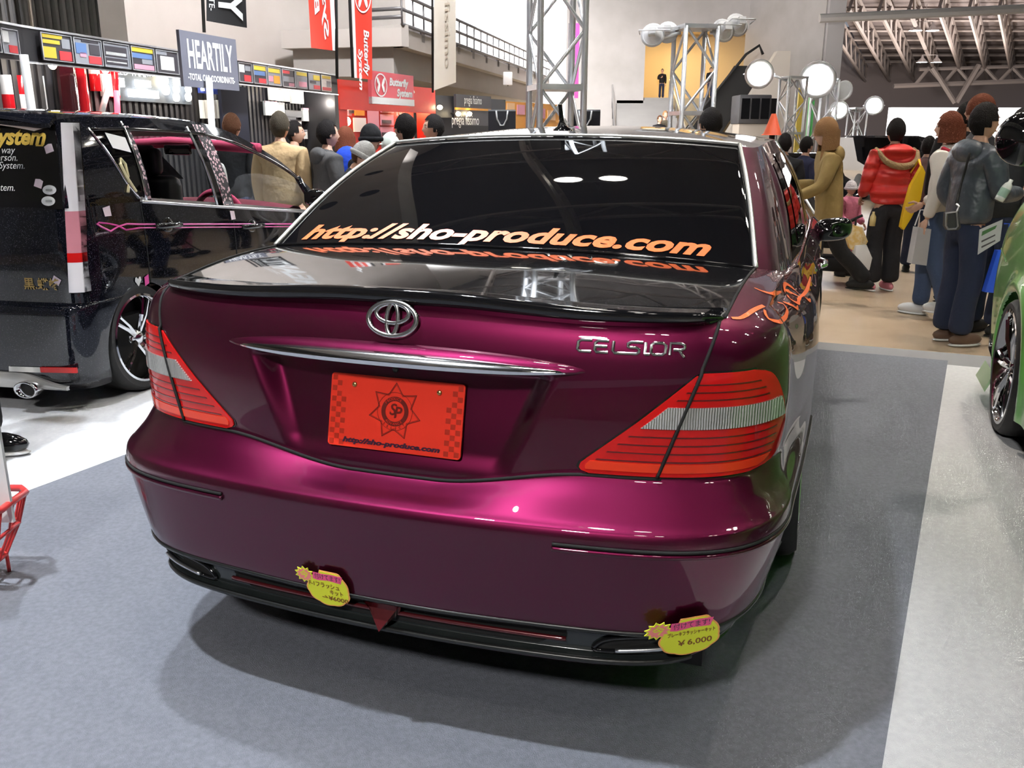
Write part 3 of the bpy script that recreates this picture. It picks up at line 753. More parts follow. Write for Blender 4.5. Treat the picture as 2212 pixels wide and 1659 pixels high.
tag(poly_slab('floor', [(q.x, q.y) for q in (lE - cn * 5.5 - cd * 3, lE - cd * 5.2, lE + cd * 4.6, lE - cn * 5.5 + cd * 4.6)], 0.0, 0.005, CARPET_W))
tag(poly_slab('floor', strip_poly(rE, rE + cn * 5.0, gap=0.36), 0.0, 0.005, CARPET_W))
poly_slab('floor', [(-60, -12), (70, -12), (70, 130), (-60, 130)], HALL_Z - .3, HALL_Z, WOODFL)

# concrete wall on the left, with cast joints, and a ribbed shutter beyond its edge
wl0 = at(243, 40, 16.5); wl1 = at(800, 40, 25.0)
wall_l = tag(MB().slab((wl0.x, wl0.y), (wl1.x + .6, wl1.y + .6), HALL_Z, 12.4, .6).build('wall_left', CONCRETE), kind='structure')
wd = Vector((wl1.x - wl0.x, wl1.y - wl0.y, 0)).normalized(); wn = Vector((wd.y, -wd.x, 0))
JOINT = mat('concrete_joint', (0.27, 0.25, 0.24), 0.9)
for h in (2.6, 3.9, 5.2, 6.5):
    a = Vector((wl0.x, wl0.y, 0)) + wn * .302; b = Vector((wl1.x, wl1.y, 0)) + wn * .302
    MB().slab((a.x, a.y), (b.x, b.y), h, h + .012, .006).build('joint', JOINT, wall_l)
for k in range(1, 7):
    a = Vector((wl0.x, wl0.y, 0)) + wd * (1.6 * k) + wn * .302; b = a + wd * .012
    MB().slab((a.x, a.y), (b.x, b.y), 2, 12, .006).build('joint', JOINT, wall_l)
for h, u0, u1 in ((2.75, .3, 2.6), (2.95, 2.9, 5.2), (3.05, 3.0, 6.0)):
    a = Vector((wl0.x, wl0.y, 0)) + wd * u0 + wn * .31; b = Vector((wl0.x, wl0.y, 0)) + wd * u1 + wn * .31
    MB().slab((a.x, a.y), (b.x, b.y), h, h + .045, .012).build('repair_streak', mat('pale_plaster', (.72, .70, .68), .9), wall_l)
SHUT = mat('ribbed_grey_shutter', (0.16, 0.16, 0.17), 0.55, 0.3)
s0 = at(-160, 60, 17.5); s1 = at(250, 60, 18.6); sd_ = Vector((s1.x - s0.x, s1.y - s0.y, 0)).normalized()
shut = tag(MB().slab((s0.x, s0.y), (s1.x, s1.y), HALL_Z, 12.4, .2).build('wall_shutter', SHUT), kind='structure')
mb = MB(); L = (s1 - s0).length; k = 0.0
while k < L:
    a = s0 + sd_ * k + Vector((sd_.y, -sd_.x, 0)) * .13; b = a + sd_ * .05; mb.slab((a.x, a.y), (b.x, b.y), 1.5, 12, .06); k += .13
tag(mb.build('rib', mat('shutter_rib', (0.23, 0.23, 0.24), 0.5, 0.3), shut), kind='stuff')
for px in (38, 66):
    p = at(px, 20, 17.0); MB().tube([(p.x, p.y, 1.5), (p.x, p.y, 12)], .05 if px == 66 else .035, 8).build('guide_rail', MATTE if px < 50 else STEEL, shut, True)

# far wall with the stairway, and the hall beyond on the right
FWY = 52.0
fw0 = at(1180, 100, FWY); fw1 = at(1392, 100, FWY); fw2 = at(1622, 100, FWY); fw3 = at(1792, 100, FWY - 6)
tag(MB().slab((fw0.x, fw0.y), (fw1.x, fw1.y), HALL_Z, 20, .8).build('wall_back', CONCRETE), kind='structure')
lintel = at(1500, 66, FWY).z
tag(MB().slab((fw1.x, fw1.y), (fw2.x, fw2.y), lintel, 20, .8).build('wall_back', CONCRETE), kind='structure')
tag(MB().slab((fw2.x, fw2.y), (fw3.x, fw3.y), HALL_Z, 20, .8).build('wall_back', CONCRETE), kind='structure')
LAND_Z = at(1430, 211, FWY).z
WARM = mat('warm_plaster', (0.55, 0.44, 0.27), 0.8)
tag(MB().box((fw1.x - 1, FWY + .5, HALL_Z), (fw2.x + 2, FWY + 7, LAND_Z)).box((fw1.x - 1, FWY + 7, LAND_Z), (fw2.x + 2, FWY + 7.6, lintel + 2)).box((fw1.x - 1, FWY + .5, lintel + .5), (fw2.x + 2, FWY + 7.5, lintel + 1)).box((fw1.x - .5, FWY + .4, LAND_Z), (fw1.x, FWY + 7, lintel + 1)).build('wall_stair_hall', WARM), kind='structure')
lamp('AREA', 'stair_hall_light', ((fw1.x + fw2.x) / 2, FWY + 3.5, lintel + .3), 420, (1, .72, .35), 4.0, ((fw1.x + fw2.x) / 2, FWY + 3.5, 0))
# stair flight
sx0 = at(1338, 212, FWY - 1).x; sx1 = at(1455, 212, FWY - 1).x
stair = empty('staircase', ((sx0 + sx1) / 2, FWY - 4, HALL_Z)); tag(stair, 'wide concrete staircase climbing to the lit upper landing', 'staircase')
nst = 22
for k in range(nst):
    z1 = (LAND_Z - HALL_Z) * (k + 1) / nst; y0 = -3.2 + k * .34
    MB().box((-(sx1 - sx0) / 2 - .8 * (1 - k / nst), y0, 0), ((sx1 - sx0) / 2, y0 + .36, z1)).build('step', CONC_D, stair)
for sxx in (-(sx1 - sx0) / 2 - .3, (sx1 - sx0) / 2 - .05):
    r = MB(); pts = [(sxx - (.5 if sxx < 0 else 0) * (1 - k / 6), -3.2 + (nst * .34) * k / 6, (LAND_Z - HALL_Z) * k / 6 + .95) for k in range(7)]
    r.tube(pts, .05, 6)
    for p in pts: r.tube([(p[0], p[1], p[2] - .95), p], .03, 5)
    r.build('handrail', STEEL, stair)
# escalator side: a pale sloping cheek wall
e0 = at(1530, 262, FWY - 8); e1 = at(1598, 132, FWY - 2)
esc = empty('escalator', (e0.x, e0.y, HALL_Z)); tag(esc, 'escalator with pale sloping side panel beside the staircase', 'escalator')
dz = e1.z - HALL_Z; ex = e1.x - e0.x
MB().add([(0, 0, 0), (ex + 1.0, 0, 0), (ex + .9, 0, dz), (ex + .3, 0, dz), (0, .6, 0), (ex + 1.0, .6, 0), (ex + .9, .6, dz), (ex + .3, .6, dz)],
         [(0, 1, 2, 3), (7, 6, 5, 4), (0, 3, 7, 4), (3, 2, 6, 7), (2, 1, 5, 6)]).build('side_panel', mat('pale_panel', (.62, .57, .50), .6), esc)
MB().add([(-1.7, .8, .2), (-.1, .8, .2), (ex + .1, .8, dz - .6), (ex - 1.5, .8, dz - .6)], [(0, 1, 2, 3)]).build('steps', MATTE, esc)
_q = at(1536, 212, 50.5) - Vector((e0.x, e0.y, HALL_Z)); MB().box((_q.x - .5, _q.y - .5, 0), (_q.x + .5, _q.y + .5, _q.z)).build('upper_steps', MATTE, esc)
MB().tube([(-1.6, .7, .9), (ex - 1.0, .7, dz - .1), (ex - .4, .7, dz + .3), (ex - .2, .7, dz - .1)], .07, 6).build('handrail', MATTE, esc, True)
# side hall, dark gallery window band
g0 = at(1598, 215, FWY - 12); g1 = at(1648, 205, FWY - 12)
gal = tag(bevelled_box('gallery_bay', (g0.x, g0.y, g0.z - 1.0), (g1.x + .4, g0.y + 1.5, g0.z + .2), .05, mat('gallery_dark', (.05, .05, .055), .6)), 'dark glazed gallery bay jutting from the back wall', 'gallery')
MB().box((g0.x + .1, g0.y + .2, HALL_Z), (g1.x + .3, g0.y + 1.4, g0.z - 1.0)).build('support_wall', mat('pale_panel', (.62, .57, .50), .6), gal)
for k in range(4): MB().box((g0.x + .1 + k * .42, g0.y - .02, g0.z - .2 - .6), (g0.x + .45 + k * .42, g0.y, g0.z + .05)).build('pane', TINT, gal)

# ceiling of the hall above the stands: dark deck, trusses, lamp pairs
tag(MB().box((-60, -25, 13.2), (70, 45, 13.5)).build('ceiling', CEIL), kind='structure')
# concrete soffit beam along the left, with round openings (seen mirrored in the car windows)
beam = tag(MB().box((-6.2, -14, 8.6), (-3.6, 17, 9.4)).build('ceiling_beam', CONCRETE), kind='structure')
for k in range(9):
    for dx in (-.5, .6): MB().lathe([(0, 0), (.26, 0), (.26, .02)], (-4.9 + dx, -11 + 3.0 * k, 8.59), n=20).build('round_opening', MATTE, beam)
def truss_line(p, q, h, step, r, mb):
    """planar lattice girder from p to q, h deep"""
    p = Vector(p); q = Vector(q); d = (q - p); n = max(int(d.length / step), 1); up = Vector((0, 0, h))
    mb.tube([p, q], r, 5); mb.tube([p + up, q + up], r, 5)
    for k in range(n):
        a = p + d * (k / n); b = p + d * ((k + .5) / n) + up; c = p + d * ((k + 1) / n); mb.tube([a, b], r * .7, 4, cap=False); mb.tube([b, c], r * .7, 4, cap=False)
for y in (-8, 0, 8, 16, 24, 32):
    mb = MB(); truss_line((-30, y, 11.2), (40, y, 11.2), 1.8, 3.0, .11, mb); mb.build('ceiling_girder', ROOFSTEEL, None); tag(bpy.context.scene.objects[-1] if False else COL.objects[-1], kind='structure')
for x in (-24, -14, -1, 7, 15, 24):
    mb = MB(); truss_line((x, -10, 11.3), (x, 40, 11.3), 1.6, 3.0, .10, mb); mb.build('ceiling_girder', ROOFSTEEL, None); tag(COL.objects[-1], kind='structure')
LAMPGLOW = mat('lamp_glow', (1, 1, 1), 0.5, emit=(1.0, 0.95, 0.84), es=92.0)
def ceiling_lamp(x, y, z=11.5, lab=None, r=.36):
    e = empty('ceiling_lamp', (x, y, z)); tag(e, lab or 'pair of round high-bay lamps hanging under the dark hall roof', 'ceiling lamp', 'high-bay lamp pairs under the hall roof')
    for dx in (-.55, .55):
        s_ = MB().lathe([(.06, .55), (.10, .35), (r, .02), (r * 1.02, 0), (r * .95, .01)], (dx, 0, 0), n=20).build('shade', STEEL, e, True)
        MB().lathe([(0, .015), (r * .93, .015)], (dx, 0, 0), n=20).build('lens', LAMPGLOW, s_)
    MB().tube([(-.55, 0, .55), (.55, 0, .55)], .02, 5).tube([(0, 0, .55), (0, 0, 1.6)], .02, 5).build('hanger', ROOFSTEEL, e)
    return e
for gx in (-7.0, 0.1, 7.0, 14.0):
    for gy in (-5, 3, 11, 20): ceiling_lamp(gx, gy)

# far roof on the right: sloping deck, purlins, lattice girders, two lamp pairs
def far_pt(px, py, Y): return at(px, py, Y)
rA = at(1776, -60, 56); rB = at(2300, -60, 56); rC = at(2300, 150, 100); rD = at(1880, 150, 100)
tag(mobj('ceiling_far', [rA, rB, rC, rD], [(0, 1, 2, 3)], mat('far_roof_deck', (0.15, 0.125, 0.125), .8), None, False), kind='structure')
def lerp(a, b, t): return a + (b - a) * t
RS2 = mat('far_roof_steel', (0.26, 0.225, 0.215), 0.6)
for k in range(11):
    t = k / 10; a = lerp(rA, rD, t); b = lerp(rB, rC, t); a = a - Vector((0, 0, .35)); b = b - Vector((0, 0, .35))
    tag(MB().tube([a, b], .12, 5).build('purlin_far', RS2, None), kind='structure')
for k in range(9):
    t = k / 8; a = lerp(rA, rB, t) - Vector((0, 0, .5)); b = lerp(rD, rC, t) - Vector((0, 0, .5)); mb = MB(); truss_line(a - Vector((0, 0, 1.5)), b - Vector((0, 0, 1.2)), 1.4, 4.5, .13, mb); tag(mb.build('girder_far', RS2, None), kind='structure')
a = at(1770, 40, 44); b = at(2320, 14, 44); tag(MB().tube([a, b], .20, 8).tube([a + Vector((0, 0, 1.5)), b + Vector((0, 0, 1.5))], .2, 8).build('girder_edge', mat('pale_roof_steel', (.52, .50, .48), .5), None), kind='structure')
pts = [at(1930, 186, 84), at(2240, 174, 84)]; mb = MB(); mb.tube(pts, .22, 6); mb.tube([at(1985, 150, 84), at(2240, 142, 84)], .16, 6)
for k in range(6):
    x0 = 1975 + 60 * k; mb.tube([at(x0, 185 - k * 2, 84), at(x0 + 32, 146, 84)], .16, 5); mb.tube([at(x0 + 32, 146, 84), at(x0 + 62, 183 - k * 2, 84)], .16, 5)
mb.tube([at(2014, 146, 83), at(2062, 222, 83)], .22, 5); mb.tube([at(2115, 140, 83), at(2066, 222, 83)], .22, 5)
tag(mb.build('girder_gable', RS2, None), kind='structure')
for px, py in ((1997, 56), (2008, 126)):
    p = at(px, py, 62 if py < 100 else 72); e = ceiling_lamp(p.x, p.y, p.z - .3, 'upper pair of bright lamps below the far right roof' if py < 100 else 'lower pair of bright lamps below the far right roof', .42)
    for ch in e.children: ch.location.x = ch.location.x
for px, py, Y in ((1997, 66, 60), (2010, 136, 70), (2150, 110, 66)): lamp('POINT', 'far_roof_fill', at(px, py, Y) - Vector((0, 0, 4.5)), 3000, (1, .93, .88), .5)  # points added below the lamps to lift the dark far roof
tag(MB().box((at(1775, 200, 95).x, 95, HALL_Z), (at(2330, 200, 95).x + 10, 95.6, at(1900, 150, 95).z + 4)).build('wall_far', mat('far_wall', (.20, .17, .17), .8)), kind='structure')
# side wall of the back block and the corner post
q0 = at(1792, 100, FWY - 6); tag(MB().box((q0.x - .3, q0.y - .4, HALL_Z), (q0.x + .5, q0.y + .4, 20)).build('column', mat('pale_column', (.62, .60, .60), .6)), kind='structure')
# right-hand hall boundary and wall behind the camera, so that the room closes for reflections
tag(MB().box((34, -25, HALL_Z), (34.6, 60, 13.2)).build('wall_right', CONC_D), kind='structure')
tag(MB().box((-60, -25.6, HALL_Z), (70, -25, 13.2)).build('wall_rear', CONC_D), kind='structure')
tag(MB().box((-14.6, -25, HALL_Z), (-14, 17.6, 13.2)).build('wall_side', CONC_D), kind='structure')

# ================================================================ black kei wagon on the left
KPSI = radians(14.0); KX, KY = -2.81, 4.39
kei = empty('compact_wagon', (KX, KY, 0), -KPSI); tag(kei, 'glossy black lowered compact wagon with pink pinstripe beside the sedan', 'car')
KBLACK = flake(mat('black_sparkle_paint', (0.006, 0.007, 0.012), 0.05, 0.0, 0.6, 0.012, spec=0.4), 700, 0.03, (0.22, 0.22, 0.26))
def clear_glass(name, tint=(0.75, 0.80, 0.80)):
    m = bpy.data.materials.new(name); m.use_nodes = True; nt = m.node_tree; nt.nodes.remove(nt.nodes['Principled BSDF']); out = nt.nodes['Material Output']
    t = nt.nodes.new('ShaderNodeBsdfTransparent'); t.inputs[0].default_value = (*tint, 1); g = nt.nodes.new('ShaderNodeBsdfGlossy'); g.inputs['Roughness'].default_value = .02
    fr = nt.nodes.new('ShaderNodeLayerWeight'); pw = nt.nodes.new('ShaderNodeMath'); pw.operation = 'POWER'; pw.inputs[1].default_value = 4.0; nt.links.new(fr.outputs['Facing'], pw.inputs[0])
    ad = nt.nodes.new('ShaderNodeMath'); ad.operation = 'MULTIPLY_ADD'; ad.inputs[1].default_value = .6; ad.inputs[2].default_value = .05; nt.links.new(pw.outputs[0], ad.inputs[0]); mx = nt.nodes.new('ShaderNodeMixShader')
    nt.links.new(ad.outputs[0], mx.inputs[0]); nt.links.new(t.outputs[0], mx.inputs[1]); nt.links.new(g.outputs[0], mx.inputs[2]); nt.links.new(mx.outputs[0], out.inputs[0]); return m
CLEAR = clear_glass('clear_window_glass')
kA, kB, kS, kF = 40, 16, 150, 16
KLEN = 3.25
def belt(y): return float(np.interp(y, [0, .35, .56, 1.35, 2.3, 2.9, 3.3], [1.0, 1.0, .997, .909, .809, .75, .70]))
def rail(y): return float(pchip([0.0, .10, .34, .63, 1.25, 1.60, 1.86, 2.15, 2.43, 2.72, 2.90], [1.36, 1.395, 1.418, 1.422, 1.410, 1.362, 1.295, 1.20, 1.075, .90, .765], y)[0])
# rows of the lower body: z at rear, fraction of belt height along the side, rear y, half width
KROWS = np.array([[.10, .10, .02, .700], [.15, .15, -.045, .735], [.20, .20, -.055, .750], [.34, .34, -.060, .765], [.50, .50, -.058, .772], [.535, .53, -.045, .772], [.548, .545, .0, .770], [.70, .68, -.004, .772], [.85, .83, .0, .768], [1.0, 1.0, .012, .752]])
def kei_ring(v):
    z, fz, y0, W = [float(pchip(np.arange(len(KROWS)), KROWS[:, k], v)[0]) for k in range(4)]
    yr = lambda x: y0 + .035 * (x / W) ** 2 + .14 * (1 - (1 - np.clip(x / W, 0, 1) ** 14) ** (1 / 2.2))
    x1 = np.linspace(0, .66, kA + 1); u = np.linspace(0, 1, 200); x2 = .66 + (W - .66) * (1 - (1 - u) ** 3)
    P1 = np.stack([x1, yr(x1)], 1); P2 = resample(np.stack([x2, yr(x2)], 1), kB + 1); ye = P2[-1, 1]
    y3 = np.linspace(ye, 2.9, kS + 1); P3_ = np.stack([np.full(kS + 1, W) - .05 * sstep(2.3, 2.9, y3), y3], 1)
    a = np.linspace(0, 1, 120); xe = P3_[-1, 0]; x4 = xe * (1 - a ** 2); P4 = resample(np.stack([x4, 2.9 + .36 * (1 - (x4 / xe) ** 3) ** .5], 1), kF + 1)
    P = np.concatenate([P1, P2[1:], P3_[1:], P4[1:]])
    zz = np.array([z * (belt(min(p[1], 3.2)) if fz > .55 and False else 1) for p in P])
    if fz > .54:
        k = (fz - .545) / (1.0 - .545); bz = np.array([belt(p[1]) for p in P]); zz = .545 + (bz - .545) * k
        zz[:kA + 1] = z
    return np.concatenate([P, zz[:, None]], 1)
krows = lambda a, b, n: np.stack([kei_ring(v) for v in np.linspace(a, b, n)])
KAX = .46; KAF = 2.60; KR = .30; KWZ = .285
def karch(G):
    ins = np.zeros(G.shape[:2], bool)
    for y0 in (KAX, KAF):
        d = np.hypot(G[..., 1] - y0, G[..., 2] - KWZ); m = (d < KR) & (np.abs(G[..., 0]) > .62); ins |= m
        k = np.where(m & (d > 1e-6), KR / np.maximum(d, 1e-6), 1.0); G[..., 1] = y0 + (G[..., 1] - y0) * k
        G[..., 2] = np.where(m, np.maximum(KWZ + (G[..., 2] - KWZ) * k, .10), G[..., 2])
    return ins
def kside(name, G, m, c0, c1, parent=None):
    H = G[:, c0:c1 + 1].copy(); ins = karch(H).ravel(); keep = lambda q: not all(ins[i] for i in q); M = H.copy(); M[..., 0] *= -1
    return patch(name, H, m, parent or kei, keep=keep), patch(name, M, m, parent or kei, flip=True, keep=keep)
Gk1 = np.concatenate([krows(0, 4, 26), krows(4, 6, 10)[1:]]); Gk2 = krows(6, 9, 44); kend = kA + kB + kS
kcol = lambda y: kA + kB + int(round((y - .16) / (2.9 - .16) * kS))
H = Gk1[:, :kcol(.30) + 1].copy(); ins = karch(H); fbk = both(H); insk = np.concatenate([ins[:, ::-1][:, :-1], ins], 1).ravel()
kbump = patch('rear_bumper', fbk, KBLACK, kei, keep=lambda q: not all(insk[i] for i in q))
kside('lower_side', Gk1, KBLACK, kcol(.30), kend)
khatch = patch('tailgate', both(Gk2[:, :kA + 1]), KBLACK, kei)
kside('rear_quarter', Gk2, KBLACK, kA, kcol(.52)); kside('door', Gk2, KBLACK, kcol(.52), kcol(1.40)); kside('door', Gk2, KBLACK, kcol(1.40), kcol(2.42)); kside('front_wing', Gk2, KBLACK, kcol(2.42), kend)
patch('nose', both(np.concatenate([Gk1, Gk2[1:]])[:, kend:][:, ::-1]), KBLACK, kei, flip=True)
# cabin: side surface between belt and roof rail, sampled by (y, t)
def cab(y, t, off=0.0):
    zb, zr = belt(y), rail(y); xb = .752 - .05 * float(sstep(2.3, 2.9, y)); xr = .640 + .03 * float(sstep(1.9, 2.7, y))
    x = xb + (xr - xb) * t ** 1.15 + .018 * sin(pi * t)
    rc = float(sstep(.16, .0, y)); x -= .05 * rc ** 2
    return np.array([x + off, y, zb + (zr - zb) * t])
def cab_yz(y, z, off=0.0):
    zb, zr = belt(y), rail(y); return cab(y, (z - zb) / max(zr - zb, .01), off)
def cab_patch(name, yf, m, t0=0.0, t1=1.0, nt=14, ny=16, off=0.0, parent=None, right_only=False, th=None):
    """yf(t) -> (y0, y1)"""
    G = np.array([[cab(y, t, off) for y in np.linspace(*yf(t), ny)] for t in np.linspace(t0, t1, nt)])
    out = [patch(name, G, m, parent or kei)]
    if not right_only:
        M = G.copy(); M[..., 0] *= -1; out.append(patch(name, M, m, parent or kei, flip=True))
    return out
qy = lambda t: float(np.interp(t, [0, .25, .6, 1], [.56, .46, .39, .30]))        # rear edge of the side glass
cab_patch('roof_pillar', lambda t: (.036 + .085 * t, qy(t)), KBLACK)
cab_patch('quarter_window', lambda t: (qy(t), .600), TINT, .06, .86)
TW = .86
for ya, yb in ((.30, 2.88),):
    cab_patch('roof_rail', lambda t: (.30, 2.86), KBLACK, TW, 1.0, 5, 80)
cab_patch('window_sill', lambda t: (.55, 2.86), STEEL, 0, .05, 3, 60)
PATT = mat('pink_black_animal_print', (0.02, 0.012, 0.015), 0.5)
nt = PATT.node_tree; tc = nt.nodes.new('ShaderNodeTexCoord'); vo = nt.nodes.new('ShaderNodeTexVoronoi'); vo.inputs['Scale'].default_value = 48
cr = nt.nodes.new('ShaderNodeValToRGB'); cr.color_ramp.interpolation = 'CONSTANT'; cr.color_ramp.elements[0].color = (.80, .55, .60, 1); cr.color_ramp.elements[1].color = (.02, .012, .02, 1); cr.color_ramp.elements[1].position = .42
nt.links.new(tc.outputs['Object'], vo.inputs['Vector']); nt.links.new(vo.outputs['Distance'], cr.inputs['Fac']); nt.links.new(cr.outputs['Color'], nt.nodes['Principled BSDF'].inputs['Base Color'])
cab_patch('centre_pillar', lambda t: (1.335 - .10 * t, 1.45 - .09 * t), PATT, -.05, .97, off=.004)
cab_patch('window_channel', lambda t: (1.262 - .10 * t, 1.335 - .10 * t), GLOSSBLACK, 0.02, .95, off=.002)
cab_patch('rear_pillar_trim', lambda t: (.598, .640), PATT, 0.0, .9, off=.003)
for sx in (1, -1):
    def kstrip(name, P, r, m, par=kei): return MB().tube([(p[0] * sx, p[1], p[2]) for p in P], r, 6).build(name, m, par, True)
    kstrip('window_trim', [cab(.592, t, .006) for t in np.linspace(0.02, .95, 12)], .008, CHROME)
    kstrip('window_trim', [cab(qy(t), t, .003) for t in np.linspace(0.04, .88, 14)], .006, CHROME)
    kstrip('window_trim', [cab(y, .0, .004) for y in np.linspace(.56, 2.80, 40)], .009, STEEL)
    kstrip('window_frame', [cab(1.262 - .10 * t, t, .004) for t in np.linspace(.02, .93, 10)], .009, STEEL)
    kstrip('window_frame', [cab(y, TW, .003) for y in np.linspace(.34, 2.74, 50)], .010, GLOSSBLACK)
    kstrip('front_pillar', [cab(y, t, .0) for y, t in ((2.46, .93), (2.50, .6), (2.54, .3), (2.58, 0.0))], .022, KBLACK)
# half-lowered rear door glass
G = np.array([[cab(y, t, -.012) for y in np.linspace(.74, 1.26, 8)] for t in (0.0, .06, .12)]); G[-1, :, 2] -= np.linspace(.035, 0, 8); patch('lowered_glass', G, CLEAR, kei)
# roof and windscreen
ROOFK = []
for y in np.linspace(.05, 2.88, 70):
    a = cab(y, 1.0); row = []
    for u in np.linspace(-1, 1, 31):
        row.append((a[0] * u, y, a[2] + .045 * (1 - abs(u) ** 2.4)))
    ROOFK.append(row)
ROOFK = np.array(ROOFK); cut = int(70 * (1.80 - .05) / 2.83)
patch('roof_panel', ROOFK[:cut + 1], KBLACK, kei); patch('windscreen', ROOFK[cut:], CLEAR, kei)
INSIDE = mat('pale_headlining', (.42, .36, .35), .9); BURG = mat('burgundy_velour', (.16, .012, .03), .8); PINKV = mat('pink_fur', (.62, .07, .16), .9); LEATHER = mat('black_leather', (.012, .012, .015), .42)
hl = ROOFK[:cut + 1].copy(); hl[..., 2] -= .03; hl[..., 0] *= .97; patch('headlining', hl, INSIDE, kei, flip=True)
# tailgate glass, slanted
TG = np.array([[(x, .014 + .075 * t + .035 * (x / .75) ** 2, .995 + .385 * t) for x in np.linspace(-.70 + .045 * t, .70 - .045 * t, 30)] for t in np.linspace(0, 1, 8)])
tgl = patch('tailgate_window', TG, TINT, khatch)
RT = np.array([[(x, .10 + .03 * (x / .7) ** 2 - .05 * s, 1.40 + .022 * (1 - (x / .7) ** 2) - .018 * s * s + (.02 * (1 - s))) for x in np.linspace(-.66, .66, 30)] for s in np.linspace(0, 1, 6)])
shell('roof_spoiler', RT, np.array([0, 0, 1.0]), .02, KBLACK, kei)
# corner fill between tailgate glass and pillars
for sx in (1, -1):
    G = np.array([[np.array([.70 - .045 * t, .014 + .075 * t + .035 * .87, .995 + .385 * t]) * (1 - u) + cab(.036 + .085 * t, t) * u for u in np.linspace(0, 1, 5)] for t in np.linspace(0, 1, 14)]); G[..., 0] *= sx
    patch('corner_pillar', G, KBLACK, kei, flip=sx < 0)
# tall corner lamps: white upper, red middle, clear lower
LWH = mat('lamp_white_lens', (.82, .80, .84), .12, 0, 1.0, .02); LPK = mat('lamp_pink_red_lens', (.66, .26, .32), .12, 0, 1.0, .02)
for sx in (1, -1):
    def lk(name, z0, z1, m, par):
        G = []
        for z in np.linspace(z0, z1, 12):
            t = (z - .60) / .79; y = .018 + .066 * t; a = .695 + .022 * t; w = .062 - .026 * t
            G.append([((a + w * u) * sx, y + .030 * u * u, z) for u in ((0, .35, .7, 1) if sx > 0 else (1, .7, .35, 0))])
        return shell(name, np.array(G), np.array([0, -1.0, 0]), .05, m, par)
    base = lk('tail_lamp', .598, 1.392, GLOSSBLACK, kei); base.location.y = .004
    lk('white_lens', .985, 1.388, LWH, base).location.y = -.006; lk('pink_lens', .79, .985, LPK, base).location.y = -.006; lk('red_lens', .745, .79, LRED, base).location.y = -.006; lk('clear_lens', .602, .745, LWH, base).location.y = -.006
# rear window lettering and stickers
YEL = mat('yellow_vinyl', (.90, .62, .12), .4); WTX = mat('white_vinyl', (.85, .85, .85), .5); PNKW = mat('pale_pink_sticker', (.88, .72, .80), .5)
def tg_pt(x, z, off=.003):
    t = (z - .995) / .385; return Vector((x, .014 + .075 * t + .035 * (x / .75) ** 2 - off, z))
def on_tg(name, txt, xr, zb, size, m, **kw):
    v, f = text_mesh(txt, size, align='RIGHT', **kw); v = v.copy(); zlo = v[:, 1].min(); mx_ = v[:, 0].max()
    return mobj(name, [tg_pt(xr + p[0] - mx_, zb + p[1]) for p in v], f, m, tgl, False)
on_tg('window_lettering', 'Butterfly System', .612, 1.322, .105, YEL, bold=.004, shear=.25)
MB().add([tg_pt(-.60, 1.281), tg_pt(.598, 1.281), tg_pt(.600, 1.288), tg_pt(-.60, 1.288)], [(0, 1, 2, 3)]).build('window_underline', YEL, tgl)
on_tg('window_lettering', 'in your own way', .450, 1.262, .046, WTX, shear=.2); on_tg('window_lettering', 'for your person.', .462, 1.228, .046, WTX, shear=.2)
on_tg('window_lettering', 'Butterfly System.', .500, 1.192, .046, WTX, shear=.2); on_tg('window_lettering', 'System.', .448, 1.090, .046, WTX, shear=.2)
for z in (1.083, 1.032):
    P = [tg_pt(.632 - .006 * (z < 1.05) + .036 * cos(a), z + .022 * sin(a), .004) for a in np.linspace(0, 2 * pi, 25)[:-1]]
    o = MB().add(P, [tuple(range(24))]).build('oval_sticker', WTX, tgl)
    MB().add([P[k] + Vector((0, -.001, 0)) for k in ()] + [tg_pt(.614, z - .004, .006), tg_pt(.648, z - .004, .006), tg_pt(.648, z + .004, .006), tg_pt(.614, z + .004, .006)], [(0, 1, 2, 3)]).build('sticker_print', mat('grey_print', (.35, .35, .35), .6), o)
for x, z, r in ((.628, 1.272, .4), (.575, 1.113, -.2)):
    q = [(-.022, -.018), (.020, -.022), (.022, .014), (.004, .020), (-.020, .016)]
    MB().add([tg_pt(x + a * cos(r) - b * sin(r), z + a * sin(r) + b * cos(r), .004) for a, b in q], [(0, 1, 2, 3, 4)]).build('note_sticker', PNKW, tgl)
def hatch_pt(x, z, off=.003): return Vector((x, .0 + .035 * (x / .77) ** 2 - off, z))
MB().add([hatch_pt(.629 + a * .8 + b * .5, .657 - a * .5 + b * .8) for a, b in ((-.022, -.018), (.022, -.018), (.022, .018), (-.022, .018))], [(0, 1, 2, 3)]).build('note_sticker', PNKW, khatch)
v, f = text_mesh('黒.蝶蜂', .062, bold=.001); mobj('gold_badge', [hatch_pt(.550 + p[0], .634 + p[1], .006) for p in v], f, GOLD, khatch, False)
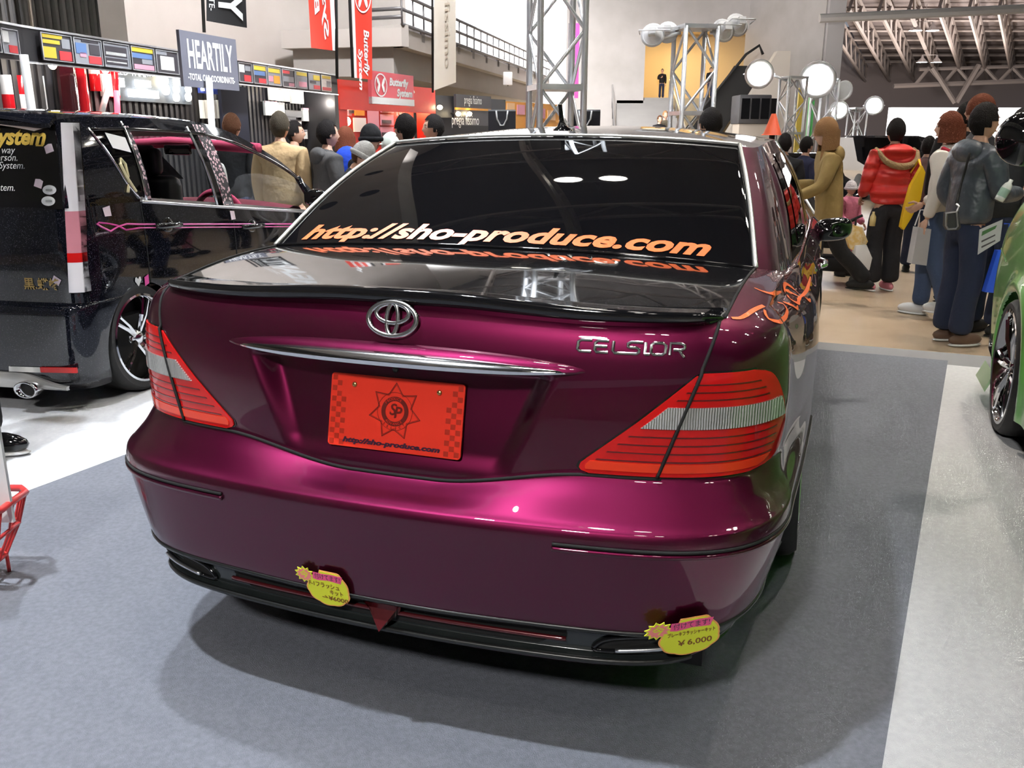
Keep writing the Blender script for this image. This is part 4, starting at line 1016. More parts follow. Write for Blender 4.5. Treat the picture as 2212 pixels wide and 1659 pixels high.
# bumper: reflector with white tape, silver tail section, exhaust
def kb_pt(x, z, off=.004): return Vector((x, -.058 + .035 * (x / .765) ** 2 - off, z))
MB().add([kb_pt(.345, .205), kb_pt(.526, .209), kb_pt(.526, .236), kb_pt(.349, .232)], [(0, 1, 2, 3)]).build('white_tape', mat('white_tape', (.72, .70, .66), .7), kbump)
for sx in (1, -1):
    G = np.array([[kb_pt(x * sx, .211 + (x - .526) * .03 + .026 * t, .008) for x in (np.linspace(.526, .722, 10) if sx > 0 else np.linspace(.722, .526, 10))] for t in (0, .5, 1)])
    shell('reflector', G, np.array([0, -1.0, 0]), .01, LRED, kbump)
SILV = mat('silver_paint', (.55, .53, .50), .35, .6, .6)
G = np.array([[kb_pt(x, .125 + (.078) * t * (1 - .75 * float(sstep(.40, .66, abs(x)))) , .010 + .006 * sin(pi * t)) for x in np.linspace(-.66, .66, 60)] for t in np.linspace(0, 1, 6)]); shell('silver_tail_panel', G, np.array([0, -1.0, 0]), .02, SILV, kbump)
for sx in (1, -1):
    e = MB(); pts = []
    e.lathe([(.050, .06), (.054, .0), (.052, -.012), (.043, -.010), (.040, .05)], (0, 0, 0), axis='y', n=24); e.v = [(v[0] * 1.25 + .462 * sx, v[1] - .085, v[2] * .78 + .128) for v in e.v]
    ex_ = e.build('exhaust_tip', CHROME, kbump, True); d = MB().lathe([(0, .02), (.042, .02)], axis='y', n=20); d.v = [(v[0] * 1.25 + .462 * sx, v[1] - .085, v[2] * .78 + .128) for v in d.v]; d.build('exhaust_bore', MATTE, ex_)
# side: pinstripe with loop, handles, gaps, stickers
PINK = mat('pink_pinstripe', (.80, .08, .38), .4)
def ks(y, z, off=.004): 
    G = Gk2[:, kA + kB:]; j = int(np.clip(round((y - .16) / (2.9 - .16) * kS), 0, kS)); c = G[:, j]; x = float(np.interp(z, c[:, 2], c[:, 0])); return Vector((x + off, y, z))
sl = lambda y, d=0: float(np.interp(y, [.15, 2.3], [.905, .708])) + d
for sx in (1, -1):
    m_ = lambda L_: [(p.x * sx, p.y, p.z) for p in L_]
    MB().tube(m_([ks(y, sl(y, -.006)) for y in np.linspace(.50, 2.30, 40)]), .0035, 5).build('pinstripe', PINK, kei); MB().tube(m_([ks(y, sl(y, .012)) for y in np.linspace(.50, 2.30, 40)]), .0045, 5).build('pinstripe', PINK, kei)
    loop = [(.50, -.006), (.44, -.012), (.39, -.016), (.33, .006), (.26, .016), (.20, .020), (.185, .014), (.21, .0), (.27, -.022), (.33, .0), (.40, .014), (.50, .012)]
    MB().tube(m_([ks(a, sl(a, b)) for a, b in loop]), .0045, 5).build('pinstripe_loop', PINK, kei)
    for y0, y1, z in ((.63, .855, .862), (1.49, 1.75, .775)):
        h = MB().tube(m_([ks(y0, z, .004), ks(y0 + .03, z, .026), ks((y0 + y1) / 2, z - .004, .032), ks(y1 - .03, z - .008, .026), ks(y1, z - .010, .004)]), .016, 8).build('door_handle', GLOSSBLACK, kei, True)
        MB().ellipsoid((ks((y0 + y1) / 2, z - .005, .0).x * sx, (y0 + y1) / 2, z - .005), (.006, .055, .042), 14, 8).build('handle_cup', GLOSSBLACK, h, True)
    for yy in (.52, 1.40, 2.42):
        MB().tube(m_([Vector(p) + Vector((.0015, 0, 0)) for p in np.concatenate([Gk1[4:, kcol(yy)], Gk2[1:, kcol(yy)]]) if np.hypot(p[1] - KAX, p[2] - KWZ) > KR]), .003, 4).build('door_gap', MATTE, kei)
hp = [(.0, -.03), (.026, .0), (.022, .018), (.010, .02), (.0, .008), (-.010, .02), (-.022, .018), (-.026, 0)]
MB().add([ks(.43 + a, .60 + b, .005) for a, b in hp], [tuple(range(8))]).build('heart_sticker', WTX, kei)
MB().add([ks(.50 + a, .592 + b, .005) for a, b in ((-.018, -.03), (.018, -.018), (.018, .03), (-.018, .018))], [(0, 1, 2, 3)]).build('note_sticker', PINK, kei)
MB().add([ks(.27 + a, .965 + b, .005) for a, b in ((-.02, -.02), (.03, -.02), (.03, .03), (-.025, .022))], [(0, 1, 2, 3)]).build('note_sticker', PNKW, kei)
MB().add([ks(1.40 + a, .86 + b, .010) for a, b in ((-.02, -.03), (.03, -.03), (.03, .02), (-.02, .025))], [(0, 1, 2, 3)]).build('note_sticker', PNKW, kei)
rb = [(.42, 1.22), (.45, 1.27), (.48, 1.22), (.455, 1.15), (.40, 1.06), (.43, 1.05), (.465, 1.12), (.50, 1.05), (.53, 1.06), (.475, 1.15)]
MB().tube([cab_yz(y, z, .006) for y, z in ((.52, 1.05), (.47, 1.13), (.455, 1.19), (.47, 1.215), (.49, 1.19), (.485, 1.13), (.465, 1.07), (.455, 1.05))], .008, 6).build('ribbon_sticker', mat('cream_ribbon', (.75, .66, .40), .6), kei)
MB().add([cab_yz(y, z, .006) for y, z in ((.44, 1.27), (.57, 1.245), (.57, 1.32), (.43, 1.345))], [(0, 1, 2, 3)]).build('paper_notice', WTX, kei)
# wheels, mirror
for y0 in (KAX, KAF):
    for sx in (1, -1): wheel('wheel', (sx * .655, y0, .285), .285, .20, sx, kei, 5, camber=-.05, rimr=.80)
for sx in (1, -1):
    o = MB().ellipsoid((sx * .835, 2.42, .905), (.085, .05, .055), 18, 10).build('door_mirror', GLOSSBLACK, kei, True)
    MB().add([(sx * .835 + a * .07, 2.372, .905 + b * .045) for a, b in ((-1, -.8), (1, -.8), (1, .8), (-1, .8))], [(0, 1, 2, 3) if sx > 0 else (0, 1, 2, 3)]).build('mirror_glass', CHROME, o)
    MB().tube([(sx * .74, 2.46, .86), (sx * .79, 2.44, .88)], .02, 8).build('mirror_arm', GLOSSBLACK, o, True)
# interior
MB().box((-.66, .25, .30), (.66, 2.7, .40)).build('cabin_floor', MATTE, kei)
G = np.array([[(x, 2.12 + .55 * t, .70 + .14 * sin(pi * min(t * 1.1, 1)) + .05 * (1 - (x / .7) ** 2)) for x in np.linspace(-.68, .68, 24)] for t in np.linspace(0, 1, 10)]); patch('dashboard', G, BURG, kei)
for sx in (1, -1):
    s_ = bevelled_box('front_seat', (sx * .33 - .22, 1.25, .42), (sx * .33 + .22, 1.75, .58), .06, LEATHER, kei, 3)
    b_ = bevelled_box('seat_back', (sx * .33 - .22, 1.13, .55), (sx * .33 + .22, 1.27, 1.10), .06, LEATHER, s_, 3); bevelled_box('headrest', (sx * .33 - .13, 1.12, 1.10), (sx * .33 + .13, 1.22, 1.26), .04, LEATHER, s_, 3)
rs = bevelled_box('rear_seat', (-.60, .42, .42), (.60, .80, .58), .06, LEATHER, kei, 3)
for sx in (1, -1): bevelled_box('seat_back', (sx * .31 - .27, .70, .55), (sx * .31 + .27, .86, 1.13), .07, LEATHER, rs, 3)
sw = MB(); c0 = Vector((.33, 1.98, .80)); 
sw.tube([c0 + Vector((.17 * cos(a), -.06 * sin(a) * .8, .16 * sin(a))) for a in np.linspace(0, 2 * pi, 33)[:-1]], .022, 8, closed=True).build('steering_wheel', PINKV, kei, True)
MB().tube([(-.66, 1.98, 1.245), (0, 1.97, 1.285), (.66, 1.98, 1.245)], .035, 8).build('pink_sun_strip', PINKV, kei, True)
MB().add([(-.30, 1.55, 1.27), (.18, 1.50, 1.27), (.32, 1.60, 1.06), (-.12, 1.68, 1.06)], [(0, 1, 2, 3)]).build('hanging_paper', WTX, kei)
bevelled_box('room_mirror', (-.02, 1.90, 1.20), (.18, 1.94, 1.27), .015, GLOSSBLACK, kei)
MB().ellipsoid((.20, 2.25, 1.0), (.035, .035, .14), 10, 8).build('dangling_charm', mat('white_fur', (.8, .78, .78), .9), kei, True)

# ================================================================ green hatchback at the right edge: its nose points away
GPSI = radians(20.0); gW = Vector((2.26, 3.79, 0))
grn = empty('green_hatchback', (gW.x, gW.y, 0), -GPSI); tag(grn, 'bright green hatchback with chrome wheel cut off by the right edge', 'car')
GREEN = mat('bright_green_paint', (0.22, 0.64, 0.13), 0.3, 0.0, 1.0, 0.02)
GWY = .17
def g_top(y): return float(pchip([-3.0, -2.2, -1.1, -.40, .30, .65, .80, .92, 1.0, 1.06, 1.10], [1.02, 1.08, 1.18, 1.24, 1.23, 1.18, 1.10, .97, .85, .72, .58], y)[0])
def g_tuck(y, z):
    f = float(np.interp(z, [.16, .20, .27, .41, .58], [.10, .16, .46, .80, 1.0])); return y if y < .6 else .6 + (y - .6) * f
def g_x(y, t):
    x = -.045 + .10 * (t - .42) ** 2 + .075 * float(sstep(.7, 1.0, t)) ** 1.5
    return x + .07 * float(sstep(.75, 1.10, y)) ** 2 + .05 * float(sstep(-2.0, -3.0, y))
G = []
for t in np.linspace(0, 1, 60):
    row = []
    for y in np.linspace(-3.0, 1.10, 210):
        z = .16 + (g_top(y) - .16) * t; fl = .020 * math.exp(-((math.hypot(y - GWY, z - .315) - .375) / .04) ** 2) if t < .9 else 0; row.append((g_x(y, t) - fl, g_tuck(y, z), z))
    G.append(row)
G = np.array(G); GSIDE = G.copy(); ins = np.zeros(G.shape[:2], bool)
for yc_ in (GWY, GWY - 2.42):
    d = np.hypot(G[..., 1] - yc_, G[..., 2] - .315); m = d < .345; ins |= m; k = np.where(m & (d > 1e-6), .345 / np.maximum(d, 1e-6), 1); G[..., 1] = yc_ + (G[..., 1] - yc_) * k; G[..., 2] = np.where(m, np.maximum(.315 + (G[..., 2] - .315) * k, .14), G[..., 2])
fl_ = ins.ravel(); gbody = patch('body_side', G, GREEN, grn, keep=lambda q: not all(fl_[i] for i in q))
T = GSIDE[-1]; top = []
for u in np.linspace(0, 1, 24):
    bow = .05 * sin(pi * u); top.append([(p[0] + (1.62 - 2 * p[0]) * u, p[1] + .10 * sin(pi * u) * float(sstep(.4, 1.1, p[1])), p[2] + bow * (1 if p[1] < .9 else .3)) for p in T])
patch('bonnet', np.array(top)[:, 60:], GREEN, grn)
nose = [[(p[0] + (1.62 - 2 * p[0]) * u, p[1] + .10 * sin(pi * u), p[2]) for p in GSIDE[:, -1]] for u in np.linspace(0, 1, 16)]; patch('front_bumper', np.array(nose), GREEN, grn, flip=True)
MB().box((.16, -2.9, .2), (1.45, .60, .7)).build('underbody', MATTE, grn)
q = GSIDE[-1]; yA = -.45
MB().add([(.07, -.10, 1.22), (.20, -.75, 1.58), (.22, -2.6, 1.60), (.06, -3.0, 1.06)], [(0, 1, 2, 3)]).build('side_window', TINT, grn)
MB().add([(.07, -.06, 1.23), (1.55, -.06, 1.23), (1.40, -.75, 1.60), (.20, -.75, 1.60)], [(0, 1, 2, 3)]).build('windscreen', TINT, grn)
MB().box((.18, -2.7, 1.58), (1.44, -.72, 1.64)).build('roof', GREEN, grn)
MB().tube([(.06, -.04, 1.22), (.19, -.73, 1.60)], .035, 8).build('windscreen_pillar', GREEN, grn, True)
wheel('wheel', (.045, GWY, .315), .315, .205, -1, grn, 6, rimr=.82, face=.1); wheel('wheel', (.045, GWY - 2.42, .315), .315, .205, -1, grn, 6, rimr=.82)
wq = at(2213, 300, 3.62) - gW; c_, s__ = cos(GPSI), sin(GPSI); ml = (wq.x * c_ - wq.y * s__, wq.x * s__ + wq.y * c_, wq.z)
gm = MB().ellipsoid(ml, (.105, .08, .105), 20, 12).build('door_mirror', GLOSSBLACK, grn, True)
MB().tube([(ml[0] + .05, ml[1] - .02, ml[2] - .07), (.05, -.12, 1.22)], .028, 8).build('mirror_arm', GLOSSBLACK, gm, True)
bodyx = lambda y, z: g_x(y, (z - .16) / (g_top(y) - .16))
MB().tube([(bodyx(.72, .36) - .006, .70, .36), (bodyx(.62, .30) - .014, .60, .31), (bodyx(.54, .26) - .010, .53, .27)], [.006, .016, .010], 8).build('bumper_vane', GLOSSBLACK, grn, True)
G = np.array([[(bodyx(y, .17) - .012 - .035 * s, y, .20 - .085 * s) for y in np.linspace(.50, .80, 20)] for s in (0, .5, 1)]); shell('chin_spoiler', G, np.array([-.5, 0, .8]), .015, mat('pale_green_plastic', (.42, .62, .36), .3, 0, .6), grn)
v, f = text_mesh('LETOS', .075, bold=.001); PT = [Vector((0, .68 + p[1] * .9, .52 + p[0])) for p in v]; mobj('body_lettering', [(bodyx(p.y, p.z) - .003, p.y, p.z) for p in PT], [q[::-1] for q in f], mat('dark_green_print', (.09, .20, .06), .5), gbody, False)
gp = [(y, .76 + .02 * sin(y * 9)) for y in np.linspace(.60, .95, 12)]; MB().tube([(bodyx(y, z) - .001, y, z) for y, z in gp], .003, 4).build('panel_gap', mat('green_gap', (.05, .16, .03), .6), grn)

# ================================================================ stands on the left
def pcol(n, c, r=.5, **k): return mat(n, c, r, **k)
B_BLACK = pcol('booth_black', (.018, .017, .020), .55); B_GREY = pcol('booth_slate_board', (.065, .075, .085), .6); B_RED = pcol('booth_red', (.72, .045, .030), .5)
FRAME = pcol('poster_frame', (.55, .56, .58), .35, metal=.6)
HEARTC = pcol('sign_slate', (.15, .155, .20), .5); SIGNW = pcol('sign_white', (.86, .86, .86), .5); P_YEL = pcol('poster_yellow', (.75, .58, .06), .5); P_RED = pcol('poster_red', (.66, .05, .06), .5); P_DK = pcol('poster_dark', (.055, .05, .06), .45)
P_GREY = pcol('poster_grey', (.30, .31, .34), .45); P_BLUE = pcol('poster_blue', (.12, .22, .45), .45); P_WHITE = pcol('poster_white', (.80, .80, .78), .5); P_PINK = pcol('poster_pink', (.78, .35, .45), .5); P_ORG = pcol('poster_orange', (.82, .36, .05), .5)
LEDW = mat('led_white_glow', (1, 1, 1), .5, emit=(.95, .97, 1.0), es=9.0); LEDR = mat('led_red_glow', (1, .1, .1), .5, emit=(1.0, .06, .10), es=5.0); BULB = mat('warm_bulb_glow', (1, .9, .7), .5, emit=(1.0, .82, .50), es=30.0)
class Plane:
    """upright plane through two photo points at given depths: (u, z) -> world; u in metres from the first point"""
    def __init__(s, a, b): s.o = Vector((a.x, a.y, 0)); d = Vector((b.x - a.x, b.y - a.y, 0)); s.L = d.length; s.d = d.normalized(); s.n = Vector((s.d.y, -s.d.x, 0))
    def p(s, u, z, off=0.0): q = s.o + s.d * u + s.n * off; return Vector((q.x, q.y, z))
    def hit(s, px, py, off=0.0):
        """(u, z) where the sight line through a photo pixel meets the plane"""
        d = px_dir(px, py); o = s.o + s.n * off; t = (o.x * s.n.x + o.y * s.n.y) / (d[0] * s.n.x + d[1] * s.n.y); q = d * t
        return ((q[0] - o.x) * s.d.x + (q[1] - o.y) * s.d.y, q[2] + CAM_Z)
    def board(s, mb, u0, u1, z0, z1, off, th, m=0, skew=0.0):
        a = s.p(u0, 0, off - th / 2); b = s.p(u1, 0, off - th / 2); return mb.slab((a.x, a.y), (b.x, b.y), z0, z1, th, m)
    def rect(s, name, u0, u1, z0, z1, off, th, m, parent): mb = MB(); s.board(mb, u0, u1, z0, z1, off, th); return mb.build(name, m, parent)
    def rect_px(s, name, x0, y0, x1, y1, off, th, m, parent):
        (ua, za), (ub, zb_) = s.hit(x0, y0, off), s.hit(x1, y1, off); return s.rect(name, min(ua, ub), max(ua, ub), min(za, zb_), max(za, zb_), off, th, m, parent)
    def text(s, name, t, u, z, off, size, m, parent, up=(0, 0, 1), right=None, **kw): return text_on(name, t, s.p(u, z, off), right or s.d, up, size, m, parent, **kw)
    def text_px(s, name, t, px, py, off, size, m, parent, **kw): u, z = s.hit(px, py, off); return s.text(name, t, u, z, off, size, m, parent, **kw)
# --- parts shop stand
f0 = at(45, 55, 7.2); f1 = at(728, 163, 13.0); FZ1 = (f0.z + f1.z) / 2; FP = Plane(f0, f1)
shop = empty('parts_shop_stand', (f0.x, f0.y, HALL_Z)); tag(shop, 'black parts shop stand with poster fascia and hanging lamp products', 'stand')
def loc(o):
    """keep world placement under a parent standing elsewhere"""
    return o
inv = lambda par: Matrix.Translation(-Vector(par.location))
def under(par, o):
    o.parent = par; o.matrix_parent_inverse = par.matrix_basis.inverted(); return o
class Sub:
    """builds parts in world space and hangs them under a thing"""
    def __init__(s, par): s.par = par
    def __call__(s, o): return under(s.par, o)
S = Sub(shop)
fas_h = .25
fascia = S(FP.rect('fascia', 0, FP.L, FZ1 - fas_h, FZ1, 0, .06, B_BLACK, None))
S(FP.rect('fascia_trim', 0, FP.L, FZ1 - .01, FZ1 + .006, .012, .02, STEEL, None)); S(FP.rect('fascia_trim', 0, FP.L, FZ1 - fas_h - .012, FZ1 - fas_h, .012, .02, STEEL, None))
endL = at(-90, 66, 6.5); EP = Plane(endL, f0)
S(EP.rect('end_fascia', 0, EP.L, FZ1 - fas_h, FZ1, 0, .06, B_BLACK, None)); S(EP.rect('fascia_trim', 0, EP.L, FZ1 - .01, FZ1 + .006, .012, .02, STEEL, None))
BACK = -.50
S(FP.rect('back_wall', -.2, FP.L + .30, HALL_Z, FZ1 - .05, BACK, .06, B_BLACK, None)); S(EP.rect('end_wall', -.3, EP.L + .1, HALL_Z, FZ1 - .1, -.55, .06, B_GREY, None))
mb = MB(); u = 0.0
while u < FP.L + .2: FP.board(mb, u, u + .05, .2, FZ1 - .1, BACK + .02, .03); u += .10
o = S(mb.build('slat_wall', pcol('slat_black', (.035, .032, .036), .5), None)); o['kind'] = 'stuff'
u, z = FP.hit(735, 200, 0); S(FP.rect('end_panel', FP.L - .12, FP.L, HALL_Z, FZ1, 0, .5, B_BLACK, None))
u0, _ = FP.hit(510, 170, -.1); u1, _ = FP.hit(566, 200, -.1); S(FP.rect('dark_curtain', u0, u1, HALL_Z, FZ1 - fas_h, -.30, .04, pcol('navy_curtain', (.012, .014, .03), .9), None))
# posters on the fascia, each a framed thing of its own
def poster(x0, x1, base, blocks, lab, plane=FP, ytop=None, grp='posters along the shop fascia', frame=True, inset=.030):
    (ua, _), (ub, _) = plane.hit(x0, 100, .05), plane.hit(x1, 100, .05); z0, z1 = FZ1 - fas_h + inset * .6, FZ1 - inset * .9
    e = empty('poster', plane.p((ua + ub) / 2, z0, .05)); tag(e, lab, 'poster', grp); X = Sub(e)
    X(plane.rect('sheet', ua, ub, z0, z1, .036, .006, base, None))
    for (a, b, c, d, m) in blocks: X(plane.rect('print_or_glare', ua + (ub - ua) * a, ua + (ub - ua) * c, z0 + (z1 - z0) * b, z0 + (z1 - z0) * d, .040, .003, m, None))
    if frame:
        r = MB()
        for (a, b, c, d) in ((0, 0, 1, .03), (0, .97, 1, 1), (0, 0, .03, 1), (.97, 0, 1, 1)): plane.board(r, ua + (ub - ua) * a, ua + (ub - ua) * c, z0 + (z1 - z0) * b, z0 + (z1 - z0) * d, .046, .012)
        X(r.build('poster_frame', FRAME, None))
    return e
poster(92, 158, P_DK, [(.06, .82, .7, .95, P_YEL), (.06, .62, .6, .76, P_YEL), (.05, .10, .45, .50, P_YEL), (.55, .06, .95, .40, P_RED), (.66, .5, .93, .86, P_GREY)], 'yellow and red framed price poster, first on the shop fascia')
poster(161, 221, P_GREY, [(.08, .40, .45, .80, P_BLUE), (.2, .28, .42, .45, P_PINK), (.5, .06, .95, .35, P_RED), (.3, .86, .9, .95, P_DK), (.55, .4, .92, .8, P_DK)], 'grey poster with blue part and red price, second on the fascia')
poster(224, 280, P_GREY, [(.06, .45, .9, .85, P_DK), (.06, .12, .9, .38, P_DK), (.1, .5, .86, .62, P_WHITE), (.1, .2, .86, .26, P_WHITE)], 'poster of a dark car rear, third on the fascia')
poster(283, 333, P_DK, [(.05, .78, .95, .97, P_YEL), (.05, .52, .9, .72, P_BLUE), (.45, .3, .9, .5, P_GREY), (.1, .06, .95, .26, P_PINK)], 'yellow blue and pink poster under two bulbs, fourth on the fascia')
poster(336, 384, P_DK, [(.2, .15, .8, .75, P_WHITE), (.05, .80, .5, .95, P_GREY)], 'dark poster with white glare painted on, beside the slate sign')  # the white block is glare painted onto the sheet
poster(513, 542, P_DK, [(.05, .5, .45, .9, P_WHITE), (.4, .06, .9, .38, P_RED), (.5, .6, .9, .85, P_GREY)], 'framed poster with white square just right of the slate sign')
poster(545, 573, P_DK, [(.05, .72, .95, .95, P_YEL), (.05, .45, .9, .68, P_BLUE), (.4, .06, .95, .30, P_RED)], 'framed yellow topped poster, second right of the slate sign')
poster(576, 604, P_GREY, [(.05, .70, .95, .92, P_YEL), (.45, .12, .92, .55, P_ORG), (.06, .2, .4, .5, P_PINK)], 'framed poster with an orange disc near the dark curtain')
poster(607, 635, P_DK, [(.06, .75, .6, .92, P_RED), (.1, .3, .9, .6, P_GREY), (.5, .06, .92, .25, P_PINK)], 'framed dark grey poster, last with a white frame')
poster(638, 662, P_GREY, [(.05, .75, .95, .95, P_YEL), (.2, .1, .9, .4, P_PINK)], 'frameless brownish poster, third from the red stand', frame=False)
poster(665, 690, P_GREY, [(.4, .6, .95, .9, P_YEL), (.4, .06, .95, .3, P_RED), (.1, .4, .6, .55, P_DK)], 'frameless poster with dark bars, second from the red stand', frame=False)
poster(693, 714, P_WHITE, [(.05, .78, .9, .95, P_YEL), (.05, .06, .95, .25, P_RED), (.5, .3, .9, .65, P_GREY)], 'frameless white poster with red foot, nearest the red stand', frame=False)
poster(-36, 5, P_DK, [(.3, .7, .9, .95, P_YEL), (.1, .1, .6, .4, P_GREY)], 'dark poster cut off by the left edge of the picture', plane=EP, inset=.05); poster(8, 44, P_GREY, [(.1, .45, .45, .9, P_WHITE), (.4, .06, .9, .36, P_RED)], 'grey poster with white square at the left corner', plane=EP, inset=.05)
# end wall: heading and tail lens samples
hd = EP.hit(30, 142, -.52)
S(EP.text('heading_lettering', 'TAIL LENS', EP.hit(92, 140, -.52)[0], EP.hit(92, 140, -.52)[1], -.512, .135, SIGNW, None, bold=.002, xs=.72)); S(EP.text('heading_lettering', 'JAPAN EVERY LED', EP.hit(12, 139, -.52)[0], EP.hit(12, 139, -.52)[1], -.512, .085, SIGNW, None, xs=.7))
LTR = pcol('tail_red_lens', (.62, .012, .02), .12, coat=1.0); LTC = pcol('tail_clear_lens', (.80, .80, .82), .1, coat=1.0); LTS = pcol('tail_smoke_lens', (.05, .006, .01), .1, coat=1.0)
def tail_sample(px, py, plane, off, w, h, cols, lab):
    u, z = plane.hit(px, py, off); o = plane.p(u, z, off); e = empty('tail_lens_sample', o); tag(e, lab, 'lamp', 'tail lens samples hung in the shop')
    n = len(cols)
    for k, m in enumerate(cols):
        z0 = -h / 2 + h * k / n; G = []
        for t in np.linspace(0, 1, 6):
            zz_ = z0 + h / n * t; ww = w * (1 - .25 * ((zz_ + h / 2) / h) ** 3); G.append([plane.d * (ww * a) + plane.n * (.05 * cos(a * pi)) + Vector((0, 0, zz_)) for a in np.linspace(-.5, .5, 7)])
        shell('lens', np.array([[tuple(q) for q in r] for r in G]), np.array(plane.n), .03, m, e)
    return e
for px, cols, lab in ((17, (LTR, LTC), 'red and clear tail lens sample at the far left of the shop'), (46, (LTC, LTR), 'clear footed red tail lens sample behind the white post'), (88, (LTC, LTC), 'all clear chrome tail lens sample on the slate board'), (118, (LTS, LTC), 'smoked chrome tail lens sample beside the dark red ones')):
    tail_sample(px, 204, EP, -.44, .095, .30, cols, lab)
for px, py, w, h, cols, lab in ((150, 175, .24, .55, (LTS, LTS), 'large dark smoked tail lens unit below the yellow poster'), (178, 190, .16, .42, (LTR, LTR), 'bright red tail lens unit below the grey poster'), (205, 160, .10, .30, (LTR, LTC), 'clear topped tail lens unit hanging by wires'), (228, 160, .13, .40, (LTC, LTR), 'pinkish lit tail lens unit below the third poster'), (246, 170, .07, .34, (LTR, LTR), 'narrow red tail lens unit left of the strip light board')):
    tail_sample(px, py, FP, -.42, w, h, cols, lab)
def glow_tube(px, py, ln, tilt, m, lab, r=.028):
    u, z = FP.hit(px, py, -.36); c = FP.p(u, z, -.36); d = (FP.d * sin(tilt) + Vector((0, 0, cos(tilt)))) * ln / 2; o = MB().tube([-d, d], r, 8).build('light_tube', m, None, True); o.location = c; tag(o, lab, 'lamp'); return o
glow_tube(253, 222, .22, .12, LEDR, 'glowing red light tube above the black wagon roof'); glow_tube(226, 218, .26, .55, LTC, 'tilted clear light tube beside the glowing red tube')
# strip light board with lit panels and bulbs
tb = empty('strip_light_board', FP.p(*FP.hit(330, 220, BACK + .08), BACK + .08)); tag(tb, 'dark display board of lit strip lamps and round bulbs', 'display board'); X = Sub(tb)
(ua, za), (ub, zb_) = FP.hit(252, 148, BACK + .1), FP.hit(418, 226, BACK + .1); X(FP.rect('board', ua, ub, zb_, za, BACK + .08, .04, B_GREY, None))
X(FP.text_px('board_lettering', 'LED TAPE', 283, 156, BACK + .085, .11, SIGNW, None, xs=1.0)); 
for k in range(4): X(FP.rect_px('slash_mark', 313 + 5 * k, 152, 315 + 5 * k, 166, BACK + .09, .01, P_GREY, None))
X(FP.rect_px('lit_panel', 296, 172, 327, 189, BACK + .12, .03, LEDW, None)); X(FP.rect_px('lit_panel', 281, 192, 344, 213, BACK + .12, .03, LEDW, None)); X(FP.rect_px('lit_panel', 257, 168, 270, 188, BACK + .12, .03, LEDW, None))
def disc(name, px, py, r, m, plane=FP, off=BACK + .12, par=X):
    u, z = plane.hit(px, py, off); c = plane.p(u, z, off); P_ = [c + plane.d * (r * cos(a)) + Vector((0, 0, r * sin(a))) for a in np.linspace(0, 2 * pi, 17)[:-1]]
    return par(MB().prism([(r * cos(a), r * sin(a)) for a in np.linspace(0, 2 * pi, 17)[:-1]], c, plane.d, (0, 0, 1), plane.n, .03).build(name, m, None))
for px in (378, 404):
    for py in (177, 193, 210): disc('round_lamp', px, py, .042, LEDW)
disc('oval_lamp', 355, 193, .055, LEDW); disc('oval_lamp', 353, 174, .045, BULB)
for px, py, lab in ((113, 138, 'bare warm bulb beside the tail lens heading'), (349, 160, 'bare warm bulb left of the slate sign'), (430, 171, 'bare warm bulb right below the slate sign'), (227, 148, 'bare warm bulb below the third poster'), (614, 192, 'bare warm bulb over the white packets'), (714, 204, 'bare warm bulb by the red stand')):
    u, z = FP.hit(px, py, -.25); b = MB().ellipsoid((0, 0, 0), (.035, .035, .045), 12, 8).build('light_bulb', BULB, None, True); b.location = FP.p(u, z, -.25); tag(b, lab, 'light bulb')
    MB().tube([(0, 0, .04), (0, 0, max(FZ1 - fas_h - z, .06))], .006, 5).build('bulb_cord', MATTE, b)
for px, py in ((300, 190), (450, 190), (620, 205), (700, 215)):
    u, z = FP.hit(px, py, -.12); lamp('POINT', 'shop_lamp_light', FP.p(u, FZ1 - fas_h - .12, -.10), 9, (1, .93, .82), .05)
lamp('POINT', 'shop_lamp_light', EP.p(EP.hit(60, 150, -.2)[0], FZ1 - fas_h - .08, -.15), 8, (1, .95, .88), .05)
# blue gadget display and packets
bd = empty('blue_gadget_rack', FP.p(*FP.hit(450, 200, -.4), -.4)); tag(bd, 'blue lit gadget rack behind the white post under the slate sign', 'display rack'); X = Sub(bd)
X(FP.rect_px('blue_card', 431, 178, 472, 204, -.4, .03, pcol('blue_card', (.05, .08, .35), .4), None))
for k in range(4): X(FP.rect_px('white_packet', 434 + 12 * k, 216, 444 + 12 * k, 256, -.38, .03, P_WHITE, None))
X(FP.rect_px('card_lights', 437, 184, 442, 196, -.38, .02, LEDW, None)); X(FP.rect_px('card_lights', 462, 184, 465, 190, -.38, .02, LEDW, None))
pk = [(582, 186, 597, 217), (599, 188, 613, 219), (615, 190, 627, 220), (629, 192, 657, 225), (572, 218, 600, 250), (602, 221, 616, 250), (617, 237, 652, 254), (654, 233, 668, 262), (600, 250, 640, 262), (627, 258, 652, 278), (640, 282, 652, 300), (656, 280, 665, 300)]
for k, (x0, y0, x1, y1) in enumerate(pk):
    names = ['top left', 'second', 'third', 'widest top', 'left middle', 'small middle', 'grey', 'narrow', 'long', 'lower', 'striped', 'lowest']
    o = FP.rect_px('hanging_packet', x0, y0, x1, y1, BACK + .10, .03, P_WHITE if k not in (6, 8) else P_GREY, None); tag(o, f'{names[k]} white packet hung on the slat wall behind the tan jacket', 'packet', 'packets on the slat wall')
    a = FP.rect_px('packet_header', x0 + 1, y0, x1 - 1, y0 + (y1 - y0) * .18, BACK + .106, .01, [P_DK, P_PINK, P_GREY][k % 3], None); under(o, a)
gb = empty('gadget_panel', FP.p(*FP.hit(700, 240, -.42), -.42)); tag(gb, 'slate panel of round gadgets and handwritten white script near the red stand', 'display board'); X = Sub(gb)
X(FP.rect_px('panel', 681, 203, 720, 262, -.42, .03, B_GREY, None))
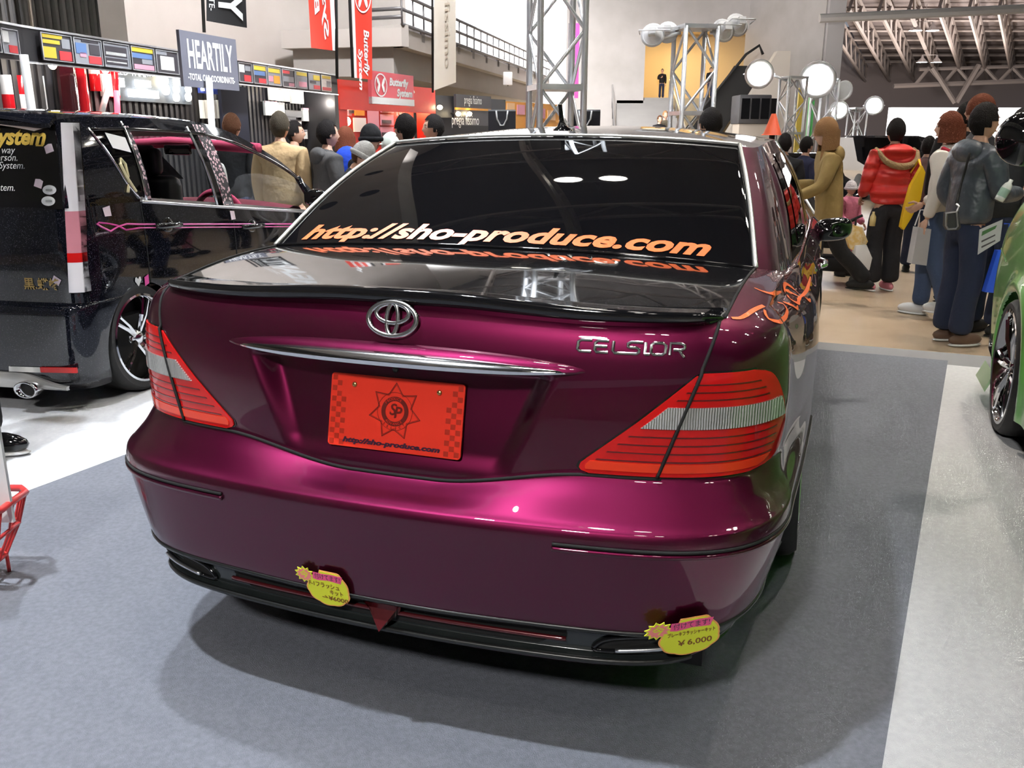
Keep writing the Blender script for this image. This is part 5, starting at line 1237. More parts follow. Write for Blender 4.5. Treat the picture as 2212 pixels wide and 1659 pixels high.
for px, m in ((688, P_WHITE), (701, P_WHITE), (714, P_BLUE)): disc('gadget', px, 237, .05, m, off=-.40, par=X)
for px in (690, 704): X(FP.rect_px('yellow_tag', px - 5, 217 + (px - 690) * .3, px + 6, 223 + (px - 690) * .3, -.405, .01, P_YEL, None))
X(FP.text_px('script_lettering', 'Graffiti', 702, 254, -.415, .15, SIGNW, None, shear=.2))
# white posts
for px, Y, lab in ((58, 7.0, 'leaning white post in front of the tail lens board'), (453, 8.6, 'white post under the slate sign')):
    a = at(px - (7 if px < 100 else 2), 118 if px < 100 else 168, Y); b = at(px + (10 if px < 100 else 4), 236 if px < 100 else 262, Y); d = (b - a).normalized(); c = b + d * ((HALL_Z - b.z) / d.z)
    o = MB().tube([(0, 0, 0), a - c], .032, 8).build('white_post', WHITE, None, True); o.location = c; tag(o, lab, 'post'); MB().lathe([(0, 0), (.16, 0), (.16, .02), (.04, .03)], n=16).build('foot_plate', WHITE, o)
# --- slate name sign
hA = at(386, 62, 8.3); hB = at(509, 87, 9.15); HP = Plane(hA, hB); hz1 = (hA.z + hB.z) / 2; hz0 = hz1 - .47
sg = HP.rect('name_sign', 0, HP.L, hz0, hz1, 0, .03, HEARTC, None); tag(sg, 'slate sign board reading HEARTILY above the shop stand', 'sign')
def on_sign(t, zc, size, width, **k): return under(sg, HP.text('sign_lettering', t, HP.L / 2, zc, .0, size, SIGNW, None, lift=.003, width=width, **k))
on_sign('HEARTILY', hz0 + .27, .335, HP.L * .80, bold=.008); on_sign('-TOTAL CAR COORDINATE-', hz0 + .085, .075, HP.L * .84, bold=.003)
# --- hanging flags
def flag(px, quad, Y, m, lab, pole_px, white=None, logo=None):
    """quad: top-left, top-right, bottom-right, bottom-left photo points"""
    P_ = [at(*q, Y) for q in quad]; e = empty('banner_flag', (at(*pole_px[1], Y).x, Y, at(*pole_px[1], Y).z)); tag(e, lab, 'flag'); X = Sub(e); ux = (P_[1] - P_[0]); uy = (P_[0] - P_[3])
    def q(u, v, off=0): w = .018 * sin(u * 3 + v * 4); b = P_[3] + (P_[2] - P_[3]) * u; t = P_[0] + (P_[1] - P_[0]) * u; p = b + (t - b) * v; return Vector((p.x, p.y - off + w, p.z))
    G = np.array([[tuple(q(u, v)) for u in np.linspace(0, 1, 9)] for v in np.linspace(0, 1.0, 12)]); X(shell('cloth', G, np.array([0, -1.0, 0]), .008, m, None))
    if white:
        G = np.array([[tuple(q(u, v, .004)) for u in np.linspace(*white, 3)] for v in np.linspace(0, 1.0, 12)]); X(patch('white_edge', G, SIGNW, None))
    X(MB().tube([at(*pole_px[0], Y), at(*pole_px[1], Y)], .018, 8).build('pole', MATTE, None, True))
    return e, q, X
def flag_text(q, X, t, u0, u1, v0, v1, m, mirror=False, rot=-1, bold=.02, shear=.0):
    """vertical lettering: reading direction runs down the cloth"""
    v, f = text_mesh(t, 1.0, bold=bold, shear=shear); a, b = v[:, 0].min(), v[:, 0].max(); c, d = v[:, 1].min(), v[:, 1].max(); P_ = []
    for p in v:
        s_, h = (p[0] - a) / (b - a), (p[1] - c) / (d - c)
        if mirror: s_ = 1 - s_
        P_.append(q(u0 + (u1 - u0) * h, v1 - (v1 - v0) * s_, .008))
    X(mobj('flag_lettering', P_, f, m, None, False))
e, q, X = flag(0, [(441, -130), (529, -130), (533, 60), (446, 45)], 10.0, pcol('flag_black', (.012, .012, .014), .7), 'black flag with a white Y above the slate sign', [(432, -130), (441, 70)])
flag_text(q, X, 'HEARTILY', .30, .92, .07, 2.0, SIGNW, bold=.03)
flag_text(q, X, '-TOTAL CAR COORDINATE-', .07, .21, .14, 1.6, SIGNW, bold=.01)
FR = pcol('flag_red', (.80, .06, .035), .6)
e, q, X = flag(0, [(655, -160), (716, -160), (727, 110), (672, 103)], 11.0, FR, 'red flag with reversed white lettering above the posters', [(724, -160), (728, 170)], (.84, 1.0))
flag_text(q, X, 'Butterfly', .16, .42, .28, 1.3, SIGNW, mirror=True, bold=.03, shear=.2); flag_text(q, X, 'System', .48, .74, .08, 1.0, SIGNW, mirror=True, bold=.03, shear=.2)
e, q, X = flag(0, [(753, -160), (803, -160), (804, 172), (766, 168)], 11.6, FR, 'red flag with butterfly ring and upright white lettering', [(749, -160), (762, 168)], (0, .13))
flag_text(q, X, 'Butterfly', .48, .86, .02, .33, SIGNW, bold=.03, shear=.2); flag_text(q, X, 'System', .20, .48, -.08, .20, SIGNW, bold=.03, shear=.2)
def ring_logo(fn, X, m, r1=1.0, n=40):
    mb = MB()
    for k in range(n):
        a, b = 2 * pi * k / n, 2 * pi * (k + 1) / n; mb.quad(fn(.88 * cos(a), .88 * sin(a)), fn(cos(a), sin(a)), fn(cos(b), sin(b)), fn(.88 * cos(b), .88 * sin(b)))
    for sx in (1, -1):
        W_ = [(.10, .0), (.14, .12), (.30, .45), (.55, .68), (.66, .55), (.60, .25), (.42, .02), (.55, -.2), (.60, -.5), (.45, -.66), (.28, -.45), (.14, -.15)]
        P_ = [fn(x * sx, y) for x, y in W_]; mb.add(P_, [tuple(range(12)) if sx > 0 else tuple(range(11, -1, -1))])
    X(mb.build('butterfly_ring', m, None))
ring_logo(lambda a, b: q(.57 + .40 * a, .535 + .095 * b, .010), X, SIGNW)
Yp = 15.0
e, q, X = flag(0, [(937, -160), (985, -160), (985, 178), (936, 196)], Yp, pcol('flag_white', (.84, .82, .74), .7), 'white flag with faint gold lettering beside the balcony', [(933, -160), (935, 200)])
flag_text(q, X, 'pregia fissimo', .42, .74, .12, .95, pcol('faint_gold', (.66, .60, .50), .6), bold=.0)
# --- red stand
r0 = at(731, 165, 13.7); r1 = at(940, 196, 16.4); RZ = (r0.z + r1.z) / 2; RP = Plane(r0, r1)
red = empty('red_stand', (r0.x, r0.y, HALL_Z)); tag(red, 'red exhibition stand with warm lit poster walls', 'stand'); S = Sub(red)
S(RP.rect('fascia', 0, RP.L, RZ - .42, RZ, 0, .08, B_RED, None)); S(RP.rect('back_wall', .05, RP.L, HALL_Z, RZ - .05, -.45, .08, B_RED, None)); S(RP.rect('side_post', 0, .22, HALL_Z, RZ, -.02, .06, B_RED, None)); S(RP.rect('end_post', RP.L - .06, RP.L, HALL_Z, RZ, -.05, .3, B_RED, None))
for k in range(3): S(RP.rect_px('car_photo', 823, 222 + 27 * k - 2, 851, 246 + 27 * k - 2, -.40, .02, P_PINK, None)); S(RP.rect_px('photo_car', 827, 232 + 27 * k, 846, 240 + 27 * k, -.38, .02, P_DK, None))
for x0, y0, x1, y1, m in ((767, 212, 815, 222, P_PINK), (767, 226, 792, 229, SIGNW), (796, 226, 820, 229, SIGNW), (767, 232, 788, 250, P_ORG), (795, 234, 820, 290, P_PINK), (736, 222, 750, 238, P_PINK), (752, 225, 760, 250, P_PINK), (764, 254, 792, 285, SIGNW)): S(RP.rect_px('wall_notice', x0, y0, x1, y1, -.41, .02, m, None))
S(RP.rect_px('dark_post', 758, 206, 765, 245, -.36, .05, P_DK, None)); S(RP.text_px('wall_lettering', 'FOLLOW THIS WAY', 790, 209, -.40, .09, SIGNW, None)); S(RP.text_px('wall_lettering', 'X H L', 865, 247, -.40, .13, SIGNW, None))
for px, py in ((748, 262), (905, 232)):
    u, z = RP.hit(px, py, -.22); c = RP.p(u, z, -.22); lamp('POINT', 'red_stand_lamp_light', c, 26 if px < 800 else 32, (1, .72, .38), .08); b = MB().ellipsoid((0, 0, 0), (.07, .07, .07), 12, 8).build('stand_lamp', BULB, None, True); b.location = c; tag(b, 'warm lamp burning at the %s side of the red stand' % ('left' if px < 800 else 'right'), 'lamp')
bA = at(801, 150, 11.9); bB = at(893, 166, 13.0); BP = Plane(bA, bB); bz1 = (bA.z + bB.z) / 2
bs = BP.rect('name_board', 0, BP.L, bz1 - .40, bz1, 0, .05, pcol('pinkish_red_board', (.80, .10, .13), .45), None); tag(bs, 'red board with butterfly ring reading Butterfly System', 'sign')
X = Sub(bs)
for u_ in (.1, BP.L - .1): a_ = BP.p(u_, bz1 - .1, -.02); b__ = RP.p(RP.hit(801 + 90 * (u_ > .2), 180, 0)[0], bz1 - .1, .02); X(MB().tube([a_, b__], .02, 6).build('mounting_arm', STEEL, None))
X(BP.rect('white_band', 0, BP.L, bz1 - .40, bz1 - .315, .005, .05, SIGNW, None))
ring_logo(lambda a, b: BP.p(BP.L * .20 + .165 * a, bz1 - .165 + .145 * b, .008), X, SIGNW)
X(BP.text('board_lettering', 'Butterfly', BP.L * .62, bz1 - .115, .0, .13, SIGNW, None, lift=.004, width=BP.L * .46, bold=.006, shear=.15)); X(BP.text('board_lettering', 'System', BP.L * .76, bz1 - .245, .0, .13, SIGNW, None, lift=.004, width=BP.L * .38, bold=.006, shear=.15))
# --- black stand with script lettering
k0 = at(941, 198, 16.6); k1 = at(1092, 222, 18.8); KP = Plane(k0, k1); KZ = (k0.z + k1.z) / 2
ks_ = empty('black_stand', (k0.x, k0.y, HALL_Z)); tag(ks_, 'black stand with white script lettering and orange band', 'stand'); S = Sub(ks_)
S(KP.rect('fascia', 0, KP.L, KZ - .38, KZ, 0, .08, pcol('charcoal_panel', (.045, .045, .055), .5), None)); S(KP.rect('back_wall', 0, KP.L, HALL_Z, KZ - .1, -.4, .08, B_BLACK, None))
S(KP.rect_px('sign_panel', 985, 203, 1061, 272, .10, .05, P_DK, None)); S(KP.rect_px('orange_band', 985, 232, 1061, 240, .12, .03, P_ORG, None))
S(KP.text_px('script_lettering', 'pregia fissimo', 1021, 217, .11, .21, SIGNW, None, lift=.01, width=.62)); S(KP.text_px('script_lettering', 'pregia fissimo', 1005, 260, .11, .26, SIGNW, None, lift=.01, width=.95))
for px, py in ((950, 232), (990, 246), (1014, 246)):
    u, z = KP.hit(px, py, .16); b = MB().ellipsoid((0, 0, 0), (.05, .05, .04), 10, 8).build('spot_lamp', BULB, None, True); b.location = KP.p(u, z, .16); tag(b, 'small bright spot lamp at %s of the black stand' % ('the left corner' if px < 960 else 'the middle lettering' if px < 1000 else 'the right lettering'), 'lamp'); MB().tube([(0, 0, 0), tuple(-KP.n * .22 + Vector((0, 0, .02)))], .012, 5).build('lamp_arm', MATTE, b)
# orange stand further back
o0 = at(1085, 212, 20.5); o1 = at(1215, 232, 23); OP = Plane(o0, o1)
og = empty('orange_stand', (o0.x, o0.y, HALL_Z)); tag(og, 'orange stand with small posters behind the near truss tower', 'stand'); S = Sub(og)
S(OP.rect('wall', 0, OP.L, HALL_Z, (o0.z + o1.z) / 2, 0, .1, P_ORG, None))
for k in range(5): S(OP.rect_px('wall_poster', 1096 + 22 * k, 222 + 4 * k, 1112 + 22 * k, 244 + 4 * k, .02, .03, P_PINK if k % 2 else pcol('pale_orange', (.85, .55, .30), .5), None))

# ================================================================ balcony on the left
BAL = Plane(at(868, 100, 19.0), at(1185, 198, 36.0)); bz = at(868, 100, 19.0).z
bal = empty('balcony', (BAL.o.x, BAL.o.y, HALL_Z)); tag(bal, 'long concrete balcony with glass railing above the stands', 'balcony'); S = Sub(bal)
BT = at(868, 52, 19.0).z
BALC = mat('balcony_concrete', (.47, .45, .43), .85, noise=(.8, (.53, .51, .49), .3, .7))
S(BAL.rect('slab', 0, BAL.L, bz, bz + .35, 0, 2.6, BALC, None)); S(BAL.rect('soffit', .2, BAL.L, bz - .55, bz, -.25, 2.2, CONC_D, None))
for k in range(12):
    u0 = BAL.L * k / 12 + .12; u1 = BAL.L * (k + 1) / 12 - .12
    S(BAL.rect('railing_panel', u0, u1, bz + .40, BT - .05, -.04, .04, mat('frosted_panel', (.62, .58, .60), .3, 0, .3), None)); S(BAL.rect('railing_post', u1, u1 + .24, bz + .2, BT + .02, 0, .10, mat('grey_steel', (.16, .16, .17), .45, .4), None))
for dz_ in (.0, .28, .55): S(MB().tube([BAL.p(0, BT + dz_, .02), BAL.p(BAL.L, BT + dz_, .02)], .035, 6).build('handrail', mat('grey_steel', (.16, .16, .17), .45, .4), None, True))
for k in range(25):
    p_ = BAL.p(BAL.L * k / 24, BT, .02); S(MB().tube([p_, p_ + Vector((0, 0, .55))], .022, 5).build('rail_upright', mat('grey_steel', (.16, .16, .17), .45, .4), None, True))
EA = at(798, 98, 19.6); EPb = Plane(EA, at(868, 100, 19.0)); S(EPb.rect('end_parapet', 0, EPb.L, bz, BT, 0, .2, BALC, None))
for py in (18, 36): S(MB().tube([at(798, py + 4, 19.5), at(868, py, 19.0)], .04, 6).build('handrail', mat('grey_steel', (.16, .16, .17), .45, .4), None, True))
# white wall and lamps behind the balcony, added to imitate the blown-out glare
gw0 = at(830, 20, 27); gw1 = at(1215, 60, 44)
tag(MB().slab((gw0.x, gw0.y), (gw1.x, gw1.y), HALL_Z, 13, .4).build('wall_glare', mat('glare_white', (.86, .86, .86), .8)), kind='structure')
c_ = (gw0 + gw1) / 2
for t, pw in ((.15, 900), (.4, 1600), (.65, 1900), (.9, 1500)):
    q_ = gw0 + (gw1 - gw0) * t; lamp('AREA', 'glare_fill', (q_.x + 2.2, q_.y - 1.2, bz + 4.6), pw, (1, .98, .97), 1.6, (q_.x - .4, q_.y + .2, bz + 2.2))
# under-balcony signs
for px, py, m, lab in ((1097, 170, WHITE, 'small white exit box under the balcony soffit'), (897, 193, P_DK, 'small dark speaker box under the balcony')):
    a_ = at(px, py, 24); o = bevelled_box('hanging_box', (-.12, -.1, -.16), (.12, .1, .16), .02, m); o.location = a_; tag(o, lab, 'box'); MB().tube([(0, 0, .15), (0, 0, bz - .5 - a_.z)], .02, 5).build('hanger', MATTE, o)
# pink banner behind the tall truss
pb = Plane(at(1228, 60, 30), at(1252, 64, 30)); o = pb.rect('pink_banner', 0, pb.L, at(1240, 212, 30).z, at(1240, 50, 30).z, 0, .03, mat('magenta_banner', (.55, .05, .32), .6), None); tag(o, 'narrow magenta banner hanging behind the tall truss tower', 'banner')
under(o, pb.rect('dark_strip', 0, pb.L * .5, at(1240, 200, 30).z, at(1240, 50, 30).z, .01, .03, P_DK, None))

# ================================================================ truss towers and floodlights
def tower(name_lab, cx, cy, w, z0, z1, step, rot=.2, plates=()):
    e = empty('truss_tower', (cx, cy, z0), rot); tag(e, name_lab, 'truss'); h = z1 - z0; r = w / 2
    cs = [(-r, -r), (r, -r), (r, r), (-r, r)]
    for (x, y) in cs: MB().tube([(x, y, 0), (x, y, h)], w * .075, 8).build('upright', ALLOY, e, True)
    n = max(int(h / step), 1)
    for k in range(4):
        a, b = cs[k], cs[(k + 1) % 4]
        for i in range(n):
            za, zb_ = h * i / n, h * (i + 1) / n
            p_, q_ = (a, b) if (i + k) % 2 == 0 else (b, a)
            MB().tube([(p_[0], p_[1], za), (q_[0], q_[1], zb_)], w * .042, 6, cap=False).build('brace', ALLOY, e, True)
            if w < .37 and False: pass
    for zp in plates:
        MB().box((-r * 1.12, -r * 1.12, zp - z0 - w * .06), (r * 1.12, r * 1.12, zp - z0 + w * .06)).build('junction_plate', ALLOY, e)
    MB().box((-r * 1.3, -r * 1.3, 0), (r * 1.3, r * 1.3, .02)).build('base_plate', ALLOY, e)
    return e
FLW = mat('flood_reflector', (.85, .86, .9), .25, .5); FLG = mat('floodlight_glow', (1, 1, 1), .5, emit=(.93, .96, 1.0), es=60.0); FLH = mat('floodlight_housing_white', (.80, .80, .82), .4)
def flood(pos, tgt, size, lab, glow=FLG, parent_tower=None):
    e = empty('floodlight', pos); tag(e, lab, 'floodlight'); e.rotation_euler = (Vector(tgt) - Vector(pos)).to_track_quat('-Z', 'Y').to_euler(); s_ = size
    MB().lathe([(s_ * .25, s_ * .75), (s_ * .45, s_ * .55), (s_ * .8, s_ * .05), (s_, 0), (s_ * .97, -.01), (s_ * .75, s_ * .04), (s_ * .35, s_ * .5)], n=20).build('reflector_shade', FLH, e, True)
    MB().lathe([(0, s_ * .06), (s_ * .85, s_ * .06)], n=20).build('lens', glow, e); MB().box((-s_ * .3, -s_ * .3, s_ * .6), (s_ * .3, s_ * .3, s_ * 1.1)).build('ballast', FLH, e)
    MB().tube([(-s_ * 1.05, 0, s_ * .3), (-s_ * 1.05, 0, s_ * 1.3), (s_ * 1.05, 0, s_ * 1.3), (s_ * 1.05, 0, s_ * .3)], s_ * .06, 6).build('yoke', ALLOY, e)
    return e
T1 = at(1200, 270, 8.4); tower('tall near truss tower rising behind the sedan roof', T1.x, T1.y, .40, HALL_Z, 5.6, .48, .22, (at(1200, 190, 8.4).z, 3.6))
T2 = at(1492, 270, 10.4); z2 = at(1492, 60, 10.4).z; tower('short truss tower topped by white floodlights', T2.x, T2.y, .36, HALL_Z, z2, .40, .18, (z2, at(1492, 245, 10.4).z))
T3 = at(1706, 270, 18.5); z3 = at(1706, 168, 18.5).z; tower('distant truss tower between the two blazing floodlights', T3.x, T3.y, .38, HALL_Z, z3, .40, .2, (z3, at(1706, 288, 18.5).z))
T4 = at(1775, 270, 20.5); z4 = at(1775, 175, 20.5).z; tower('distant truss tower just right of the brightest floodlight', T4.x, T4.y, .40, HALL_Z, z4, .42, .2, (z4,))
T5 = at(1850, 270, 27.0); z5 = at(1850, 234, 27.0).z; tower('farthest small truss tower behind the red jacket', T5.x, T5.y, .38, HALL_Z, z5, .40, .2, (z5,))
tgt = (-.3, 2.2, .6)
def fl_px(px, py, Y, t, s_, lab, glow=FLG): return flood(tuple(at(px, py, Y)), t, s_, lab, glow)
DIM = mat('floodlight_unlit_lens', (.82, .82, .84), .3)
fl_px(1410, 76, 10.4, (6, 30, -2), .13, 'left floodlight of the pair left of the short tower', DIM); fl_px(1442, 70, 10.5, (6, 30, -2), .12, 'right floodlight of the pair left of the short tower', DIM)
fl_px(1562, 66, 10.4, (-2, 30, -3), .13, 'inner floodlight right of the short tower', DIM); fl_px(1592, 54, 10.5, (-2, 30, -3), .13, 'outer floodlight right of the short tower', DIM)
for px, t_ in ((1428, -1), (1575, 1)):
    b_ = at(px, 82 if t_ < 0 else 74, 10.45); o = MB().tube([(0, 0, 0), (T2.x - b_.x + t_ * .16, T2.y - b_.y, z2 - .05 - b_.z)], .02, 6).build('lamp_bracket', ALLOY, None, True); o.location = b_; tag(o, 'bracket arm carrying the %s floodlights of the short tower' % ('left' if t_ < 0 else 'right'), 'bracket')
for px, py, Y, s_, lab in ((1640, 160, 18.4, .28, 'blazing floodlight left of the distant tower'), (1766, 172, 19.6, .38, 'brightest blazing floodlight above the tan coat'), (1812, 238, 25.5, .26, 'low blazing floodlight right of the tan coat head'), (1888, 228, 25.8, .26, 'far blazing floodlight above the red jacket')):
    fl_px(px, py, Y, (0, 0, 1.0), s_, lab)
for (px, py, Y, tw, tz) in ((1640, 160, 18.4, T3, z3), (1766, 172, 19.6, T4, z4), (1812, 238, 25.5, T5, z5), (1888, 228, 25.8, T5, z5), (1822, 196, 20.4, T4, z4)):
    b_ = at(px, py, Y); o = MB().tube([(0, .12, .1), (tw.x - b_.x, tw.y - b_.y, tz - .1 - b_.z)], .03, 6).build('lamp_bracket', ALLOY, None, True); o.location = b_; tag(o, {1640: 'bracket arm of the blazing floodlight left of the distant tower', 1766: 'bracket arm of the brightest floodlight', 1812: 'bracket arm of the low floodlight by the farthest tower', 1888: 'bracket arm of the far floodlight above the red jacket', 1822: 'bracket arm of the shaded floodlight'}[px], 'bracket')
fl_px(1822, 196, 20.4, (9, 10, 0), .22, 'white shaded floodlight turned aside right of the brightest one', DIM)
for px, py, Y, w_ in ((1668, 172, 18.5, 1), (1790, 182, 20.0, 1)):
    pass
# overhead row of floodlights set unseen above the view to give the glare at centre
for k, (px, py) in enumerate(((1010, -62), (1080, -72), (1165, -76), (1250, -72), (1330, -64))):
    fl_px(px, py, 9.4, tgt, .17, ['first', 'second', 'third', 'fourth', 'fifth'][k] + ' floodlight from the left on the unseen overhead bar above the view')
bar0 = at(985, -112, 9.45); bar1 = at(1360, -112, 9.45); o = MB().tube([(0, 0, 0), bar1 - bar0], .03, 8).build('lamp_bar', ALLOY, None, True); o.location = bar0; tag(o, 'aluminium bar above the view carrying the unseen overhead floodlights', 'bar')
# white back stand on the far right, its overexposure put in as emission, and dark cars of the next aisle
w0 = at(1926, 232, 38); w1 = at(2260, 226, 38); WP = Plane(w0, w1)
ws = empty('white_stand', (w0.x, w0.y, HALL_Z)); tag(ws, 'long overexposed white stand in the right background, glow put into its wall', 'stand'); S = Sub(ws)
S(WP.rect('glow_wall', 0, WP.L, at(2000, 330, 38).z, w0.z, 0, .3, mat('overexposed_white', (1, 1, 1), .6, emit=(1, .98, .97), es=2.2), None)); S(WP.rect('lower_wall', 0, WP.L, HALL_Z, at(2000, 330, 38).z, -.05, .3, mat('grey_panel', (.55, .54, .53), .7), None))
for px, Y, w_, lab in ((1900, 24.0, 1.5, 'dark van roof behind the red jacket'), (1728, 15.5, .7, 'dark blue car nose behind the tan coat')):
    c0 = at(px, 330, Y); e = empty('dark_car', (c0.x, c0.y, HALL_Z)); tag(e, lab, 'car'); hh = at(px, 293 if px > 1800 else 330, Y).z - HALL_Z
    prof = [(-1.9, .25), (-1.95, .7), (-1.7, .85), (-1.1, .95), (-.6, hh), (1.2, hh), (1.7, .95), (1.75, .3)]; G = np.array([[(x * w_ * .62, y * .9, z * (1 if abs(x) < .9 else .97)) for (y, z) in prof] for x in np.linspace(-1, 1, 9)])
    patch('body', G, mat('dark_car_paint', (.008, .009, .014), .06, 0, .5, .02), e, flip=True)
    for sx in (-1, 1):
        mobj('side', [(sx * w_ * .62, y * .9, z * .97) for y, z in prof], [tuple(range(8)) if sx > 0 else tuple(range(7, -1, -1))], MATS['dark_car_paint'], e, False)
        for yy in (-1.2, 1.1): MB().lathe([(0, -.1), (.31, -.1), (.31, .1), (0, .1)], (sx * w_ * .56, yy, .31), axis='x', n=24).build('tire', TIRE, e)
    MB().add([(-w_ * .5, -1.02, 1.0), (w_ * .5, -1.02, 1.0), (w_ * .46, -.62, hh - .05), (-w_ * .46, -.62, hh - .05)], [(0, 1, 2, 3)]).build('windscreen', TINT, e)
# thin coloured stand panels near the distant towers
for px, col, lab in ((1731, (.65, .50, .08), 'thin yellow panel beside the distant tower'), (1755, (.10, .55, .15), 'thin green panel beside the distant tower')):
    a_ = at(px, 190 if px < 1740 else 196, 22); o = MB().box((-.06, -.05, 0), (.06, .05, a_.z - HALL_Z)).build('pylon_sign', mat('panel_' + lab.split()[1], col, .5), None); o.location = (a_.x, a_.y, HALL_Z); tag(o, lab, 'sign')
oc = MB().lathe([(.0, .28), (.03, .28), (.12, .02), (.15, 0)], n=16).build('orange_cone', mat('cone_orange', (.85, .12, .04), .5), None, True); p_ = at(1668, 292, 12.6); oc.location = p_; tag(oc, 'orange cone shape showing above the sedan pillar', 'cone'); MB().tube([(0, 0, .005), (0, 0, HALL_Z - p_.z)], .04, 6).build('cone_stand', MATTE, oc)

# ================================================================ people
def skin_shape(V, E, R, levels=2):
    """surface grown round a joint skeleton: V joints, E bones, R radii (or pairs)"""
    me = bpy.data.meshes.new('skel'); me.from_pydata([tuple(v) for v in V], E, []); o = bpy.data.objects.new('skel', me); COL.objects.link(o)
    o.modifiers.new('skin', 'SKIN')
    sk = me.skin_vertices[0].data
    for i, r in enumerate(R): sk[i].radius = r if isinstance(r, tuple) else (r, r)
    sk[0].use_root = True; o.modifiers['skin'].use_smooth_shade = True
    m = o.modifiers.new('sub', 'SUBSURF'); m.levels = levels; m.render_levels = levels
    dg = bpy.context.evaluated_depsgraph_get(); ev = o.evaluated_get(dg); e = ev.to_mesh()
    v = [tuple(q.co) for q in e.vertices]; f = [tuple(p.vertices) for p in e.polygons]; ev.to_mesh_clear(); bpy.data.objects.remove(o); bpy.data.meshes.remove(me)
    return v, f
SKIN = mat('skin', (.60, .36, .26), .5, spec=.3); SKIN2 = mat('skin_pale', (.68, .45, .35), .5, spec=.3); LIP = mat('lips', (.45, .16, .14), .5); EYEW = mat('eye_white', (.75, .75, .72), .3); EYED = mat('eye_dark', (.02, .015, .012), .2)
def hcol(n, c): return mat('hair_' + n, c, .7, bump=(120, .8), spec=.12)
H_BLK = hcol('black', (.012, .010, .010)); H_BRN = hcol('brown', (.075, .032, .016)); H_RED = hcol('redbrown', (.14, .042, .022)); H_LBR = hcol('lightbrown', (.26, .14, .065)); H_GRY = hcol('greybrown', (.055, .045, .032))
def head_grid(nu=28, nv=20, grow=1.0):
    """unit-sized head about its middle, face towards +y"""
    G = []
    for i in range(nv + 1):
        th = pi * i / nv; row = []
        for j in range(nu):
            a = 2 * pi * j / nu; x, y, z = sin(th) * sin(a), sin(th) * cos(a), cos(th)
            X, Y, Z = x * .077, y * .096, z * .118
            if z < 0: X *= 1 - .34 * (-z) ** 1.4; Y *= 1 - (.10 if y > 0 else .30) * (-z) ** 1.5; Y += .012 * (-z) ** 2
            if grow == 1.0 and y > .3:
                Y += .022 * math.exp(-((X / .011) ** 2) - ((Z + .022) / .017) ** 2) + .008 * math.exp(-((X / .010) ** 2) - ((Z - .004) / .02) ** 2)      # nose
                Y -= .010 * math.exp(-(((abs(X) - .032) / .014) ** 2) - ((Z - .010) / .011) ** 2)                                                   # eye hollows
                Y += .005 * math.exp(-((Z - .032) / .012) ** 2) * (abs(X) < .06)                                                                   # brow
                Y += .007 * math.exp(-((X / .022) ** 2) - ((Z + .060) / .012) ** 2) + .008 * math.exp(-((X / .02) ** 2) - ((Z + .100) / .014) ** 2)  # mouth, chin
            row.append((X * grow, Y * grow, Z * grow))
        G.append(row)
    return np.array(G)
HEAD = head_grid(); rng = np.random.RandomState(3)
def add_hand(mb, w, d, side, slot=0, curl=.6, s=1.0):
    """palm and five bent fingers; w wrist, d pointing direction, side = which way the thumb leaves"""
    w = Vector(w); d = Vector(d).normalized(); t = Vector(side); t = (t - d * t.dot(d)).normalized(); n = d.cross(t).normalized()
    rot = Matrix((t, n, d)).transposed()
    mb.ellipsoid(w + d * .045 * s, (.036 * s, .016 * s, .055 * s), 12, 8, slot, rot)
    for k, (o, ln) in enumerate(((.028, .070), (.010, .080), (-.009, .075), (-.027, .058))):
        b = w + d * .085 * s + t * o * s; p1 = b + d * ln * .42 * s * cos(curl * .5) + n * ln * .42 * s * sin(curl * .5); p2 = p1 + d * ln * .34 * s * cos(curl * 1.3) + n * ln * .34 * s * sin(curl * 1.3); p3 = p2 + d * ln * .26 * s * cos(curl * 2.0) + n * ln * .26 * s * sin(curl * 2.0)
        mb.tube([b - d * .02 * s, p1, p2, p3], [.0095 * s, .009 * s, .008 * s, .006 * s], 7, slot)
    b = w + d * .03 * s + t * .03 * s; mb.tube([b, b + (t * .8 + d * .6) * .032 * s + n * .008, b + (t * .75 + d * 1.35) * .045 * s + n * .02 * s], [.012 * s, .0105 * s, .008 * s], 7, slot)
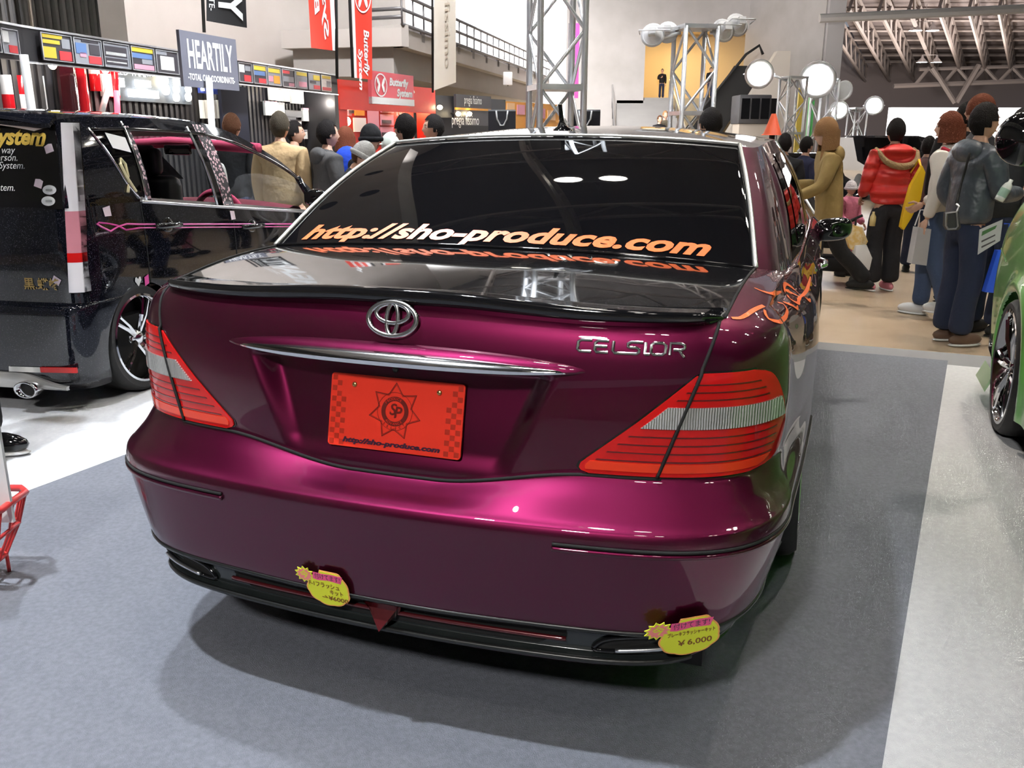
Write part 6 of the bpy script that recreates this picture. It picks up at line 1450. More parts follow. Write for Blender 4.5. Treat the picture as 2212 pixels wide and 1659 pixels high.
def person(lab, px, py, Y, face, top, bottom, hair, style='short', skin=SKIN, shoes=None, arms=('down', 'down'), stride=0.0, bulk=1.0, puffy=False, lean=0.0, hat=None, turn=0.0, long_coat=False, hood=None, foot_z=None, cat='person', xy=None, height=None, sit=False, lev=2, nod=0.0):
    """px, py = top of the head in the photo, Y = distance; face = heading in degrees clockwise from straight ahead"""
    p = at(px, py, Y); fz = HALL_Z if foot_z is None else foot_z
    h = height or (p.z - fz); s = h / 1.72; x0, y0 = (p.x, p.y) if xy is None else xy
    e = empty('person', (x0, y0, fz), -radians(face)); tag(e, lab, cat); e.scale = (s, s, s)
    L = lambda z: lean * max(z - .9, 0)          # forward lean of the upper body
    J = dict(pel=(0, 0, .93), wst=(0, L(1.05), 1.06), cst=(0, L(1.25) + .01, 1.25), upc=(0, L(1.38), 1.385), nek=(0, L(1.46) + .005, 1.475))
    arm = {'down': ((.225, -.03, 1.11), (.225, .04, .86)), 'pocket': ((.25, -.06, 1.10), (.17, .08, .95)), 'fwd': ((.235, .04, 1.11), (.15, .29, 1.12)), 'low': ((.235, .02, 1.10), (.19, .22, .96)), 'chest': ((.25, .05, 1.14), (.06, .22, 1.22)), 'back': ((.23, -.10, 1.12), (.23, -.16, .89)), 'push': ((.24, .10, 1.12), (.18, .33, 1.02)), 'up': ((.24, .12, 1.20), (.10, .20, 1.42))}
    st = stride
    hipz = .90; leg = {}
    for sx, ph in ((1, 1), (-1, -1)):
        f_ = st * ph; leg[sx] = ((sx * .085, 0, hipz), (sx * .095, .02 + f_ * .55 + (.03 if st else 0), .49 + (.03 if f_ < 0 else 0)), (sx * .095, -.02 + f_ * (1.0 if f_ > 0 else 1.25), .085 + (.16 * min(abs(f_) / .3, 1) if f_ < 0 else 0)))
    A = {}
    for sx, k in ((1, arms[0]), (-1, arms[1])):
        el, wr = arm[k]; A[sx] = ((sx * .172, L(1.37), 1.375), (sx * el[0], el[1] + L(el[2]), el[2]), (sx * wr[0], wr[1] + L(wr[2]), wr[2]))
    # body: one continuous skin surface with head, hands, ears, eyes
    V = [J['pel'], J['wst'], J['cst'], J['upc'], J['nek'], (0, L(1.53) + .012, 1.53)]; E = [(0, 1), (1, 2), (2, 3), (3, 4), (4, 5)]; R = [(.12, .09), (.105, .075), (.12, .085), (.10, .065), (.050, .052), (.048, .05)]
    for sx in (1, -1):
        b = len(V); V += list(A[sx]); E += [(3, b), (b, b + 1), (b + 1, b + 2)]; R += [.05, .037, .026]
        b = len(V); V += list(leg[sx]); E += [(0, b), (b, b + 1), (b + 1, b + 2)]; R += [.08, .052, .036]
    v, f = skin_shape(V, E, R, 1); mb = MB(); mb.add(v, f, 0)
    hc = Vector((0, L(1.60) + .022 + .05 * nod, 1.602 - .02 * nod)); rt = Matrix.Rotation(-radians(turn), 3, 'Z') @ Matrix.Rotation(-nod, 3, 'X'); hp = lambda q, g=1.0: hc + rt @ (Vector(q) * g)
    mb.add([hp(q) for q in HEAD.reshape(-1, 3)], [q[::-1] for q in grid_faces(21, 28, True)], 0)
    for sx in (1, -1):
        mb.ellipsoid(hp((sx * .077, -.008, -.008)), (.010, .018, .030), 8, 6, 0, rt); mb.ellipsoid(hp((sx * .030, .078, .010)), (.0125, .009, .0075), 8, 6, 2, rt); mb.ellipsoid(hp((sx * .030, .0855, .010)), (.0055, .004, .0058), 8, 6, 3, rt)
        mb.ellipsoid(hp((sx * .030, .087, .032)), (.016, .005, .0036), 8, 4, 4, rt)
        w = Vector(A[sx][2]); d = w - Vector(A[sx][1]); add_hand(mb, w, d, (-sx * .6, .8, 0) if arms[0 if sx > 0 else 1] in ('down', 'back') else (-sx * .4, 0, 1), 0, .7)
    mb.ellipsoid(hp((0, .0905, -.060)), (.021, .006, .0062), 10, 6, 1, rt)
    body = mb.build('body', [skin, LIP, EYEW, EYED, hair], e, True)
    # trousers and shoes
    k = bulk
    V = [(0, -.005, .985), (0, -.01, .90)]; E = [(0, 1)]; R = [(.155 * (.9 + .1 * k), .105), (.165, .115)]
    for sx in (1, -1):
        a, b_, c = leg[sx]; b = len(V); V += [(a[0] * 1.05, a[1], a[2] - .06), b_, ((b_[0] + c[0]) / 2, (b_[1] + c[1]) / 2 - .01, (b_[2] + c[2]) / 2), (c[0], c[1] + .005, c[2] - .005)]; E += [(1, b), (b, b + 1), (b + 1, b + 2), (b + 2, b + 3)]; R += [.098 * k, .078 * k, .076 * k, (.080 * k, .088 * k)]
    v, f = skin_shape(V, E, R, lev); mobj('trousers', v, f, bottom, e)
    for sx in (1, -1):
        c = Vector(leg[sx][2]); sh = MB(); dy = .06; z = c.z - .035
        sh.ellipsoid(c + Vector((0, dy, -.035)), (.047, .135, .052), 14, 8); sh.v = [(x, y, max(z_, c.z - .078)) for x, y, z_ in sh.v]; so = sh.build('shoe', shoes or MATTE, e, True)
        sole = MB().ellipsoid(c + Vector((0, dy, -.072)), (.049, .138, .014), 14, 6); sole.build('sole', WHITE if shoes else MATTE, so, True)
    # jacket
    tw, td = .185 * k, .125 * k; z0 = .86 if not long_coat else .62
    V = [(0, L(1.0), z0 + .02)]; R = [(tw * .96, td)]; E = []
    zs_ = np.linspace(z0 + .10, 1.36, 9 if puffy else 5)
    for i, z in enumerate(zs_):
        pf = (1.0 + (.10 if i % 2 else -.08)) if puffy else 1.0; V.append((0, L(z) + (.0 if z > 1.1 else -.005), z)); R.append((tw * pf * (1.0 if z < 1.3 else .93), td * pf * (1.02 if z < 1.3 else .9))); E.append((len(V) - 2, len(V) - 1))
    iu = len(V) - 1; V.append((0, L(1.44) - .005, 1.44)); R.append((.088, .078)); E.append((iu, iu + 1)); V.append((0, L(1.475) + .0, 1.478)); R.append((.070, .068)); E.append((iu + 1, iu + 2))
    for sx in (1, -1):
        a, b_, c = [Vector(q) for q in A[sx]]; b = len(V); V += [a + Vector((sx * .012, 0, -.015)), (a + b_) / 2 + Vector((sx * .012, 0, 0)), b_, (b_ + c) / 2, c - (c - b_) * .06]; E += [(iu, b), (b, b + 1), (b + 1, b + 2), (b + 2, b + 3), (b + 3, b + 4)]
        R += [.082 * k, .072 * k * (1.05 if puffy else 1), .062 * k, .058 * k * (1.06 if puffy else 1), .048 * k]
    v, f = skin_shape(V, E, R, lev); jk = mobj('jacket', v, f, top, e)
    if hood:
        hb = MB(); hb.ellipsoid((0, L(1.41) - .075 * k, 1.405), (.135 * k, .062 * k, .085), 18, 10); hb.build('hood', top, jk, True)
        if hood != top:
            pts = [Vector((.165 * k * sin(a), L(1.4) - .05 - .125 * k * max(cos(a), 0) ** .7 + (.05 if abs(a) > 1.5 else 0), 1.435 - .165 * max(cos(a), 0) ** .8)) for a in np.linspace(-1.75, 1.75, 22)]
            MB().tube(pts, [.018 + .016 * sin(pi * i / 21) for i in range(22)], 8).build('fur_trim', hood, jk, True)
    # hair and hats
    HG = head_grid(grow=1.0) * 1.0; vv = []; nv, nu = HG.shape[:2]
    for i in range(nv):
        for j in range(nu):
            q = Vector(HG[i, j]); u = q.normalized(); q = Vector((u.x * .077, u.y * .096, u.z * .118)) if q.z > -.03 else q; n_ = 1.10 + .05 * rng.rand(); q = Vector((q.x * n_ * 1.02, q.y * n_ - .006, q.z * n_ + .004)); vv.append(hp(q))
    def keep_short(i, j):
        th = i / (nv - 1) * pi; a = 2 * pi * j / nu; y, z = sin(th) * cos(a), cos(th)
        return (z > .52) or (y < .18 and z > -.28) or (y < -.25 and z > -.62) or (abs(sin(a)) > .55 and z > .1 and y < .55)
    if style in ('short', 'long', 'bob'):
        f = [q[::-1] for n_, q in enumerate(grid_faces(nv, nu, True)) if keep_short(n_ // nu, n_ % nu)]; ho = mobj('hair', vv, f, hair, e)
        if style in ('long', 'bob'):
            ln = .30 if style == 'long' else .12; G = []
            for t in np.linspace(0, 1, 9):
                row = []
                for a in np.linspace(radians(62), radians(298), 22): row.append(hp((.090 * sin(a) * (1 + .12 * t + .04 * rng.rand()), .104 * cos(a) * (1 + .10 * t) - .012, .03 - (ln + .03) * t)))
                G.append(row)
            G = np.array([[tuple(q) for q in r] for r in G]); shell('hair_length', G, -grid_normals(G), .014, hair, ho)
    if hat:
        hm, kind = hat; G = []
        for i in range(11):
            th = (pi * .60) * i / 10
            G.append([hp((.094 * sin(th) * sin(a) * (1 + .03 * sin(9 * a)), .112 * sin(th) * cos(a) - .004, .132 * cos(th) + .012)) for a in np.linspace(0, 2 * pi, 29)[:-1]])
        v = [tuple(q) for r in G for q in r]; ho = mobj('hat', v, [q[::-1] for q in grid_faces(11, 28, True)], hm, e)
        if kind == 'beanie': MB().tube([hp((.097 * sin(a), .114 * cos(a) - .004, -.012 + .01)) for a in np.linspace(0, 2 * pi, 29)[:-1]], .014, 8, closed=True, r2=.022).build('hat_band', hm, ho, True)
        if kind == 'cap': 
            G = np.array([[tuple(hp((x * .075, .092 * math.sqrt(max(1 - (x * .8) ** 2, 0)) + .075 * t * math.sqrt(max(1 - x * x, 0)), .030 - .014 * t))) for x in np.linspace(-1, 1, 9)] for t in np.linspace(0, 1, 5)]); shell('peak', G, np.array([0, 0, 1.0]), .006, hm, ho)
    return e
def cloth(n, c, r=.85, b=(7, .7, .035)): return mat('cloth_' + n, c, r, bump=b, spec=.25)
JEANS = cloth('dark_denim', (.020, .028, .060)); JEANS2 = cloth('blue_denim', (.055, .085, .16)); BLKT = cloth('black', (.012, .012, .014)); TAN = cloth('tan', (.50, .35, .19)); CAMEL = cloth('camel', (.26, .18, .07)); GREYH = cloth('grey', (.085, .083, .085)); CHAR = cloth('charcoal', (.030, .031, .036))
REDJ = mat('cloth_red_nylon', (.72, .035, .030), .42, bump=(9, .35)); SLATE = mat('cloth_slate_leather', (.050, .062, .080), .42, bump=(6, .8, .045)); WHTJ = cloth('white', (.72, .70, .66)); BRNL = mat('cloth_brown_leather', (.075, .022, .020), .4, bump=(10, .3)); BLUEB = cloth('blue', (.02, .07, .55)); NAVY = cloth('navy', (.02, .025, .06)); PINKC = cloth('pink', (.70, .22, .32)); ORNG = cloth('orange', (.75, .14, .04)); FUR = mat('fur_trim_tan', (.30, .20, .10), .95, bump=(60, .9)); KNIT = mat('grey_knit', (.45, .44, .42), .95, bump=(80, .6))
SH_BR = mat('shoe_brown', (.12, .07, .045), .6); SH_PK = mat('shoe_pink', (.72, .25, .30), .6); SH_WH = mat('shoe_white', (.70, .70, .70), .6); SH_TN = mat('boot_tan', (.42, .24, .09), .8)
_nt = REDJ.node_tree; _b = _nt.nodes['Principled BSDF']; _tc = _nt.nodes.new('ShaderNodeTexCoord'); _w = _nt.nodes.new('ShaderNodeTexWave'); _w.bands_direction = 'Z'; _w.inputs['Scale'].default_value = 2.3; _w.inputs['Distortion'].default_value = 1.5; _w.inputs['Detail Scale'].default_value = 1.0
_bp = _nt.nodes.new('ShaderNodeBump'); _bp.inputs['Strength'].default_value = .8; _bp.inputs['Distance'].default_value = .05; _nt.links.new(_tc.outputs['Object'], _w.inputs['Vector']); _nt.links.new(_w.outputs['Fac'], _bp.inputs['Height']); _nt.links.new(_bp.outputs['Normal'], _b.inputs['Normal'])
# right-hand aisle
g_ = at_z(1906, 628, HALL_Z); person('person in red quilted jacket with fur hood, back turned, holding a yellow bag', 1932, 258, g_.y, -4, REDJ, cloth('black_denim', (.018, .018, .022)), H_BLK, arms=('down', 'low'), bulk=1.18, puffy=True, hood=FUR, shoes=SH_PK, xy=(at(1924, 400, g_.y).x, g_.y))
g_ = at_z(1800, 655, HALL_Z); person('person in tan coat with long light brown hair walking left', 1790, 258, g_.y, -82, CAMEL, BLKT, H_LBR, 'long', SKIN2, arms=('fwd', 'push'), stride=.30, hat=(H_LBR, 'plain'), long_coat=True, hood=CAMEL, bulk=1.06, lean=.10, xy=(at(1795, 400, g_.y).x, g_.y))
g_ = at_z(2066, 742, HALL_Z); person('person in slate jacket and dark jeans holding a white bottle', 2160, 226, g_.y, 80, SLATE, JEANS, H_BLK, arms=('fwd', 'pocket'), shoes=SH_BR, bulk=1.10, hood=SLATE, xy=(at(2102, 400, g_.y).x, g_.y))
person('tall person with bushy brown hair looking left behind the slate jacket', 2128, 208, g_.y + 1.6, -75, CHAR, JEANS, H_RED, 'bob', SKIN2, hat=(H_RED, 'plain'))
person('person in white and dark red jacket with tousled reddish hair', 2066, 244, g_.y + 1.0, -48, mat('cloth_cream_red', (.70, .66, .60), .8), JEANS2, H_RED, 'bob', SKIN, arms=('low', 'down'), shoes=SH_WH, stride=.12, hood=cloth('dark_red', (.34, .02, .04)), xy=(at(2040, 400, g_.y + 1.0).x, g_.y + 1.0))
person('person with black hair peeking over the reddish haired one', 2090, 224, g_.y + 2.6, 20, BLKT, JEANS, H_BLK)
person('person in brown leather jacket partly hidden behind the red jacket', 2008, 296, g_.y + 3.7, 30, BRNL, JEANS, H_BLK, bulk=1.05)
person('person in black jacket with short hair behind the sedan rear pillar', 1697, 290, 10.4, 15, BLKT, BLKT, H_BLK)
person('person with dark hair standing behind the tan coat', 1742, 297, 11.6, 60, NAVY, BLKT, H_BLK)
person('bent person with black hair at the far edge by the green car mirror', 2193, 236, g_.y + .35, 65, CHAR, JEANS, H_BLK, lean=.15)
# left aisle
person('person in tan jacket seen from behind between wagon and sedan', 601, 244, 8.4, 8, TAN, JEANS, H_GRY, bulk=1.12, hood=None)
person('person in grey hooded jacket turning right beside the tan jacket', 702, 262, 8.3, 58, GREYH, NAVY, H_BLK, bulk=1.12, hood=GREYH, arms=('low', 'fwd'))
person('person in grey knit cap bending behind the grey hooded jacket', 731, 306, 7.4, 75, CHAR, NAVY, H_BRN, hat=(KNIT, 'beanie'), nod=.5, lean=.25)
person('person with bushy reddish brown hair above the grey knit cap', 744, 277, 9.3, 20, REDJ, NAVY, H_RED, 'bob', hat=(H_RED, 'plain'))
person('person in black beanie and charcoal jacket with a blue backpack', 797, 272, 8.2, 125, CHAR, NAVY, H_BLK, hat=(BLKT, 'beanie'), bulk=1.1, arms=('low', 'pocket'))
person('person with black hair and bare nape looking left over the sedan roof', 878, 249, 8.2, -60, BLKT, NAVY, H_BLK)
person('person with dark parted hair facing left beside the black stand', 940, 250, 9.0, -110, NAVY, NAVY, H_BLK)
person('person in green and white cap low behind the sedan', 848, 290, 8.8, -70, ORNG, NAVY, H_BLK, hat=(mat('cap_white_green', (.62, .68, .62), .7), 'cap'))
person('small dark haired person behind the tan jacket shoulder', 632, 264, 10.2, 80, BLKT, NAVY, H_BLK)
person('person with brown hair half hidden behind the wagon roof', 497, 247, 9.2, 10, BLKT, NAVY, H_BRN)
person('person with short black hair right behind the sedan roof', 1540, 236, 7.9, -35, BLKT, NAVY, H_BLK)
# far away on the upper landing and the stairs
person('distant dark clad person standing on the upper landing', 1431, 149, 53.6, 185, BLKT, JEANS, H_BLK, arms=('chest', 'down'), foot_z=LAND_Z, lev=1)
person('distant person in dark coat riding up the escalator', 1536, 146, 50.5, 170, BLKT, JEANS, H_BLK, foot_z=at(1536, 212, 50.5).z, lev=1)
person('distant person with fair hair at the foot of the stairs', 1437, 240, 44.0, 160, cloth('olive', (.12, .10, .07)), JEANS, H_LBR, lev=1); person('distant shorter person at the foot of the stairs', 1425, 250, 43.5, 160, BLKT, JEANS, H_BRN, lev=1)

# ================================================================ small things
def px_slab(name, pts, Y, th, m, lab, cat, YB=None, puff=0.0):
    """flat thing with outline through photo points, standing Y metres away, th thick"""
    P_ = [at(x, y, Y) for x, y in pts]; c = sum(P_, Vector()) / len(P_); n = len(P_); Q = [p - c for p in P_]
    v = [(q.x, q.y - th / 2, q.z) for q in Q] + [(q.x, q.y + th / 2, q.z) for q in Q] + [(0, -th / 2 - puff, 0), (0, th / 2 + puff, 0)]
    f = [(2 * n, (i + 1) % n, i) for i in range(n)] + [(2 * n + 1, n + i, n + (i + 1) % n) for i in range(n)] + [(i, (i + 1) % n, n + (i + 1) % n, n + i) for i in range(n)]
    o = mobj(name, v, f, m, None, puff > 0, sharp=50 if puff > 0 else None); o.location = c
    bm = bmesh.new(); bm.from_mesh(o.data); bmesh.ops.recalc_face_normals(bm, faces=bm.faces); bm.to_mesh(o.data); bm.free()
    return tag(o, lab, cat), c
gR = at_z(1906, 628, HALL_Z).y; gS = at_z(2066, 742, HALL_Z).y
px_slab('yellow_bag', [(1990, 358), (1996, 372), (1986, 430), (1966, 470), (1950, 496), (1944, 490), (1952, 450), (1966, 400)], gR - .36, .06, mat('yellow_plastic', (.85, .55, .02), .4), 'long yellow shopping bag hanging beside the red jacket', 'bag', puff=.02)
MB().tube([at(1990, 362, gR - .36) - COL.objects[-1].location, at(1985, 345, gR - .25) - COL.objects[-1].location, at(1962, 380, gR - .05) - COL.objects[-1].location], .010, 6).build('bag_handle', mat('yellow_plastic', (.85, .55, .02)), COL.objects[-1])
o, c = px_slab('paper_bag', [(1978, 490), (2006, 494), (1996, 572), (1964, 568)], gS + .9, .10, mat('grey_paper', (.45, .45, .46), .7), 'light grey paper bag hanging below the white and red jacket', 'bag')
MB().tube([Vector((-.06, 0, .17)), Vector((-.03, 0, .30)), Vector((.03, 0, .30)), Vector((.06, 0, .17))], .006, 5).build('bag_handle', WHITE, o)
o, c = px_slab('blue_bag', [(2152, 540), (2166, 540), (2150, 632), (2124, 630)], gS - .25, .05, mat('blue_plastic', (.02, .10, .75), .4), 'bright blue bag between the slate jacket and the green car', 'bag', puff=.015)
MB().tube([Vector((.05, 0, .14)), Vector((.06, 0, .34)), Vector((.02, 0, .34))], .006, 5).build('bag_handle', mat('blue_plastic', (.02, .10, .75), .4), o)
fl, c = px_slab('leaflet', [(2116, 496), (2166, 474), (2160, 520), (2112, 550)], gS - .30, .004, mat('leaflet_silver', (.52, .54, .56), .4), 'silver leaflet with a green car picture held at hip height', 'leaflet')
q4 = [at(x, y, gS - .305) - c for x, y in ((2122, 500), (2154, 486), (2150, 494), (2120, 510))]; mobj('leaflet_picture', q4, [(0, 1, 2, 3)], mat('leaflet_green', (.05, .16, .05), .4), fl, False)
for k in range(2): q4 = [at(x, y + 12 * k, gS - .305) - c for x, y in ((2120, 520), (2150, 506), (2150, 509), (2120, 524))]; mobj('leaflet_line', q4, [(0, 1, 2, 3)], P_DK, fl, False)
cp, c = px_slab('camera_pouch', [(2043, 460), (2066, 456), (2071, 490), (2066, 496), (2047, 497), (2041, 488)], gS - .28, .07, mat('pouch_dark', (.03, .03, .034), .6), 'small dark camera pouch with grey rim at the slate jacket waist', 'pouch', puff=.008)
MB().tube([at(x, y, gS - .325) - c for x, y in ((2044, 461), (2066, 458), (2069, 489), (2065, 494), (2048, 495), (2043, 487))], .007, 6, closed=True).build('pouch_rim', mat('pouch_grey', (.28, .28, .29), .5), cp, True)
MB().tube([at(2064, 462, gS - .30) - c, at(2072, 446, gS - .28) - c, at(2066, 440, gS - .26) - c], .008, 6).build('pouch_clip', STEEL, cp, True)
MB().tube([at(2066, 440, gS - .26) - c, at(2070, 420, gS - .12) - c, at(2095, 330, gS - .14) - c], .010, 6).build('pouch_strap', MATTE, cp, True)
bt = at(2160, 412, gS - .33); b = MB().lathe([(0, 0), (.030, .002), (.033, .02), (.033, .10), (.026, .125), (.014, .14), (.014, .16), (0, .162)], n=20).build('drink_bottle', mat('bottle_pale', (.72, .76, .74), .2, 0, .5), None, True); b.location = bt - Vector((0, 0, .07)); b.rotation_euler = (0, .45, 0); tag(b, 'white drink bottle in the hand of the slate jacket', 'bottle')
MB().lathe([(.0335, .03), (.0338, .09)], n=20).build('bottle_label', mat('bottle_label', (.30, .45, .38), .5), b, True)
# stroller with child
sp = at_z(1812, 622, HALL_Z); st = empty('stroller', (sp.x, sp.y + .25, HALL_Z), radians(62)); tag(st, 'black folding stroller with silver legs behind the sedan mirror', 'stroller')
for x in (-.24, .24):
    for y in (-.30, .36):
        for d_ in (-.03, .03):
            w_ = MB().lathe([(.0, -.012), (.085, -.012), (.09, 0), (.085, .012), (0, .012)], (x + d_, y, .09), axis='x', n=20).build('stroller_wheel', TIRE, st, True)
    MB().tube([(x, -.30, .10), (x, .10, .62), (x, .38, 1.02)], .014, 8).build('frame_tube', STEEL, st, True); MB().tube([(x, .36, .10), (x, .10, .55), (x, -.22, .72)], .014, 8).build('frame_tube', MATTE, st, True)
MB().tube([(-.24, .38, 1.02), (-.20, .42, 1.04), (.20, .42, 1.04), (.24, .38, 1.02)], .018, 8).build('handle', MATTE, st, True)
bevelled_box('seat', (-.21, -.22, .40), (.21, .16, .50), .04, BLKT, st); G = np.array([[(x, .12 + .20 * t, .48 + .48 * t) for x in np.linspace(-.21, .21, 5)] for t in np.linspace(0, 1, 5)]); shell('seat_back', G, np.array([0, -1.0, .3]), .03, BLKT, st); bevelled_box('basket', (-.20, -.24, .16), (.20, .26, .30), .03, BLKT, st)
ch = at(1838, 392, sp.y + .1)
person('small child in pink coat and fluffy white hat by the stroller', 1838, 392, sp.y + .85, 150, PINKC, PINKC, H_BLK, hat=(mat('white_fleece', (.80, .74, .76), .95, bump=(50, .9)), 'beanie'), bulk=1.25, arms=('low', 'low'), height=None)
o, c = px_slab('white_bag', [(1846, 530), (1868, 528), (1880, 556), (1874, 582), (1850, 586), (1842, 564)], sp.y - .25, .10, WHITE, 'plain white plastic bag hung on the stroller', 'bag', puff=.04); MB().tube([Vector((-.03, 0, .09)), Vector((-.02, 0, .16)), Vector((.04, .05, .17))], .008, 6).build('bag_handle', WHITE, o)
o, c = px_slab('print_bag', [(1828, 482), (1858, 490), (1870, 520), (1856, 546), (1832, 536), (1824, 508)], sp.y - .18, .12, mat('yellow_print_cloth', (.72, .48, .16), .8, noise=(25, (.80, .66, .40), .4, .6)), 'yellow orange printed cloth bag on the stroller handle', 'bag', puff=.03); MB().tube([Vector((0, 0, .10)), Vector((.0, 0, .20))], .01, 6).build('bag_handle', MATTE, o)
bo = MB().lathe([(0, 0), (.028, 0), (.030, .05), (.028, .09), (.012, .12), (.012, .14), (0, .14)], n=14).build('pocket_bottle', mat('amber_bottle', (.62, .50, .22), .2, 0, .5), None, True); bo.location = at(1884, 488, gR - .17); tag(bo, 'small drink bottle in the back pocket under the red jacket', 'bottle')
# backpack of the beanie wearer
bp = MB().ellipsoid((0, 0, 0), (.15, .10, .23), 18, 12).build('blue_backpack', BLUEB, None, True); bp.location = at(752, 372, 8.25); tag(bp, 'bright blue backpack worn by the person in the black beanie', 'backpack'); MB().tube([(.08, -.04, .19), (.13, -.10, .12), (.12, -.10, -.02)], .018, 6).build('shoulder_strap', BLUEB, bp, True)
# two black paper bags on a white counter behind the sedan
ct = bevelled_box('counter', (-.75, -.25, 0), (.75, .25, 1.0), .02, WHITE); cpos = at(1175, 300, 9.3); ct.location = (cpos.x, cpos.y, HALL_Z); tag(ct, 'white counter behind the sedan roof carrying black bags', 'counter'); bevelled_box('counter_top', (-.80, -.28, 1.0), (.80, .28, 1.03), .01, WHITE, ct)
ctop = HALL_Z + 1.03
for x0, x1, yt, lab in ((1055, 1114, 237, 'black paper bag with white cord handle left of the roof antenna'), (1231, 1296, 237, 'black paper bag with white cord handle right of the roof antenna')):
    a = at(x0, yt, 9.3); b_ = at(x1, yt, 9.3); w_ = (b_.x - a.x) / 2; hh = a.z - ctop; e = MB().box((-w_, -.06, 0), (w_, .06, hh)).build('black_paper_bag', mat('black_paper', (.014, .014, .022), .35), None); e.location = ((a.x + b_.x) / 2, 9.3, ctop); tag(e, lab, 'bag', 'black paper bags behind the roof')
    MB().tube([(-w_ * .42, -.065, hh - .01), (-w_ * .36, -.07, hh - .09), (-w_ * .12, -.07, hh - .15), (w_ * .12, -.07, hh - .15), (w_ * .36, -.07, hh - .09), (w_ * .42, -.065, hh - .01)], .008, 6).build('cord_handle', WHITE, e, True); MB().box((-w_, -.061, hh - .015), (w_, .061, hh)).build('bag_rim', P_GREY, e)
# person just outside the picture on the left: only a shoe shows
p_ = at_z(34, 1016, 0.005); person('black shoe of a person standing just outside the left edge', 0, 0, 3, 92, BLKT, BLKT, H_BLK, shoes=GLOSSBLACK, arms=('back', 'back'), foot_z=0.005, xy=(p_.x - .21, p_.y + .095), height=1.70)
# literature stand: white board in a red wire basket, cut off by the left edge
Yl = at_z(4, 1250, 0.0).y; bx = at(4, 1240, Yl).x - .13; ls = empty('leaflet_stand', (bx, Yl, 0.004)); tag(ls, 'red wire basket holding white boards at the left edge', 'rack'); REDW = mat('red_wire', (.72, .05, .05), .35, 0, .5)
zt = at(10, 885, Yl).z; zr = at(10, 1084, Yl).z; rx = at(30, 1084, Yl).x - bx; brx = at(20, 990, Yl).x - bx
for k in range(4): MB().box((-.12, -.03 + .016 * k, .20), (brx - .012 * k, -.018 + .016 * k, zt - .006 * k)).build('white_board', WHITE, ls)
def bring(z, t): w = rx + (.13 - rx) * (1 - t); d_ = .10 * (.7 + .3 * t); return [(-w, -d_, z), (w - .03, -d_, z), (w, -d_ + .03, z), (w, d_ - .03, z), (w - .03, d_, z), (-w, d_, z)]
for z, t in ((zr, 1), (zr * .62, .62), (.06, 0)): MB().tube(bring(z, t), .006 if t < 1 else .011, 6, closed=True).build('basket_ring', REDW, ls, True)
A0, B0, C0 = bring(zr, 1), bring(zr * .62, .62), bring(.06, 0)
for k in range(6):
    for u in (0, .5):
        f_ = lambda P_: Vector(P_[k]) * (1 - u) + Vector(P_[(k + 1) % 6]) * u
        MB().tube([f_(A0), f_(B0), f_(C0), Vector((f_(C0).x * .6, 0, .055))], .0045, 6).build('basket_wire', REDW, ls, True)
for q in (C0[0], C0[2], C0[3], C0[5]): MB().tube([q, (q[0], q[1], 0)], .006, 6).build('foot', REDW, ls, True)
# hand written price cards on the bumper
CY = mat('card_yellow', (.80, .85, .04), .6); CO = mat('card_orange_rim', (.95, .42, .12), .6); CP = mat('card_pink', (.90, .10, .28), .6); CPB = mat('card_salmon', (.95, .28, .26), .6); INK = mat('brown_ink', (.22, .07, .01), .6)
def price_card(cx, cz, w, tilt, lines, lab, off):
    p, n = rear_pt(cx, cz, off); ux = Vector((0, 0, 1)).cross(n).normalized(); uy = n.cross(ux).normalized(); r = Matrix.Rotation(tilt, 3, n); ux = r @ ux; uy = r @ uy
    W = w; e = empty('price_card', (0, 0, 0)); MW = Matrix.Translation((CAR_X, CAR_Y, 0)) @ Matrix.Rotation(-PSI, 4, 'Z'); tag(e, lab, 'price card', 'price cards on the bumper')
    e.location = MW @ p; T = MW.to_3x3(); ux = T @ ux; uy = T @ uy; un = T @ n
    def blob(k=1.0, n_=60):
        o = []
        for i in range(n_):
            a = 2 * pi * i / n_; r_ = 1 + .05 * abs(sin(4.5 * a)); x = .40 * cos(a) * r_; y = .30 * sin(a) * r_ - .05
            if y > 0 and x > -.15: y = min(.34, y * 1.6); x = min(max(x, -.36), .40)
            o.append((.08 + (x) * k, y * k))
        return o
    def burst(k=1.0, n_=22): return [(-.36 + (.20 if i % 2 == 0 else .145) * k * cos(2 * pi * i / n_), .20 + (.17 if i % 2 == 0 else .12) * k * sin(2 * pi * i / n_)) for i in range(n_)]
    def pr(name, poly, lift, th, m): MB().prism([(x * W, y * W) for x, y in poly], un * lift, ux, uy, un, th).build(name, m, e)
    pr('card_rim', blob(1.04), 0, .0012, CO); pr('card', blob(.98), .0012, .0006, CY); pr('burst_rim', burst(1.0), .0004, .0016, CY); pr('burst', burst(.80), .0020, .0004, CPB)
    pr('title_band', [(-.20, .16), (-.1, .14), (.10, .17), (.36, .15), (.40, .30), (.2, .31), (0, .29), (-.18, .30)], .0019, .0004, CP)
    def tx(t, x, y, size, m, width=None, **k_): text_on('card_lettering', t, un * .0028 + ux * (x * W) + uy * (y * W), ux, uy, size * W, m, e, lift=0, width=width * W if width else None, **k_)
    tx('今', -.36, .20, .17, CY, bold=.004 * W); tx('付けてます!', .10, .225, .13, P_DK, width=.50)
    for (t, x, y, sz, wd) in lines: tx(t, x, y, sz, INK, wd, bold=.002 * W)
    return e
price_card(-.137, .338, .132, -.02, [('F-1フラッシュ', .02, .05, .12, .60), ('キット', .25, -.07, .11, .26), ('→¥6000', .20, -.20, .12, .52)], 'yellow price card on the left of the rear bumper', .010)
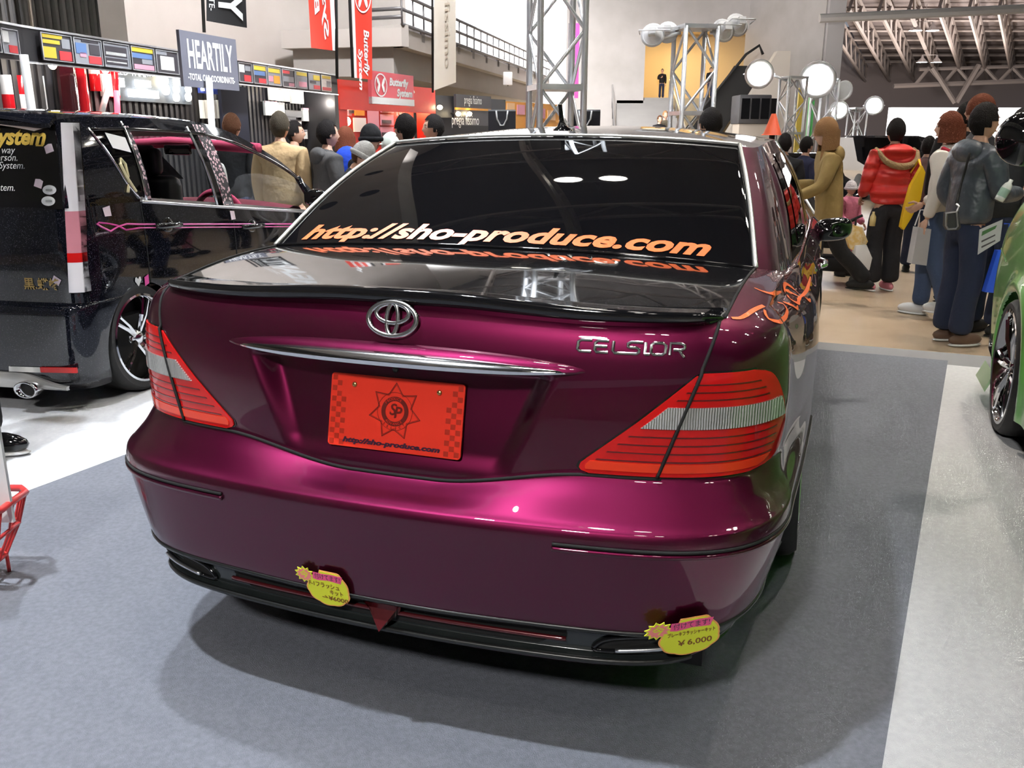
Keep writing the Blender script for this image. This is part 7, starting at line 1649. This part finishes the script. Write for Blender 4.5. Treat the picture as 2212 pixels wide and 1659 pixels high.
price_card(.668, .333, .155, .13, [('ブレーキフラッシャーキット', .10, .07, .09, .66), ('￥6,000', .14, -.12, .15, .48)], 'yellow price card at the right exhaust slot of the bumper', .014)
# orange script on the right rear quarter
SB = []; SF = []
def addo(G):
    b = len(SB); SB.extend(map(tuple, G.reshape(-1, 3))); SF.extend(tuple(b + i for i in q) for q in grid_faces(*G.shape[:2]))
addo(Gu[:, NA:NA + NB + 90]); addo(DECK[:, NA:NA + NB + 90])
SBV = BVHTree.FromPolygons(SB, SF); MWc = Matrix.Translation((CAR_X, CAR_Y, 0)) @ Matrix.Rotation(-PSI, 4, 'Z'); MWi = MWc.inverted(); co = MWi @ Vector((0, 0, CAM_Z))
def on_quarter(px, py):
    d = MWi.to_3x3() @ Vector(px_dir(px, py)); h = SBV.ray_cast(co, d.normalized()); 
    if h[0] is None: return None
    n = h[1] if h[1].dot(d) < 0 else -h[1]; return h[0] + n * .0015
Z = lambda x, y: (1580 + x / 11.06, 580 + y / 11.06)
STROKES = [[(0, 1190), (180, 1195), (330, 1130), (500, 1020), (680, 930), (930, 850)], [(930, 850), (980, 760), (1000, 640), (1080, 590), (1180, 560)], [(540, 470), (700, 540), (860, 590), (1080, 580)],
           [(790, 1000), (800, 1090), (880, 1210), (1060, 1270), (1220, 1220), (1310, 1080), (1310, 960), (1240, 860), (1100, 820)], [(1260, 560), (1250, 440), (1290, 370), (1400, 430), (1520, 530), (1630, 640)], [(1270, 520), (1400, 570), (1530, 640), (1640, 700)], [(1330, 640), (1380, 720), (1480, 790), (1600, 740), (1660, 660)], [(1230, 810), (1340, 850), (1460, 900), (1550, 960), (1570, 890)], [(1640, 680), (1720, 620), (1790, 520), (1840, 380), (1880, 200)], [(1700, 640), (1780, 720), (1880, 740)]]
for st_ in STROKES:
    P_ = [on_quarter(*Z(*q)) for q in st_]; P_ = [p for p in P_ if p is not None]
    if len(P_) < 2: continue
    P_ = [Vector(q) for q in curve(np.array([tuple(p) for p in P_]), 24)]; mb = MB(); n = len(P_); L_ = []; R_ = []
    for i, p in enumerate(P_):
        t = (P_[min(i + 1, n - 1)] - P_[max(i - 1, 0)]).normalized(); h = SBV.find_nearest(p); nn = h[1]; sd = t.cross(nn).normalized(); w_ = .0046 * (.5 + .8 * sin(pi * min(i / (n - 1) * .9 + .1, 1))); L_.append(p + sd * w_); R_.append(p - sd * w_)
    mb.add(L_ + R_, [(i, i + 1, n + i + 1, n + i) for i in range(n - 1)]); mb.build('orange_script', ORANGE, sedan)
